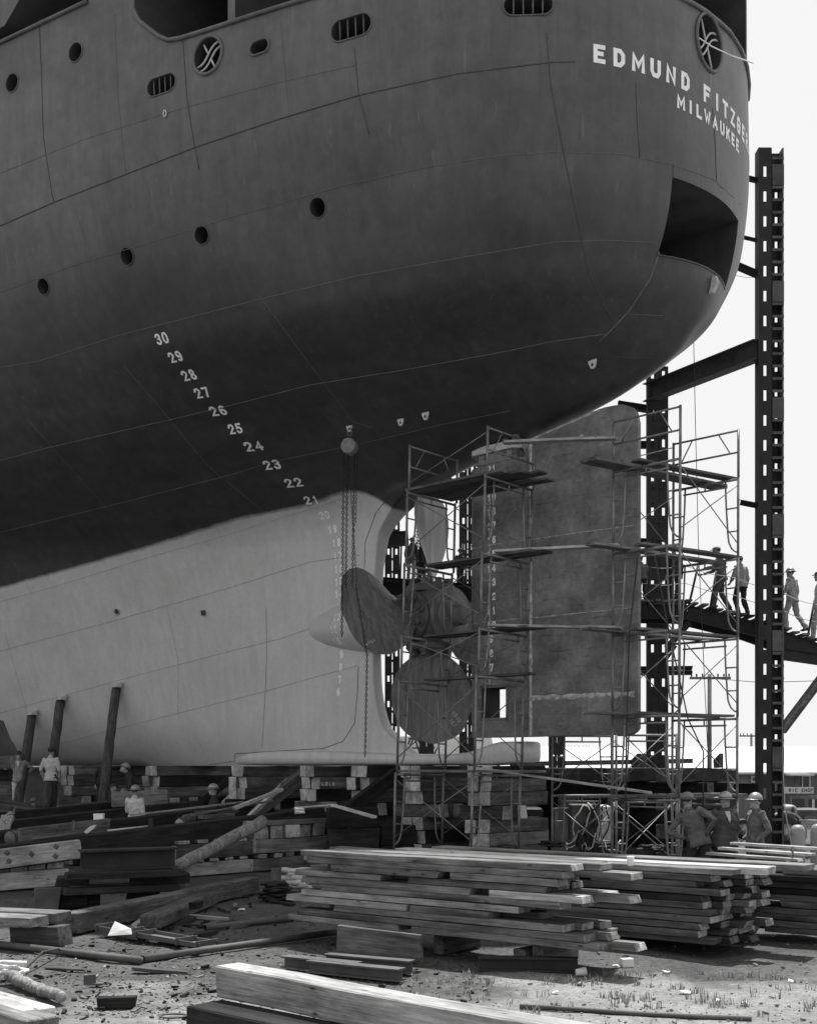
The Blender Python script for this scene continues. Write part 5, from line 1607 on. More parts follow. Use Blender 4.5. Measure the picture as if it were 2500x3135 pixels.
# ------------------------------------------------------------------ lumber piles
PD = Vector((.79, -.61, 0)).normalized()        # planks run to the right and towards us
PV = Vector((.61, .79, 0))                      # away, across the planks
ROWN = ['nearest', 'second', 'third', 'farthest']
def lumber(origin, layers, name, mats, thick=.078, width=.26, seed=3, length=(4.4, 5.2), shift=None, z0=.2, cols=3, pale=()):
    """layers of planks; origin = right-hand near end on the ground"""
    rs = random.Random(seed)
    z = z0
    for li in range(layers):
        left = 0.0
        for c in range(cols):
            L_ = rs.uniform(*length)
            e = rs.uniform(-.5, .16) if shift is None else shift(li, c, rs)
            p1 = origin + PD * e + PV * (.14 + c * (width + .015) + rs.uniform(-.03, .03))
            p0 = p1 - PD * (L_ + e + rs.uniform(-.35, .3))
            tw = rs.uniform(-.012, .012)
            p0.z = z + thick / 2 + rs.uniform(-.003, .003); p1.z = z + thick / 2 + rs.uniform(-.003, .003)
            p1 = p1 + PV * tw
            m = rs.choice(mats)
            if (li, c) in pale: m = W_NEW
            w = width * rs.uniform(.9, 1.03)
            th = thick * rs.uniform(.9, 1.0)
            if rs.random() < .22 and c == 0:        # a short piece completed by another
                cutp = rs.uniform(.35, .65)
                q = p0 + (p1 - p0) * cutp
                gap = (p1 - p0).normalized() * rs.uniform(.03, .5)
                o = timber('plank', p0, q, w, th, m, bev=.005)
                tag(o, f'left piece, {ORD[li]} plank up, {ROWN[c]} row, {name}', 'plank', f'planks of the {name}')
                o = timber('plank', q + gap, p1, w, th, rs.choice(mats), bev=.005)
                tag(o, f'right piece, {ORD[li]} plank up, {ROWN[c]} row, {name}', 'plank', f'planks of the {name}')
            else:
                o = timber('plank', p0, p1, w, th, m, bev=.005, end=ENDS.get(m))
                tag(o, f'{ORD[li]} plank up, {ROWN[c]} row, {name}', 'plank', f'planks of the {name}')
        z += thick + .004
    return z
GW = [W_PLANK, W_PLANK, W_GREY, W_PLANK, W_END]
DWD = [W_MID, W_DARK, W_MID, W_MID, W_GREY]
o1 = px(1800, HY, 12.75); o1.z = 0
def sh1(li, c, rs): return {0: .05, 1: .0, 2: -.25, 3: -1.15, 4: -.85, 5: -.35, 6: -.1, 7: -.5, 8: -.45, 9: -.2, 10: -.12, 11: .0}.get(li, 0) + rs.uniform(-.12, .1) + (.45 if c == 1 and li % 3 == 0 else 0)
z1 = lumber(o1, 11, 'front lumber pile', GW, seed=5, shift=sh1, z0=.26, pale=((3, 0), (4, 0)), length=(3.75, 4.2))
for i, s in enumerate((.75, 2.1, 3.4)):
    a = o1 - PD * s; a.z = .13
    tag(timber('bearer', a + PV * .22, a + PV * 1.0, .14, .24, W_MID), ['right-hand', 'middle', 'left-hand'][i] + ' bearer under the front lumber pile', 'timber')
o2 = px(2190, HY, 14.1); o2.z = 0
def sh2(li, c, rs): return rs.uniform(-.25, .12) + .06 * c
z2 = lumber(o2, 10, 'dark lumber pile behind', DWD, seed=11, shift=sh2, z0=.12, cols=4, length=(4.6, 5.2), width=.25)
a = o2 + PD * .5 + PV * .4; b = a - PD * 5.4; a.z = b.z = z2 + .05
tag(timber('top_plank', b, a, .3, .09, W_NEW, bev=.006), 'long bright plank lying on top of the dark lumber pile', 'plank')
a = o2 + PD * .75 + PV * .95; b = a - PD * 5.4; a.z = b.z = z2 + .06
tag(timber('top_plank', b, a, .36, .08, W_GREY, bev=.006), 'grey plank behind the bright plank on the dark lumber pile', 'plank')
a = o2 + PD * .2 + PV * .12; b = a - PD * 4.4; a.z = b.z = z2 + .035
tag(timber('top_plank', b, a, .24, .07, W_GREY, bev=.006), 'grey plank in front of the bright plank on the dark lumber pile', 'plank')
# crosswise stacks whose ends face the camera right of the pile
o3 = px(2262, HY, 15.2); o3.z = 0
lumber(o3, 9, 'small stack right of the dark pile', DWD, seed=23, shift=lambda li, c, rs: rs.uniform(-.12, .12), z0=.1, cols=3, length=(2.0, 2.6), width=.24)
o4 = px(2560, HY, 14.9); o4.z = 0
lumber(o4, 10, 'stack at the right edge', DWD, seed=29, shift=lambda li, c, rs: rs.uniform(-.08, .08), z0=.1, cols=3, length=(1.0, 1.15), width=.26)
for i in range(3):
    a = px(2290 + 38 * i, 2624 - 16 * i, 17.5); 
    tag(timber('pale_board', a + Vector((-.4, .7, 0)), a + Vector((.55, -.6, 0)), .13, .04, W_NEW, bev=.004), ['lowest', 'middle', 'top'][i] + ' of three bright boards lying behind the third man', 'plank')
bm = bmesh.new(); c = px(2362, HY, 18.2)
tag(timber('crate_block', Vector((c.x - .12, c.y, .82)), Vector((c.x + .14, c.y + .05, .82)), .4, .26, W_MID, bev=.01), 'squared block lying at the right end of the dark lumber pile', 'timber')
# paper cup on the plank
M_PAPER = mat('white_paper', .75, .06, 5, rough=.8, bump=.05)
bm = bmesh.new(); cp = px(1929, 2651, 14.6); bm_lathe(bm, [(0, .033), (.11, .045), (.112, .04), (.02, .03)], cp, UP, 16, cap=False)
tag(link_mesh('paper_cup', bm, M_PAPER, smooth=True), 'white paper cup standing on the lumber pile', 'cup')

# ------------------------------------------------------------------ foreground timbers and litter
W_FIR = wood('fresh_fir', .3, .12)
def fir_grain(m):
    N, L = m.node_tree.nodes, m.node_tree.links
    b = N['Principled BSDF']; src = b.inputs['Base Color'].links[0].from_socket
    tc = N.new('ShaderNodeTexCoord'); mp = N.new('ShaderNodeMapping'); mp.inputs['Scale'].default_value = (.55, 5.5, 5.5); L.new(tc.outputs['Object'], mp.inputs[0])
    w = N.new('ShaderNodeTexWave'); w.wave_type = 'RINGS'; w.rings_direction = 'X'; w.inputs['Scale'].default_value = 1.7; w.inputs['Distortion'].default_value = 5.5; w.inputs['Detail'].default_value = 3; w.inputs['Detail Scale'].default_value = .9
    L.new(mp.outputs[0], w.inputs['Vector'])
    r = N.new('ShaderNodeMapRange'); L.new(w.outputs['Fac'], r.inputs['Value']); r.inputs['To Min'].default_value = .86; r.inputs['To Max'].default_value = 1.06
    mu = N.new('ShaderNodeMath'); mu.operation = 'MULTIPLY'; L.new(src, mu.inputs[0]); L.new(r.outputs[0], mu.inputs[1]); L.new(mu.outputs[0], b.inputs['Base Color'])
fir_grain(W_FIR)
FD = Vector((1.55, -1.47, 0)).normalized(); FV = Vector((FD.y, -FD.x, 0)) * -1
# top timber: front top edge passes (657, 2956) at depth 9.8
a = px(657, 2956, 9.8)
a.z = .6
c = a + FV * .125; c.z = .6 - .125
tag(timber('squared_timber', c, c + FD * 5.2, .25, .25, W_FIR, bev=.01), 'large pale squared timber with wavy grain, uppermost in the near foreground', 'timber')
c2 = px(568, 3040, 9.55); c2.z = .17
c2 = c2 + FV * .17
tag(timber('squared_timber', c2, c2 + FD * 5.2, .36, .34, W_DARK, bev=.012), 'black squared timber under the large pale one in the foreground', 'timber')
# planks lower left
for i in range(2):
    q = Vector((-3.02 + .12 * i, 10.05 - .36 * i, .12)); p = q - Vector((.7, -.7, 0)) * 2.2
    tag(timber('thick_plank', p, q, .3, .16, W_NEW if i == 0 else W_GREY, bev=.01), ['pale', 'grey'][i] + ' thick plank in the bottom left corner', 'plank')
p = px(-60, 3125, 9.0); p.z = .12
tag(timber('thick_plank', p, p + Vector((1.9, -.9, 0)), .34, .22, W_MID, bev=.012), 'dark chamfered timber end in the bottom left corner', 'timber')
log('peeled_log', gp(35, 3016, .09), gp(186, 3082, .08), .062, .055, M_BARK2, 'short knotty log lying in the bottom left', 'log', .02)
knot_heap('frayed_rope', gp(28, 3010, .05), .2, M_PAPER, 'frayed pale rope heap on the end of the knotty log', 'rope', 9, .022, .9, 77)
# planks at left on supports
for i in range(2):
    p = gp(-80, 2845, 0); p.z = .34; q = px(120 + 72 * i, 2828 - 30 * i, 14.6 + .45 * i); q.z = .34
    p = q + Vector((-2.6, 1.0, 0))
    tag(timber('wide_plank', p, q, .36, .12, W_GREY, bev=.008), ['near', 'far'][i] + ' of two wide planks on blocks at the left edge', 'plank')
q = px(120, 2846, 14.8)
tag(timber('support_block', Vector((q.x - .35, q.y + .25, .14)), Vector((q.x + .3, q.y + .05, .14)), .3, .24, W_MID), 'dark block under the two wide planks', 'timber')
# long squared timber lying diagonally
p = gp(212, 2866); q = gp(775, 2738); p.z = q.z = .14
tag(timber('long_timber', p, q, .25, .27, W_MID, bev=.012), 'long dark squared timber lying diagonally across the yard', 'timber')
p = gp(460, 2858); q = gp(640, 2775); p.z = q.z = .12
tag(timber('notched_timber', p, q, .3, .2, W_MID, bev=.03), 'short dark timber with a notch on top, beside the long diagonal one', 'timber')
tag(timber('notch_block', Vector(px(588, 2775, 17.0)), Vector(px(612, 2768, 17.3)), .1, .1, W_DARK), 'small dark block set in the notch of the short timber', 'timber')
# steel girder on planks
p = gp(262, 2775); q = gp(545, 2758); 
def flatp(v, z): return Vector((v.x, v.y, z))
tag(ibeam('plate_girder', flatp(px(246, HY, 18.9), .74), flatp(px(535, HY, 19.6), .74), .32, .36, M_DARKSTEEL, 'dark steel girder offcut lying on a stack of planks', 'girder', tk=.03), kind='thing')
for i, (z, x0, x1, D0, m) in enumerate(((.53, 200, 560, 18.5, W_DARK), (.53, 215, 520, 18.95, W_MID), (.3, 195, 545, 18.5, W_DARK), (.3, 210, 560, 18.9, W_MID))):
    tag(timber('girder_bearer', flatp(px(x0, HY, D0), z), flatp(px(x1, HY, D0 + .7), z), .34, .1, m, bev=.008), ['upper front', 'upper rear', 'lower front', 'lower rear'][i] + ' dark plank under the steel girder', 'plank')
for i, (x, z) in enumerate(((215, .41), (440, .41), (210, .12), (250, .12), (430, .12), (525, .41))):
    c = px(x, HY, 18.6 + .0018 * x)
    tag(timber('spacer_block', flatp(c, z) + Vector((-.22, 0, 0)), flatp(c, z) + Vector((.26, .12, 0)), .5, .14 if z > .3 else .22, W_DARK, bev=.01), ['left upper', 'middle upper', 'left lower front', 'left lower rear', 'middle lower', 'right upper'][i] + ' spacer block under the steel girder', 'timber')
# crumpled box / drum, white sheet, channel iron
bm = bmesh.new()
c = gp(140, 2790)
vs = bm_box(bm, (c.x, c.y, .17), (.36, .32, .34), Matrix.Rotation(.35, 3, 'Z'))
for k, v in enumerate(vs): v.co += Vector((rng.uniform(-.05, .05), rng.uniform(-.05, .05), rng.uniform(-.04, .03)))
tag(bevel(link_mesh('dented_carton', bm, M_GREYSTEEL), .02, 2), 'dented dark carton lying open near the two wide planks', 'carton')
bm = bmesh.new()
pts = [px(330, 2867, 14.6), px(404, 2862, 14.6), px(402, 2845, 14.65), px(352, 2822, 14.75)]
ctr = [bm.verts.new(p) for p in pts]; mid = bm.verts.new((pts[0] + pts[1] + pts[2] + pts[3]) / 4 + Vector((0, -.012, .004)))
for i in range(4): bm.faces.new((ctr[i], ctr[(i + 1) % 4], mid))
o = link_mesh('white_sheet', bm, M_LUG); sm = o.modifiers.new('thick', 'SOLIDIFY'); sm.thickness = .006
tag(o, 'bright white sheet of card standing against the channel iron', 'card')
def channel_iron(a, b, w, h, label, m=M_GREYSTEEL, clips=()):
    a, b = Vector(a), Vector(b); x = (b - a).normalized(); y = UP.cross(x).normalized(); z = x.cross(y); L_ = (b - a).length
    t = empty('channel_iron', a, label, 'channel')
    bm = bmesh.new(); tk = .015
    o2 = [(-w / 2, 0), (w / 2, 0), (w / 2, h), (w / 2 - tk, h), (w / 2 - tk, tk), (-w / 2 + tk, tk), (-w / 2 + tk, h), (-w / 2, h)]
    bm_prism(bm, [a + y * p + z * q for p, q in o2], x * L_); link_mesh('channel_web', bm, m, t)
    for s in clips:
        c = a + x * L_ * s
        bm = bmesh.new(); bm_bar(bm, c + y * (w / 2 + .02) + z * (h * .6), c - y * (w / 2 + .02) + z * (h * .6), .02, h * 1.5, up=z); link_mesh('clip_angle', bm, m, t)
    return t
channel_iron(gp(318, 2868, .1), gp(640, 2916, .06), .3, .06, 'steel channel with upright clips lying in the left foreground', clips=(.03, .3, .42, .8, .98))
# pipes and bars
line_obj('flat_bar', [gp(-40, 2905, .07), gp(180, 2928, .06), gp(432, 2955, .05)], .05, M_GREYSTEEL, 'long dark bar lying from the left edge to the pipe', 'bar')
def pipe(a, b, r, label):
    bm = bmesh.new(); x, y, z = frame_from(Vector(a), Vector(b))
    bm_lathe(bm, [(0, r * .85), (0, r), ((Vector(b) - Vector(a)).length, r), ((Vector(b) - Vector(a)).length, r * .85)], a, z, 16, cap=False)
    return tag(link_mesh('steel_pipe', bm, M_GREYSTEEL, smooth=True), label, 'pipe')
pipe(gp(438, 2950, .05), gp(1030, 2868, .06), .042, 'long steel pipe lying in front of the front lumber pile')
pipe(gp(628, 2852, .05), gp(905, 2822, .05), .042, 'shorter steel pipe ending at the left end of the lumber')
line_obj('bent_wire', [gp(60, 2995, .03), gp(130, 2960, .16), gp(178, 2932, .1), gp(195, 2925, .03)], .012, M_ROPE, 'bent dark rod rising over the long bar', 'rod')
# I-beams under the pile
tag(ibeam('steel_joist', gp(1000, 2966, .1), gp(1262, 2990, .1), .14, .14, M_GREYSTEEL, 'steel joist lying nearest under the front lumber pile', 'joist', tk=.018), kind='thing')
tag(ibeam('steel_joist', gp(872, 2968, .09), gp(1098, 2992, .09), .13, .16, M_GREYSTEEL, 'steel joist in front of the first, sunlit on top', 'joist', tk=.018), kind='thing')
tag(ibeam('steel_joist', gp(950, 2982, .09), gp(1165, 3006, .09), .13, .16, M_GREYSTEEL, 'middle steel joist of the three by the pale timber', 'joist', tk=.018), kind='thing')
tag(ibeam('steel_joist', gp(1050, 2994, .09), gp(1230, 3012, .09), .13, .16, M_GREYSTEEL, 'short steel joist nearest the large pale timber', 'joist', tk=.018), kind='thing')
tag(ibeam('steel_joist', gp(1465, 2974, .09), gp(1768, 2980, .09), .15, .15, M_DARKSTEEL, 'dark steel joist under the right end of the front lumber pile', 'joist', tk=.018), kind='thing')
p = gp(1035, 2935); q = gp(1290, 2975); p.z = q.z = .2
tag(timber('edge_board', p, q, .06, .3, W_MID), 'dark board on edge in front of the left bearer', 'board')
p = gp(1590, 2958, .1); tag(timber('short_block', p, p + Vector((.3, .35, 0)), .16, .16, W_GREY), 'short block under the overhanging planks', 'timber')
p = gp(300, 3090, .06); q = gp(415, 3088, .06)
tag(timber('short_block', p, q, .1, .11, W_DARK), 'dark short stick of timber near the bottom left', 'timber')
p = gp(275, 3025, .05); bm = bmesh.new(); bm_box(bm, p + Vector((0, 0, .03)), (.12, .02, .1), Matrix.Rotation(.5, 3, 'Z')); bm_box(bm, p + Vector((.06, .03, -.015)), (.14, .1, .02)); tag(link_mesh('bent_bracket', bm, M_GREYSTEEL), 'small bent steel bracket on the ground near the knotty log', 'bracket')
line_obj('hoop', [gp(530, 3118, .02) + Vector((.12 * math.cos(k * .45), .09 * math.sin(k * .45), .0)) for k in range(15)], .01, M_GREYSTEEL, 'dark iron hoop beside the black squared timber', 'hoop')
line_obj('rod', [gp(1590, 3092, .03), gp(1750, 3100, .03), gp(1960, 3112, .02), gp(2300, 3128, .02)], .025, M_GREYSTEEL, 'long rod half buried in grass at the bottom right', 'rod')
# chain hoist heap by the pile
knot_heap('chain_heap', gp(850, 2762, .02), .34, M_CHAIN, 'heap of chain and tackle at the left end of the front lumber pile', 'chain', 14, .03, .9, 3)
knot_heap('canvas_heap', gp(905, 2735, .1), .3, M_LUG, 'pale crumpled canvas on the heap of tackle', 'canvas', 9, .055, 1.1, 8)
p = gp(862, 2750); tag(timber('tackle_block', p + Vector((-.1, 0, .05)), p + Vector((-.1, .05, .5)), .16, .2, W_MID, up=Vector((0, 1, 0))), 'wooden tackle block standing in the heap of chain', 'block')
# litter
bm = bmesh.new(); p = gp(1762, 2990); bm_lathe(bm, [(0, .035), (.11, .047), (.11, .042), (.01, .03)], p + Vector((0, 0, .04)), Vector((.93, .1, .12)), 14, cap=False)
tag(link_mesh('paper_cup', bm, M_PAPER, smooth=True), 'white paper cup lying on its side in front of the dark joist', 'cup')
p = gp(1918, 2962); bm = bmesh.new(); bm_box(bm, p + Vector((0, 0, .05)), (.13, .08, .09), Matrix.Rotation(.3, 3, 'Z')); tag(link_mesh('small_carton', bm, M_PAPER), 'small white carton with dark printed marks on the ground', 'carton')
for k, (dx) in enumerate((-.025, .03)):
    pass
for i, (x, y, s) in enumerate(((2282, 2888, .14), (2098, 3045, .12), (1480 + 560, 2982, .09), (2420, 3010, .06), (1700, 3045, .08), (2280, 3080, .1), (1885, 2965, .1), (2365, 2872, .08), (740, 2790, .12), (2200, 3070, .06))):
    p = gp(x, y, .012); bm = bmesh.new()
    q = [Vector((s * rng.uniform(.4, .6) * math.cos(a), s * rng.uniform(.3, .5) * math.sin(a), rng.uniform(0, .03))) for a in (0, 1.2, 2.3, 3.4, 4.6, 5.5)]
    bm.faces.new([bm.verts.new(p + v) for v in q]); bmesh.ops.triangulate(bm, faces=bm.faces)
    o = link_mesh('paper_scrap', bm, M_PAPER); sm = o.modifiers.new('thick', 'SOLIDIFY'); sm.thickness = .004
    tag(o, ['white scrap of paper right of the dark lumber pile', 'pale scrap in the grass at lower right', 'small pale scrap beyond the white carton', 'tiny pale scrap near the right edge', 'pale scrap near the paper cup', 'pale scrap on the sunlit sand', 'crumpled scrap touching the white carton', 'scrap beside a thin stick on the right', 'white scrap among the chips by the short notched timber', 'pale scrap in the sand at lower right'][i], 'paper')
# wood chips and dark rubble: too many to count
def chips(name, n, seed, region, m, smin, smax, label, flat=.25):
    rs = random.Random(seed); vs, fs = [], []
    for i in range(n):
        x = rs.uniform(region[0], region[1]); y = region[2] + (region[3] - region[2]) * rs.random() ** region[4]
        p = gp(x, y, .0)
        if mnoise.noise(Vector((p.x * .8, p.y * .8, seed))) < rs.uniform(-.6, .35): continue
        L_ = rs.uniform(smin, smax) * (1 + 1.6 * (rs.random() ** 6)); w = L_ * rs.uniform(.15, .6); t = max(.006, w * flat)
        a = rs.uniform(0, 6.28); tilt = rs.uniform(-.35, .35)
        R_ = Matrix.Rotation(a, 3, 'Z') @ Matrix.Rotation(tilt, 3, 'Y')
        k = len(vs)
        for dz in (-1, 1):
            for dx, dy in ((-1, -1), (1, -1), (1, 1), (-1, 1)):
                vs.append(p + R_ @ Vector((dx * L_ / 2 * rs.uniform(.7, 1), dy * w / 2 * rs.uniform(.6, 1), dz * t / 2)) + Vector((0, 0, t / 2 + abs(tilt) * L_ * .3)))
        fs += [(k, k + 3, k + 2, k + 1), (k + 4, k + 5, k + 6, k + 7), (k, k + 1, k + 5, k + 4), (k + 1, k + 2, k + 6, k + 5), (k + 2, k + 3, k + 7, k + 6), (k + 3, k, k + 4, k + 7)]
    me = bpy.data.meshes.new(name); me.from_pydata(vs, [], fs); me.materials.append(m)
    o = bpy.data.objects.new(name, me); COL.objects.link(o)
    return tag(o, label, 'debris', kind='stuff')
chips('wood_chips', 1300, 1, (0, 1300, 2720, 3120, .8), W_PLANK, .015, .06, 'pale wood chips scattered over the yard')
chips('wood_shavings', 900, 15, (150, 700, 2870, 3110, .9), W_END, .012, .05, 'pale shavings and splinters in the sunlit left foreground')
chips('dark_rubble', 1500, 2, (0, 1500, 2700, 3130, .8), W_DARK, .012, .06, 'dark clods and splinters scattered over the yard', .6)
chips('sand_clods', 2200, 4, (0, 2500, 2880, 3135, .9), W_GREY, .008, .03, 'small clods and stones on the sand', .7)
for i in range(26):
    rs = random.Random(900 + i)
    x, y = (rs.uniform(330, 900), rs.uniform(2745, 2850)) if i < 16 else (rs.uniform(180, 640), rs.uniform(2800, 2990))
    p = gp(x, y, .03); a = rs.uniform(0, 3.14); L_ = rs.uniform(.25, .7)
    d = Vector((math.cos(a), math.sin(a), rs.uniform(-.02, .08)))
    tag(timber('scrap_board', p - d * L_ / 2, p + d * L_ / 2, rs.uniform(.05, .14), rs.uniform(.02, .06), rs.choice([W_GREY, W_MID, W_NEW, W_DARK, W_MID]), bev=.003), 'short scrap board lying in the litter between the girder and the lumber' if i < 16 else 'scrap board in the litter near the left foreground pipes', 'board', 'scrap boards in the litter' if i < 16 else 'scrap boards in the left foreground')
# grass
def grass(name, n, seed, region, label, hgt=(.03, .11)):
    rs = random.Random(seed); vs, fs = [], []
    for i in range(n):
        x = rs.uniform(region[0], region[1]); y = rs.uniform(region[2], region[3])
        p = gp(x, y, -.01)
        if mnoise.noise(Vector((p.x * 2.2, p.y * 2.2, 11))) < rs.uniform(-.05, .5): continue
        for b in range(rs.randint(4, 11)):
            h = rs.uniform(*hgt); a = rs.uniform(0, 6.28); lean = rs.uniform(.1, .7) * h; w = rs.uniform(.003, .006)
            q = p + Vector((rs.uniform(-.04, .04), rs.uniform(-.04, .04), 0)); d = Vector((math.cos(a), math.sin(a), 0)); s = Vector((-d.y, d.x, 0)) * w
            k = len(vs); vs += [q - s, q + s, q + d * lean * .4 + UP * h * .65 + s * .7, q + d * lean * .4 + UP * h * .65 - s * .7, q + d * lean + UP * h]
            fs += [(k, k + 1, k + 2, k + 3), (k + 3, k + 2, k + 4)]
    me = bpy.data.meshes.new(name); me.from_pydata(vs, [], fs); me.materials.append(mat('dry_grass', .24, .4, 4, rough=.8, bump=0))
    o = bpy.data.objects.new(name, me); COL.objects.link(o)
    return tag(o, label, 'grass', kind='stuff')
grass('grass', 950, 6, (1230, 2500, 2985, 3140), 'sparse dry grass on the sand at lower right')

# ------------------------------------------------------------------ yard beyond the stern
GB = -2.2
M_WALL = mat('painted_boards', .16, .25, 1.2, rough=.9, bump=.2, bscale=6, stretch=(3, 1, .3))
M_TIN = mat('tin_roof', .5, .1, .6, rough=.7, bump=.05)
M_GLASS = mat('dark_glass', .03, .3, 3, rough=.15, bump=0, spec=.6)
M_TRIM = mat('white_trim', .55, .15, 3, rough=.8)
def bx(name, x0, x1, y0, y1, z0, z1, m, parent=None):
    bm = bmesh.new(); bm_box(bm, ((x0 + x1) / 2, (y0 + y1) / 2, (z0 + z1) / 2), (x1 - x0, y1 - y0, z1 - z0))
    return link_mesh(name, bm, m, parent)
BD = 89.0
def bX(x, d=BD): return (x - CX) / FPX * d
def bZ(y, d=BD): return EYE.z + (HY - y) / FPX * d
shop = tag(empty('workshop', (bX(2300), BD, GB), 'low boarded workshop with a pale roof and a lettered sign above its door', 'building'), kind='thing')
xl, xr = bX(2040), bX(2760)
eave, zr = bZ(2371), 3.55
bx('wall', xl, xr, BD, BD + 14, GB - .3, eave, M_WALL, shop)
bm = bmesh.new()
bm_prism(bm, [Vector((xl - 12, BD - .5, eave)), Vector((xl - 12, BD + 7, zr)), Vector((xl - 12, BD + 14.5, eave)), Vector((xl - 12, BD + 14.5, eave + .15)), Vector((xl - 12, BD + 7, zr + .15)), Vector((xl - 12, BD - .5, eave + .15))], Vector((xr - xl + 24, 0, 0)))
link_mesh('roof', bm, M_TIN, shop)
for x0, x1, y0, y1 in ((2228, 2248, 2378, 2396), (2300, 2315, 2378, 2394), (2455, 2476, 2376, 2414), (2150, 2170, 2378, 2396)):
    w = bx('window', bX(x0), bX(x1), BD - .06, BD - .01, bZ(y1), bZ(y0), M_GLASS, shop)
    for s in (0, 1):
        bx('frame', bX(x0) - .06 if s == 0 else bX(x1) - .02, bX(x0) + .02 if s == 0 else bX(x1) + .06, BD - .1, BD - .062, bZ(y1) - .06, bZ(y0) + .06, M_TRIM, w)
        bx('frame', bX(x0) + .021, bX(x1) - .021, BD - .1, BD - .062, (bZ(y0) if s == 0 else bZ(y1)) - .05, (bZ(y0) if s == 0 else bZ(y1)) + .05, M_TRIM, w)
bx('door', bX(2408), bX(2440), BD - .06, BD - .01, GB, bZ(2442), M_GLASS, shop)
bx('lean_to_wall', bX(2399), bX(2540), BD - 1.5, BD - .1, GB, bZ(2436), M_WALL, shop)
bx('doorway', bX(2405), bX(2441), BD - 1.56, BD - 1.51, GB, bZ(2444), M_GLASS, shop)
for x0, x1 in ((2455, 2500), (2463, 2470)): bx('window', bX(x0), bX(x1), BD - 1.6 - .01 * (x0 == 2463), BD - 1.52, bZ(2492), bZ(2446), M_GLASS if x0 == 2455 else M_TRIM, shop)
bx('eave_board', bX(2398), bX(2466), BD - 1.9, BD - .02, bZ(2375), bZ(2370), M_TRIM, shop)
bx('vent', bX(2394), bX(2404), BD + 2.5, BD + 3.2, bZ(2310), bZ(2298), M_GREYSTEEL, shop)
sign = bx('sign', bX(2376), bX(2465), BD - 1.75, BD - 1.68, bZ(2428), bZ(2409), M_TRIM, shop)
for i, ch in enumerate('RIC SHOP'):
    if ch == ' ': continue
    vs, fs = block_letter(ch, .27, .17, .05)
    xx = bX(2394.5 + i * 9.3)
    lay_flat('letter', vs, fs, lambda a, c: Vector((xx + a, BD - 1.757, bZ(2418.5) + c)), M_BLACK, sign)
# long pale shed roof farther left, dark sheds behind the hull
def shed(x0, x1, D, zb, ze, zr, label, mw, mr, depth=10):
    t = tag(empty('shed', (bX((x0 + x1) / 2, D), D, zb), label, 'building'), kind='thing')
    bx('wall', bX(x0, D), bX(x1, D), D, D + depth, zb - .2, ze, mw, t)
    bm = bmesh.new(); a = bX(x0, D) - .4
    bm_prism(bm, [Vector((a, D - .4, ze)), Vector((a, D + depth / 2, zr)), Vector((a, D + depth + .4, ze)), Vector((a, D + depth + .4, ze + .12)), Vector((a, D + depth / 2, zr + .12)), Vector((a, D - .4, ze + .12))], Vector((bX(x1, D) - bX(x0, D) + .8, 0, 0)))
    link_mesh('roof', bm, mr, t)
    return t
shed(1540, 2030, 105, GB, 1.6, 3.6, 'far pale-roofed shed seen below the rudder', M_WALL, M_TIN)
shed(-700, 1500, 75, -2.3, 2.0, 4.0, 'long dark shed far beyond the keel blocks', M_PLATE, M_PLATE)
# raised steel frame with rails beyond the rudder
FDp = 58.0
fr = tag(empty('rail_frame', (bX(1800, FDp), FDp, GB), 'long low dark steel frame with upright posts, far below the rudder', 'frame'), kind='thing')
for y, hgt in ((2334, .22), (2358, .25), (2372, .12), (2398, .16)):
    ibeam('rail', px(1560, y + 6, FDp), px(2120, y + (-4 if y < 2340 else 2), FDp), hgt, .15, M_GREYSTEEL, parent=fr)
for i in range(22):
    x = 1566 + i * 25 + rng.uniform(-6, 6)
    ibeam('rail_post', px(x, 2332, FDp + .1), px(x, 2410 if i % 3 else 2480, FDp + .1), .12 if i % 4 else .5, .12, M_DARKSTEEL, parent=fr)
for x in (1944, 1960, 2196):
    bm = bmesh.new(); bm_prism(bm, [px(x - 14, 2328, FDp - .5), px(x + 6, 2307, FDp - .5), px(x + 6, 2350, FDp - .5), px(x - 12, 2352, FDp - .5)], Vector((.25, .3, 0)))
    tag(link_mesh('gusset_plate', bm, M_DARKSTEEL), ['left of two triangular plates standing behind the rudder tower', 'right of two triangular plates standing behind the rudder tower', 'triangular plate standing beside the utility pole foot'][(1944, 1960, 2196).index(x)], 'plate')
# dark stacks that close the view below the frame
for i, (x0, x1, D, z1) in enumerate(((1540, 1700, 40, .9), (1690, 1860, 43, .8), (1850, 2010, 46, .6), (2010, 2180, 46, .3))):
    for k in range(4):
        z = -.9 + .42 * k
        if z > z1: break
        a, b = flatp(px(x0 + 8 * (k % 2), HY, D), z), flatp(px(x1 - 10 * (k % 3), HY, D + .5), z)
        tag(timber('stacked_timber', a, b, .9, .4, W_DARK if (i + k) % 2 else W_MID, bev=.01), f'{ORD[k]} timber up in the {ORD[i]} far dark stack from the propeller', 'timber', 'far stacked timbers')
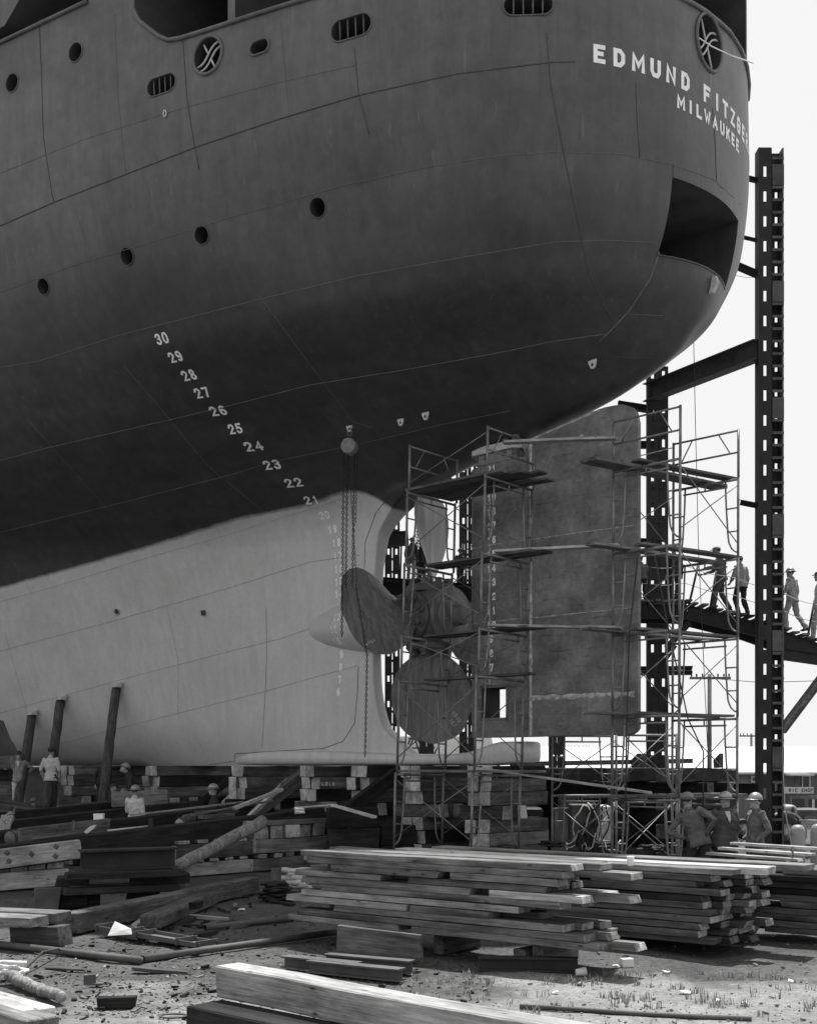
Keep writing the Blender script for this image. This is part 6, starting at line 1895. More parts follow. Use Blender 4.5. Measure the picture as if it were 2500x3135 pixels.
# utility poles
M_POLE = mat('pole_wood', .13, .3, 2, rough=.9)
def upole(x, ytop, D, r, label, arms=1, base=-2.4):
    top = px(x, ytop, D)
    t = tag(empty('utility_pole', (top.x, D, base), label, 'pole', 'utility poles'), kind='thing')
    bm = bmesh.new(); bm_tube(bm, [(top.x, D, base), (top.x, D, top.z)], [r * 1.25, r], 10); link_mesh('pole_shaft', bm, M_POLE, t, smooth=True)
    for k in range(arms):
        z = top.z - .25 - .9 * k
        bm = bmesh.new(); bm_box(bm, (top.x, D - r - .06, z), (2.4, .12, .14)); link_mesh('crossarm', bm, M_POLE, t)
        for dx in (-1.1, -.8, -.45, .45, .8, 1.1):
            bm = bmesh.new(); bm_lathe(bm, [(0, .03), (.06, .05), (.16, .05), (.2, .02)], (top.x + dx, D - r - .06, z + .07), UP, 8); link_mesh('insulator', bm, M_BLACK, t)
    return t
upole(2171, 2064, 72, .12, 'utility pole with crossarm seen through the rudder tower', 1)
upole(2299, 2246, 120, .11, 'distant utility pole left of the tall column', 1)
upole(1771, 2284, 130, .1, 'distant utility pole below the rudder', 1)
# lattice mast beyond the aperture
lm = empty('lattice_mast', px(1260, 2330, 62), 'thin lattice struts seen below the lower propeller blade', 'mast')
for a, b in (((1228, 2325), (1268, 2235)), ((1236, 2325), (1275, 2240)), ((1262, 2236), (1312, 2325)), ((1270, 2240), (1322, 2325)), ((1240, 2290), (1300, 2290)), ((1250, 2262), (1285, 2262)), ((1262, 2236), (1290, 2325)), ((1308, 2325), (1330, 2285)), ((1322, 2325), (1340, 2285))):
    tube_part('strut', px(*a, 62), px(*b, 62), .05, lm, M_GREYSTEEL)
# portable compressor, truck front, gas cylinders behind the men
def wheel_parts(parent, c, r, w, axis):
    axis = Vector(axis).normalized()
    bm = bmesh.new(); bm_lathe(bm, [(-w / 2, r * .62), (-w / 2, r * .9), (-w / 4, r), (w / 4, r), (w / 2, r * .9), (w / 2, r * .62)], c, axis, 24, cap=False)
    t = link_mesh('tyre', bm, M_BLACK, parent, smooth=True)
    bm = bmesh.new(); bm_lathe(bm, [(-w * .4, r * .62), (-w * .3, r * .3), (-w * .42, r * .12), (w * .42, r * .12), (w * .3, r * .3), (w * .4, r * .62)], c, axis, 20); link_mesh('rim', bm, M_TRIM, t, smooth=True)
def machine_body(parent, x0, x1, D, z0, z1, depth, m, louvres=6, round_top=True):
    cx_ = (bX(x0, D) + bX(x1, D)) / 2; w = bX(x1, D) - bX(x0, D)
    bm = bmesh.new(); bm_box(bm, (cx_, D + depth / 2, (z0 + z1) / 2), (w, depth, z1 - z0)); o = link_mesh('body', bm, m, parent); bevel(o, .16, 4)
    for k in range(louvres):
        bm = bmesh.new(); bm_box(bm, (cx_ + w * (.2 + .045 * k), D - .012, (z0 + z1) / 2 + .12), (w * .022, .02, (z1 - z0) * .4)); link_mesh('louvre', bm, M_DARKSTEEL, parent)
    return cx_, w
M_PAINTG = mat('grey_machine_paint', .2, .2, 2, rough=.45, bump=.05, spec=.5)
cm = empty('air_compressor', px(2180, HY, 37), 'grey wheeled air compressor with louvred hood behind the three men', 'machine'); cm.location.z = 0
cx_, w = machine_body(cm, 2080, 2262, 37, .55, 1.35, 1.3, M_PAINTG)
for x in (2105, 2272): wheel_parts(cm, Vector((bX(x, 36.8), 36.8, .3)), .31, .18, (0, 1, 0))
tk = empty('yard_truck', px(2440, HY, 34), 'dark truck front with fender and wheel at the right edge behind the cylinders', 'truck'); tk.location.z = 0
machine_body(tk, 2372, 2445, 33, .6, 1.15, 1.6, M_PAINTG, 3)
bm = bmesh.new(); bm_lathe(bm, [(-.12, .5), (-.12, .56), (.14, .56), (.14, .5)], Vector((bX(2402, 32.8), 32.8, .42)), (0, 1, 0), 24, cap=False); link_mesh('fender', bm, M_PAINTG, tk, smooth=True)
wheel_parts(tk, Vector((bX(2402, 32.75), 32.75, .42)), .42, .2, (0, 1, 0))
bx('load_bed', bX(2445, 33), bX(2560, 33), 33.2, 35, .85, 1.0, M_GREYSTEEL, tk)
for i, (y, dx) in enumerate(((2512, 0), (2520, 6), (2528, -4), (2536, 3))):
    tag(timber('yard_pipe', px(2445 + dx, y, 31), px(2560, y + 3, 30.5), .05, .05, M_LUG, bev=.01), f'{ORD[i]} pale pipe from the top in the rack at the right edge', 'pipe', 'pipes in the rack')
M_CYL = mat('cylinder_paint', .24, .15, 3, rough=.4, bump=.05, spec=.5)
for i, (x, D) in enumerate(((2441, 19.3), (2503, 19.6))):
    c = px(x, HY, D); bm = bmesh.new()
    bm_lathe(bm, [(0, .1), (.02, .115), (1.14, .115), (1.2, .107), (1.24, .088), (1.262, .06), (1.27, .02)], (c.x, c.y, .0), UP, 24)
    tag(link_mesh('gas_cylinder', bm, M_CYL, smooth=True), ['grey gas cylinder standing behind the stack at the right edge', 'gas cylinder cut by the right edge of the view'][i], 'cylinder')
for i, (x, y, D, w) in enumerate(((2060, 2480, 45, .9), (2110, 2475, 46, 1.0), (1955, 2470, 44, .9), (1890, 2440, 43, .6))):
    c = px(x, y, D); bm = bmesh.new(); bmesh.ops.create_icosphere(bm, subdivisions=3, radius=w / 2)
    for v in bm.verts: v.co *= 1 + .25 * mnoise.noise(v.co * 4 + Vector((i * 9, 0, 0))); v.co.z *= .7; v.co += c
    tag(link_mesh('canvas_bundle', bm, M_LUG, smooth=True), ['pale canvas cover right of the rudder column', 'second pale canvas cover behind the compressor', 'pale canvas cover above the narrow welding machine', 'small pale cover seen above the rounded welding machine'][i], 'canvas')
# boards leaning at right by the third man
tag(timber('leaning_pole', px(2283, 2512, 27), px(2325, 2455, 27), .06, .06, W_GREY), 'thin pole slanting up between second and third man', 'pole')

# ------------------------------------------------------------------ people
M_SKIN = mat('skin', .3, .12, 8, rough=.6, bump=.05)
M_HAIR = mat('hair', .03, .3, 12, rough=.8)
M_DENIM = mat('denim', .08, .3, 7, rough=.9, bump=.35, bscale=22)
M_DENIMD = mat('dark_denim', .035, .3, 7, rough=.9, bump=.35, bscale=22)
M_KHAKI = mat('khaki', .28, .22, 7, rough=.9, bump=.35, bscale=22)
M_SHIRTW = mat('white_shirt', .55, .15, 7, rough=.9, bump=.35, bscale=22)
M_SHIRTG = mat('grey_shirt', .12, .3, 7, rough=.9, bump=.35, bscale=22)
M_JACKET = mat('light_jacket', .26, .25, 7, rough=.9, bump=.35, bscale=22)
M_PLAID = mat('patterned_shirt', .25, .75, 26, rough=.9, bump=.2)
M_BOOT = mat('boot', .03, .3, 9, rough=.7)
M_GLOVE = mat('glove', .06, .3, 9, rough=.9)
M_HAT = mat('aluminium_hard_hat', .32, .12, 5, rough=.35, metal=.5, bump=.03, spec=.5)
M_HATD = mat('dark_hard_hat', .13, .15, 5, rough=.35, bump=.03, spec=.5)
M_CAP = mat('cloth_cap', .22, .2, 9, rough=.9)
M_CAPD = mat('dark_cap', .05, .2, 9, rough=.9)

BASE = dict(pelvis=(0, 0, .95), waist=(0, .01, 1.1), chest=(0, .0, 1.29), necb=(0, -.02, 1.45), neck=(0, .0, 1.5), head=(0, .025, 1.625),
            shl=(-.185, -.015, 1.415), ell=(-.24, -.03, 1.13), wrl=(-.235, .06, .89), shr=(.185, -.015, 1.415), elr=(.24, -.03, 1.13), wrr=(.235, .06, .89),
            hil=(-.095, 0, .93), knl=(-.105, .02, .5), anl=(-.11, -.03, .09), hir=(.095, 0, .93), knr=(.105, .02, .5), anr=(.11, -.03, .09))
UPPER = ['waist', 'chest', 'necb', 'neck', 'head', 'shl', 'ell', 'wrl', 'shr', 'elr', 'wrr']
def posed(over=None, bend=0.0, side=0.0, twist=0.0):
    J = {k: Vector(v) for k, v in BASE.items()}
    if over:
        for k, v in over.items(): J[k] = Vector(v)
    R_ = Matrix.Rotation(-bend, 3, 'X') @ Matrix.Rotation(side, 3, 'Y') @ Matrix.Rotation(twist, 3, 'Z')
    for k in UPPER: J[k] = J['pelvis'] + R_ @ (J[k] - J['pelvis'])
    return J
def loft(bm, rings, n=14):
    """rings: (centre, axis, side direction, rx, ry)"""
    rr = []
    for c, ax, sd, rx, ry in rings:
        ax = ax.normalized(); u = (sd - ax * sd.dot(ax)).normalized(); v = ax.cross(u)
        rr.append([bm.verts.new(c + u * rx * math.cos(2 * math.pi * k / n) + v * ry * math.sin(2 * math.pi * k / n)) for k in range(n)])
    for a, b in zip(rr[:-1], rr[1:]):
        for k in range(n): bm.faces.new((a[k], a[(k + 1) % n], b[(k + 1) % n], b[k]))
    bm.faces.new(rr[0][::-1]); bm.faces.new(rr[-1])
def ellipsoid(bm, c, r, R_=None, sub=2):
    ret = bmesh.ops.create_icosphere(bm, subdivisions=sub, radius=1.0)
    for v in ret['verts']:
        q = Vector((v.co.x * r[0], v.co.y * r[1], v.co.z * r[2]))
        v.co = c + (R_ @ q if R_ is not None else q)
def person(loc, face, height, J, label, top=M_DENIM, legs=M_DENIM, hat=None, head_yaw=0.0, head_pitch=0.0, stout=1.0, sleeves=True, gloves=False, voxel=.016, boots=M_BOOT, group=None, brim='full', hem=True, vest=False):
    """continuous body grown from posed joints; face = direction (radians, 0 looks along +Y) the figure looks"""
    SX = Vector((1, 0, 0))
    bm = bmesh.new()
    segs = []                      # (a, b, ra, rb, material index) used to dress the surface afterwards
    def seg(a, b, ra, rb, m): segs.append((Vector(a), Vector(b), ra, rb, m))
    k = stout
    tw = (J['shr'] - J['shl']).normalized(); tv = (J['hir'] - J['hil']).normalized()
    sp_ax = lambda a, b: (J[b] - J[a])
    loft(bm, [(J['pelvis'] - (J['waist'] - J['pelvis']) * .75, sp_ax('pelvis', 'waist'), tv, .12 * k, .1 * k), (J['pelvis'], sp_ax('pelvis', 'waist'), tv, .175 * k, .125 * k), (J['waist'], sp_ax('pelvis', 'chest'), (tv + tw), .165 * k, .12 * k),
              (J['chest'], sp_ax('waist', 'necb'), tw, .19 * k, .13 * k), (J['chest'] + (J['necb'] - J['chest']) * .6, sp_ax('chest', 'necb'), tw, .185, .115), (J['necb'], sp_ax('chest', 'neck'), tw, .1, .085), (J['neck'], sp_ax('necb', 'neck'), tw, .062, .062)])
    seg(J['pelvis'] - Vector((0, 0, .06)), J['pelvis'], .15 * k, .15 * k, 1); seg(J['waist'], J['chest'], .16 * k, .17 * k, 0); seg(J['chest'], J['necb'], .16, .1, 0); seg(J['shl'], J['shr'], .09, .09, 0)
    hd = J['head'] - J['neck']
    for s in ('l', 'r'):
        a, e, w = J['sh' + s], J['el' + s], J['wr' + s]
        bm_tube(bm, [J['chest'] + (a - J['chest']) * .55, a, a + (e - a) * .35, e, e + (w - e) * .35, w], [.09, .082, .066, .056, .052, .037], 10)
        seg(a, e, .07, .056, 0); seg(e, w, .054, .04, 0 if sleeves else 2)
        # hand: palm, four fingers of unequal length, thumb
        d = (w - e).normalized(); fw = Vector((0, 1, 0)); sd = d.cross(fw)
        if sd.length < .2: sd = d.cross(Vector((1, 0, 0)))
        sd.normalize(); pn = d.cross(sd)
        ins = (-1 if s == 'l' else 1)
        palm = w + d * .055
        ellipsoid(bm, palm, (.045, .022, .055), Matrix((sd, pn, d)).transposed(), 2)
        seg(w, w + d * .19, .04, .03, 3)
        for i, ln in enumerate((.062, .075, .07, .052)):
            b0 = w + d * .095 + sd * (-.03 + .02 * i)
            bm_tube(bm, [b0 - d * .02, b0 + d * ln * .5 - pn * .008, b0 + d * ln * .85 - pn * .03], [.0105, .0098, .008], 6)
        bm_tube(bm, [w + d * .03 - sd * .03, w + d * .065 - sd * .055 - pn * .012, w + d * .1 - sd * .058 - pn * .03], [.0135, .0115, .009], 6)
        h, kn, an = J['hi' + s], J['kn' + s], J['an' + s]
        bm_tube(bm, [J['pelvis'] + (h - J['pelvis']) * .5, h - Vector((0, 0, .04)), h + (kn - h) * .4, kn, kn + (an - kn) * .3, an], [.1 * k, .105 * k, .09 * k, .075, .074, .068], 12)
        seg(h, kn, .1, .075, 1); seg(kn, an, .075, .068, 1)
        foot = (Vector((0, 1, 0)) + SX * (.12 if s == 'r' else -.12)).normalized()
        loft(bm, [(an - foot * .07 - Vector((0, 0, .045)), foot, SX, .036, .042), (an - Vector((0, 0, .035)), foot, SX, .045, .055), (an + foot * .1 - Vector((0, 0, .055)), foot, SX, .05, .036), (an + foot * .19 - Vector((0, 0, .064)), foot, SX, .04, .024)], 10)
        seg(an - foot * .05 - Vector((0, 0, .05)), an + foot * .18 - Vector((0, 0, .06)), .05, .04, 4)
    # head: skull, jaw, nose, brow, ears
    HR = Matrix.Rotation(-head_yaw, 3, 'Z') @ Matrix.Rotation(-head_pitch, 3, 'X')
    hc = J['head'] + Vector((0, 0, .0))
    P = lambda x, y, z: hc + HR @ Vector((x, y, z))
    bm_tube(bm, [J['necb'], J['neck'], P(0, -.01, -.05)], [.066, .06, .058], 12)
    ellipsoid(bm, P(0, -.012, .03), (.077, .097, .098), HR, 3)
    ellipsoid(bm, P(0, .03, -.055), (.056, .062, .062), HR, 2)
    ellipsoid(bm, P(0, .075, -.088), (.026, .022, .02), HR, 2)
    loft(bm, [(P(0, .085, .025), HR @ Vector((0, .3, -1)), HR @ SX, .011, .012), (P(0, .105, -.012), HR @ Vector((0, .3, -1)), HR @ SX, .017, .016), (P(0, .1, -.025), HR @ Vector((0, -.3, -1)), HR @ SX, .014, .01)], 8)
    ellipsoid(bm, P(0, .08, .032), (.05, .015, .011), HR, 2)
    ellipsoid(bm, P(0, .083, -.052), (.024, .014, .011), HR, 2)
    for s in (-1, 1): ellipsoid(bm, P(s * .079, -.008, -.005), (.012, .022, .033), HR, 2)
    seg(J['neck'], hc, .055, .09, 2); seg(hc, hc + Vector((0, 0, .06)), .1, .1, 2)
    bmesh.ops.recalc_face_normals(bm, faces=bm.faces)
    me = bpy.data.meshes.new('person'); bm.to_mesh(me); bm.free()
    o = bpy.data.objects.new('person', me); COL.objects.link(o)
    rm = o.modifiers.new('r', 'REMESH'); rm.mode = 'VOXEL'; rm.voxel_size = voxel
    sm = o.modifiers.new('s', 'SMOOTH'); sm.factor = .5; sm.iterations = 2
    dgr = bpy.context.evaluated_depsgraph_get()
    nm = bpy.data.meshes.new_from_object(o.evaluated_get(dgr)); o.modifiers.clear(); o.data = nm; bpy.data.meshes.remove(me); nm.name = 'person'
    for m in (top, legs, M_SKIN, M_GLOVE if gloves else M_SKIN, boots): nm.materials.append(m)
    # dress each face by its nearest limb; cloth gets folds
    n = len(nm.polygons); cen = np.empty(n * 3); nm.polygons.foreach_get('center', cen); cen = cen.reshape(-1, 3)
    best = np.full(n, 1e9); idx = np.zeros(n, int)
    for a, b, ra, rb, mi in segs:
        A = np.array(a); d = np.array(b) - A; t = np.clip(((cen - A) @ d) / max(d @ d, 1e-9), 0, 1)
        dist = np.linalg.norm(cen - (A + t[:, None] * d), axis=1) - (ra + (rb - ra) * t)
        w = dist < best; best[w] = dist[w]; idx[w] = mi
    nm.polygons.foreach_set('material_index', idx.astype(np.int32)); nm.shade_smooth()
    nv = len(nm.vertices); co = np.empty(nv * 3); nm.vertices.foreach_get('co', co); co = co.reshape(-1, 3); no = np.empty(nv * 3); nm.vertices.foreach_get('normal', no); no = no.reshape(-1, 3)
    headp = np.array(hc)
    sd_ = (hash(label) & 255) if False else sum(map(ord, label)) % 97
    fold = np.array([mnoise.noise(Vector((p[0] * 9 + sd_, p[1] * 9, p[2] * 16))) + 1.2 * mnoise.noise(Vector((p[0] * 4, p[1] * 4 + sd_, p[2] * 7))) for p in co]) * .012
    near = np.linalg.norm(co - headp, axis=1) < .2
    fold[near] = 0
    co = co + no * fold[:, None]
    nm.vertices.foreach_set('co', co.ravel()); nm.update()
    sc = height / 1.75
    o.location = loc; o.rotation_euler = (0, 0, -face); o.scale = (sc,) * 3
    tag(o, label, 'person', group)
    def child(name, bmx, m, smooth=True):
        mex = bpy.data.meshes.new(name); bmesh.ops.recalc_face_normals(bmx, faces=bmx.faces); bmx.to_mesh(mex); bmx.free(); mex.materials.append(m)
        if smooth: mex.shade_smooth()
        c = bpy.data.objects.new(name, mex); COL.objects.link(c); c.parent = o
        return c
    bmx = bmesh.new()                                     # hair: a shell over the back and sides
    ret = bmesh.ops.create_icosphere(bmx, subdivisions=3, radius=1.0)
    for v in ret['verts']: v.co = Vector((v.co.x * .082, v.co.y * .103, v.co.z * .1))
    bmesh.ops.delete(bmx, geom=[v for v in bmx.verts if v.co.y > .03 and v.co.z < .045 or v.co.z < -.05], context='VERTS')
    for v in bmx.verts: v.co = P(v.co.x, v.co.y - .014, v.co.z + .032)
    child('hair', bmx, M_HAIR)
    for s in (-1, 1):                                     # eyes
        bmx = bmesh.new(); ellipsoid(bmx, P(s * .03, .083, .012), (.012, .007, .006), HR, 2); child('eye', bmx, M_HAIR)
    bmx = bmesh.new()                                     # shirt collar and jacket hem
    ax = (J['neck'] - J['necb']).normalized(); nb = 18; ra, rb = [], []
    u = tw; v = ax.cross(u)
    for q in range(nb):
        a = 2 * math.pi * q / nb
        if abs(a - (1.5 * math.pi if v.y < 0 else .5 * math.pi)) < .3: continue
        ra.append(bmx.verts.new(J['necb'] + ax * .015 + u * .088 * math.cos(a) + v * .085 * math.sin(a))); rb.append(bmx.verts.new(J['neck'] + ax * .0 + u * .075 * math.cos(a) + v * .075 * math.sin(a)))
    for q in range(len(ra) - 1): bmx.faces.new((ra[q], ra[q + 1], rb[q + 1], rb[q]))
    c = child('collar', bmx, top); sm = c.modifiers.new('t', 'SOLIDIFY'); sm.thickness = .008
    if vest:
        bmx = bmesh.new(); fwd_ = tw.cross(J['neck'] - J['chest']).normalized() * -1
        if fwd_.y < 0: fwd_ = -fwd_
        g = []
        for f, wd in ((1.0, .05), (.6, .042), (.2, .028), (-.25, .008)):
            c0 = J['chest'] + (J['necb'] - J['chest']) * f; rr_ = (.094 if f > .9 else .124) * (k if f < .5 else 1)
            g.append([bmx.verts.new(c0 + fwd_ * (rr_ + .012) + tw * wd * s_) for s_ in (-1, 0, 1)])
        for r0, r1 in zip(g[:-1], g[1:]):
            for q in range(2): bmx.faces.new((r0[q], r0[q + 1], r1[q + 1], r1[q]))
        c = child('undershirt', bmx, M_SHIRTW); sm = c.modifiers.new('t', 'SOLIDIFY'); sm.thickness = .004
    if hem:
        bmx = bmesh.new(); rows = []
        axp = (J['waist'] - J['pelvis']).normalized()
        for (f, rx, ry) in ((.75, .172, .128), (.2, .182, .136), (-.35, .192, .146), (-.8, .2, .155)):
            c0 = J['pelvis'] + (J['waist'] - J['pelvis']) * f; uu = (tv - axp * tv.dot(axp)).normalized(); vv = axp.cross(uu)
            rows.append([bmx.verts.new(c0 + uu * (rx * k + .012 * math.sin(q * 2.1 + f * 5)) * math.cos(2 * math.pi * q / 24) + vv * (ry * k + .012 * math.sin(q * 1.7)) * math.sin(2 * math.pi * q / 24)) for q in range(24)])
        for r0, r1 in zip(rows[:-1], rows[1:]):
            for q in range(24): bmx.faces.new((r0[q], r0[(q + 1) % 24], r1[(q + 1) % 24], r1[q]))
        c = child('jacket_hem', bmx, top); sm = c.modifiers.new('t', 'SOLIDIFY'); sm.thickness = .008
    if hat:
        kind, hm = hat
        bmx = bmesh.new()
        if kind == 'hard':
            ret = bmesh.ops.create_icosphere(bmx, subdivisions=3, radius=1.0)
            bmesh.ops.delete(bmx, geom=[v for v in bmx.verts if v.co.z < -.02], context='VERTS')
            for v in bmx.verts:
                z = v.co.z; f = 1 + .02 * math.cos(6 * math.atan2(v.co.x, v.co.y))
                v.co = P(v.co.x * .108 * f, v.co.y * .128 * f - .008, z * .115 + .062)
            nb = 28; r0 = []; r1 = []
            for q in range(nb):
                a = 2 * math.pi * q / nb; ext = .028 + (.035 * max(0, math.sin(a)) if brim == 'visor' else .012)
                if brim == 'visor' and math.sin(a) < .1: ext = .008
                r0.append(bmx.verts.new(P(.106 * math.cos(a), .126 * math.sin(a) - .008, .062))); r1.append(bmx.verts.new(P((.106 + ext) * math.cos(a), (.126 + ext) * math.sin(a) - .008, .05)))
            for q in range(nb): bmx.faces.new((r0[q], r0[(q + 1) % nb], r1[(q + 1) % nb], r1[q]))
            c = child('hard_hat', bmx, hm)
        else:
            ret = bmesh.ops.create_icosphere(bmx, subdivisions=3, radius=1.0)
            bmesh.ops.delete(bmx, geom=[v for v in bmx.verts if v.co.z < -.05], context='VERTS')
            for v in bmx.verts: v.co = P(v.co.x * .092, v.co.y * .112 - .01, max(v.co.z, 0) ** .8 * .08 + .06 + min(v.co.z, 0) * .1)
            row0, row1 = [], []
            for q in range(11):
                a = math.pi * (.2 + .6 * q / 10); row0.append(bmx.verts.new(P(.09 * math.cos(a), .11 * math.sin(a) - .01, .062))); row1.append(bmx.verts.new(P(.085 * math.cos(a), .105 * math.sin(a) + .055, .045)))
            for q in range(10): bmx.faces.new((row0[q], row0[q + 1], row1[q + 1], row1[q]))
            c = child('cap', bmx, hm)
        sm = c.modifiers.new('t', 'SOLIDIFY'); sm.thickness = .005
    return o
def feet_at(x, y_top, D, z_feet):
    """ground point and height so that the crown is seen at y_top"""
    p = px(x, HY, D); p.z = z_feet
    return p, (EYE.z + (HY - y_top) / FPX * D) - z_feet
def at(x, y_top, D, zf, J, label, face, **kw):
    p, h = feet_at(x, y_top, D, zf)
    top = J['head'].z + (.18 if kw.get('hat') else .13)
    return person(p, face, 1.75 * h / top, J, label, **kw)
R90 = math.pi / 2
# three men talking by the lumber
hips = dict(ell=(-.43, -.14, 1.2), wrl=(-.2, -.06, 1.03), elr=(.43, -.14, 1.2), wrr=(.2, -.06, 1.03))
at(2138, 2424, 20.9, .0, posed(dict(hips, knl=(-.16, .02, .5), knr=(.13, .05, .5)), bend=-.05, side=-.3), 'man in work clothes leaning back with gloved hands on hips, back to us', .55, hat=('hard', M_HATD), gloves=True, top=M_SHIRTG, legs=M_DENIMD, voxel=.011, brim='visor', head_yaw=.25)
at(2218, 2422, 21.1, .0, posed(dict(ell=(-.3, -.1, 1.14), wrl=(-.22, -.1, .9), elr=(.3, -.1, 1.14), wrr=(.22, -.1, .9))), 'stout man in bib overalls and hard hat facing us', math.pi - .25, hat=('hard', M_HAT), top=M_DENIM, legs=M_DENIMD, stout=1.28, gloves=True, vest=True, voxel=.011, brim='visor', head_yaw=-.1)
at(2310, 2425, 20.7, .0, posed(dict(ell=(-.27, -.1, 1.15), wrl=(-.2, .1, .95), elr=(.26, -.1, 1.15), wrr=(.2, .12, .96)), bend=-.04), 'slim man in work jacket and hard hat seen from the side, looking left', -R90 - .25, hat=('hard', M_HAT), top=M_SHIRTG, legs=M_DENIM, gloves=True, voxel=.011, brim='visor')
# men on the walkway
def on_walk(x, dd=.5):
    p = walk_pt(x, 0, dd); return p.y, p.z + .09
d, z = on_walk(2215); at(2207, 1668, d, z, posed(dict(ell=(-.25, .2, 1.2), wrl=(-.2, .46, 1.2), elr=(.25, .16, 1.16), wrr=(.2, .42, 1.12), knl=(-.1, .16, .52), anl=(-.1, .2, .12), knr=(.1, -.02, .5), anr=(.1, -.24, .1)), bend=.16), 'man in a cap and overalls reaching forward on the walkway', -R90 + .15, hat=('cap', M_CAP), top=M_SHIRTG, legs=M_DENIM)
d, z = on_walk(2272); at(2268, 1697, d, z, posed(dict(ell=(-.27, .02, 1.14), wrl=(-.2, .22, 1.02), knl=(-.1, .15, .53), anl=(-.1, .0, .13), anr=(.1, -.16, .09)), bend=.08), 'man in a pale jacket with his back to us on the walkway', -.5, hat=('cap', M_CAPD), top=M_KHAKI, legs=M_DENIMD)
d, z = on_walk(2425); at(2424, 1735, d, z, posed(dict(wrl=(-.26, .24, .98), ell=(-.26, .02, 1.14), knl=(-.1, .14, .52), anl=(-.11, .12, .12), knr=(.12, -.08, .5), anr=(.13, -.34, .12)), bend=.06), 'man in a patterned shirt and hard hat climbing the walkway right of the column', -.75, hat=('hard', M_HAT), top=M_PLAID, legs=M_KHAKI)
d, z = on_walk(2505); at(2508, 1744, d, z, posed(dict(knl=(-.1, .12, .5), anl=(-.1, .16, .1), anr=(.1, -.26, .1))), 'man in pale overalls cut by the right edge of the view on the walkway', -R90 + .3, hat=('cap', M_CAPD), top=M_SHIRTW, legs=M_KHAKI)
d, z = on_walk(2062); at(2062, 1666, d, z, posed(dict(knl=(-.1, .14, .52), anl=(-.1, .1, .12), anr=(.1, -.2, .1)), bend=.1), 'dark-clothed man on the walkway behind the rudder tower', .3, hat=('cap', M_CAPD), top=M_DENIMD, legs=M_DENIMD)
d, z = on_walk(1968); at(1965, 1698, d, z, posed(bend=.2), 'dark-clothed man half hidden between rudder and column', -.3, hat=('cap', M_CAPD), top=M_SHIRTG, legs=M_DENIMD)
# men seen through the propeller opening
zst = px(1255, 1786, 39.2).z + .03
at(1258, 1640, 39.2, zst, posed(bend=.15), 'man in grey with his back to us, seen through the propeller opening', .4, hat=('cap', M_CAPD), top=M_SHIRTG, legs=M_KHAKI, voxel=.02)
at(1290, 1655, 39.6, zst, posed(bend=.1), 'dark-clothed man beside the upper propeller blade', .2, hat=('cap', M_CAPD), top=M_DENIMD, legs=M_DENIMD, voxel=.02)
at(1408, 1678, 38.7, zst - .25, posed(), 'man in a brimmed hat seen between propeller blade and rudder', math.pi - .5, hat=('hard', M_CAPD), top=M_DENIMD, legs=M_DENIMD, voxel=.02)
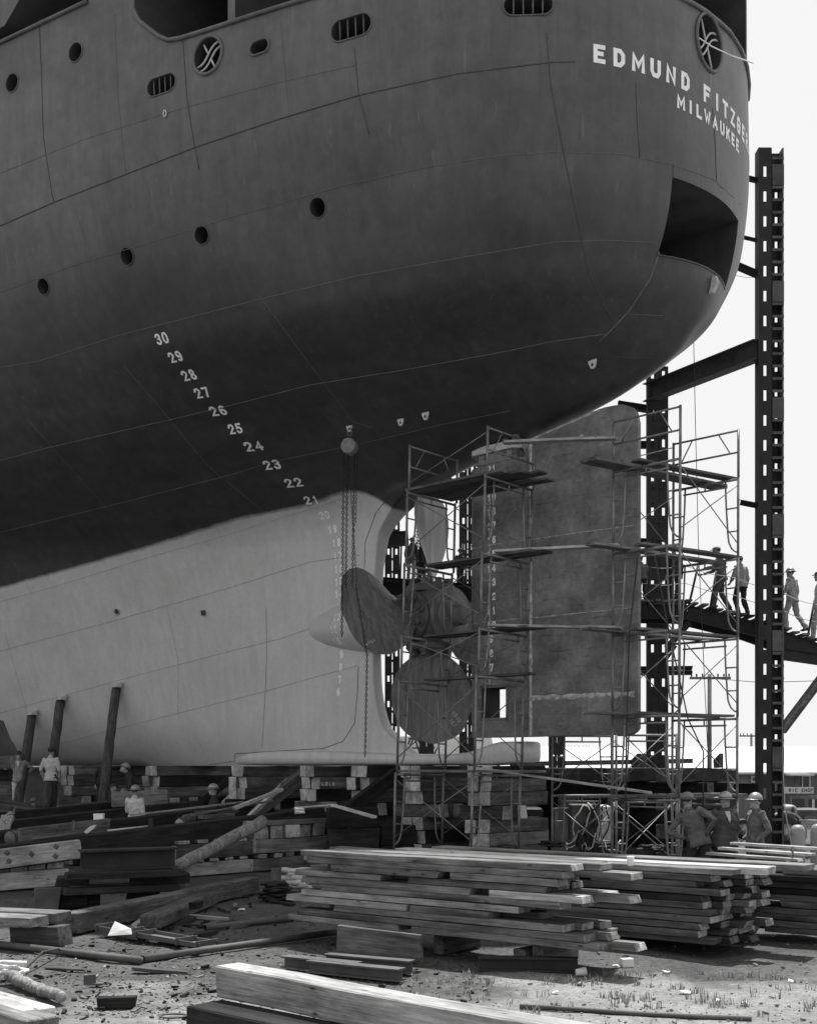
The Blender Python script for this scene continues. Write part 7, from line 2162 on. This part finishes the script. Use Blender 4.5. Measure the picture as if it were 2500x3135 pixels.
# men under the port side
zp = px(60, 2480, 34.0).z
at(57, 2294, 34.0, zp, posed(dict(ell=(-.4, -.1, 1.2), wrl=(-.18, -.14, 1.08), elr=(.4, -.1, 1.2), wrr=(.18, -.14, 1.08))), 'man in a grey jacket and pale trousers with hands behind his hips, facing us', math.pi - .2, hat=('cap', M_CAPD), top=M_JACKET, legs=M_SHIRTW, voxel=.014, head_yaw=-.3, vest=True)
at(156, 2283, 33.4, zp - .02, posed(dict(ell=(-.28, -.05, 1.14), elr=(.28, -.05, 1.14))), 'man in a white short-sleeved shirt and black trousers, back to us', .25, hat=('cap', M_CAPD), top=M_SHIRTW, legs=M_HAIR, sleeves=False, voxel=.014)
at(314, 2316, 33.0, zp - .05, posed(dict(ell=(-.3, .0, 1.15), wrl=(-.26, .05, .9), anl=(-.14, -.03, .09), anr=(.14, -.03, .09)), bend=.32), 'man in dark overalls bending forward over the log, back to us', .3, hat=('hard', M_HATD), top=M_DENIMD, legs=M_DENIMD, voxel=.014)
at(415, 2334, 32.2, .62, posed(dict(ell=(-.28, .1, 1.15), wrl=(-.2, .3, .98), elr=(.25, .1, 1.12), wrr=(.2, .25, .9)), bend=.42), 'man in a dark jacket and hard hat stooping over the pale block', -R90 - .35, hat=('hard', M_HAT), top=M_DENIMD, legs=M_DENIMD, voxel=.014, brim='visor', head_pitch=-.4, gloves=True)
at(413, 2402, 29.0, .0, posed(dict(ell=(-.26, .08, 1.14), wrl=(-.2, .3, 1.05))), 'man in a pale long-sleeved shirt and metal hard hat, standing below the stooping man', .35, hat=('hard', M_HAT), top=M_SHIRTW, legs=M_DENIMD, voxel=.014)
at(351, 2394, 32.0, .1, posed(), 'smiling man in a dark cap, head showing behind the pale block', math.pi + .5, hat=('cap', M_CAPD), top=M_DENIMD, legs=M_DENIMD, voxel=.016, head_yaw=.3)
at(379, 2413, 31.6, .0, posed(), 'man in a hard hat, only his head showing behind the pale block', math.pi - .5, hat=('hard', M_HATD), top=M_DENIMD, legs=M_DENIMD, voxel=.016)
at(655, 2398, 29.2, .0, posed(), 'man in a dark jacket and metal hard hat looking left under the hull', -R90 - .15, hat=('hard', M_HAT), top=M_DENIMD, legs=M_DENIMD, voxel=.014, brim='visor')
at(736, 2394, 32.6, .0, posed(dict(ell=(-.45, .02, 1.2), wrl=(-.24, .12, 1.1)), bend=.3), 'man in a white shirt bending behind the keel stack', -.2, top=M_SHIRTW, legs=M_DENIMD, voxel=.016)
at(102, 2442, 31.8, .0, posed(), 'man hidden among the timbers, only his hard hat showing', .3, hat=('hard', M_HATD), top=M_DENIMD, legs=M_DENIMD, voxel=.018)
at(4, 2470, 27.0, -.05, posed(bend=.5), 'man in patterned trousers crouching at the left edge', .6, top=M_PLAID, legs=M_PLAID, voxel=.018)
# block the men handle
b0 = px(340, 2432, 31.0); tag(timber('pale_block', px(342, 2448, 31.2), px(512, 2440, 31.6), .34, .38, W_END, bev=.012), 'long pale block which the stooping man handles', 'timber')
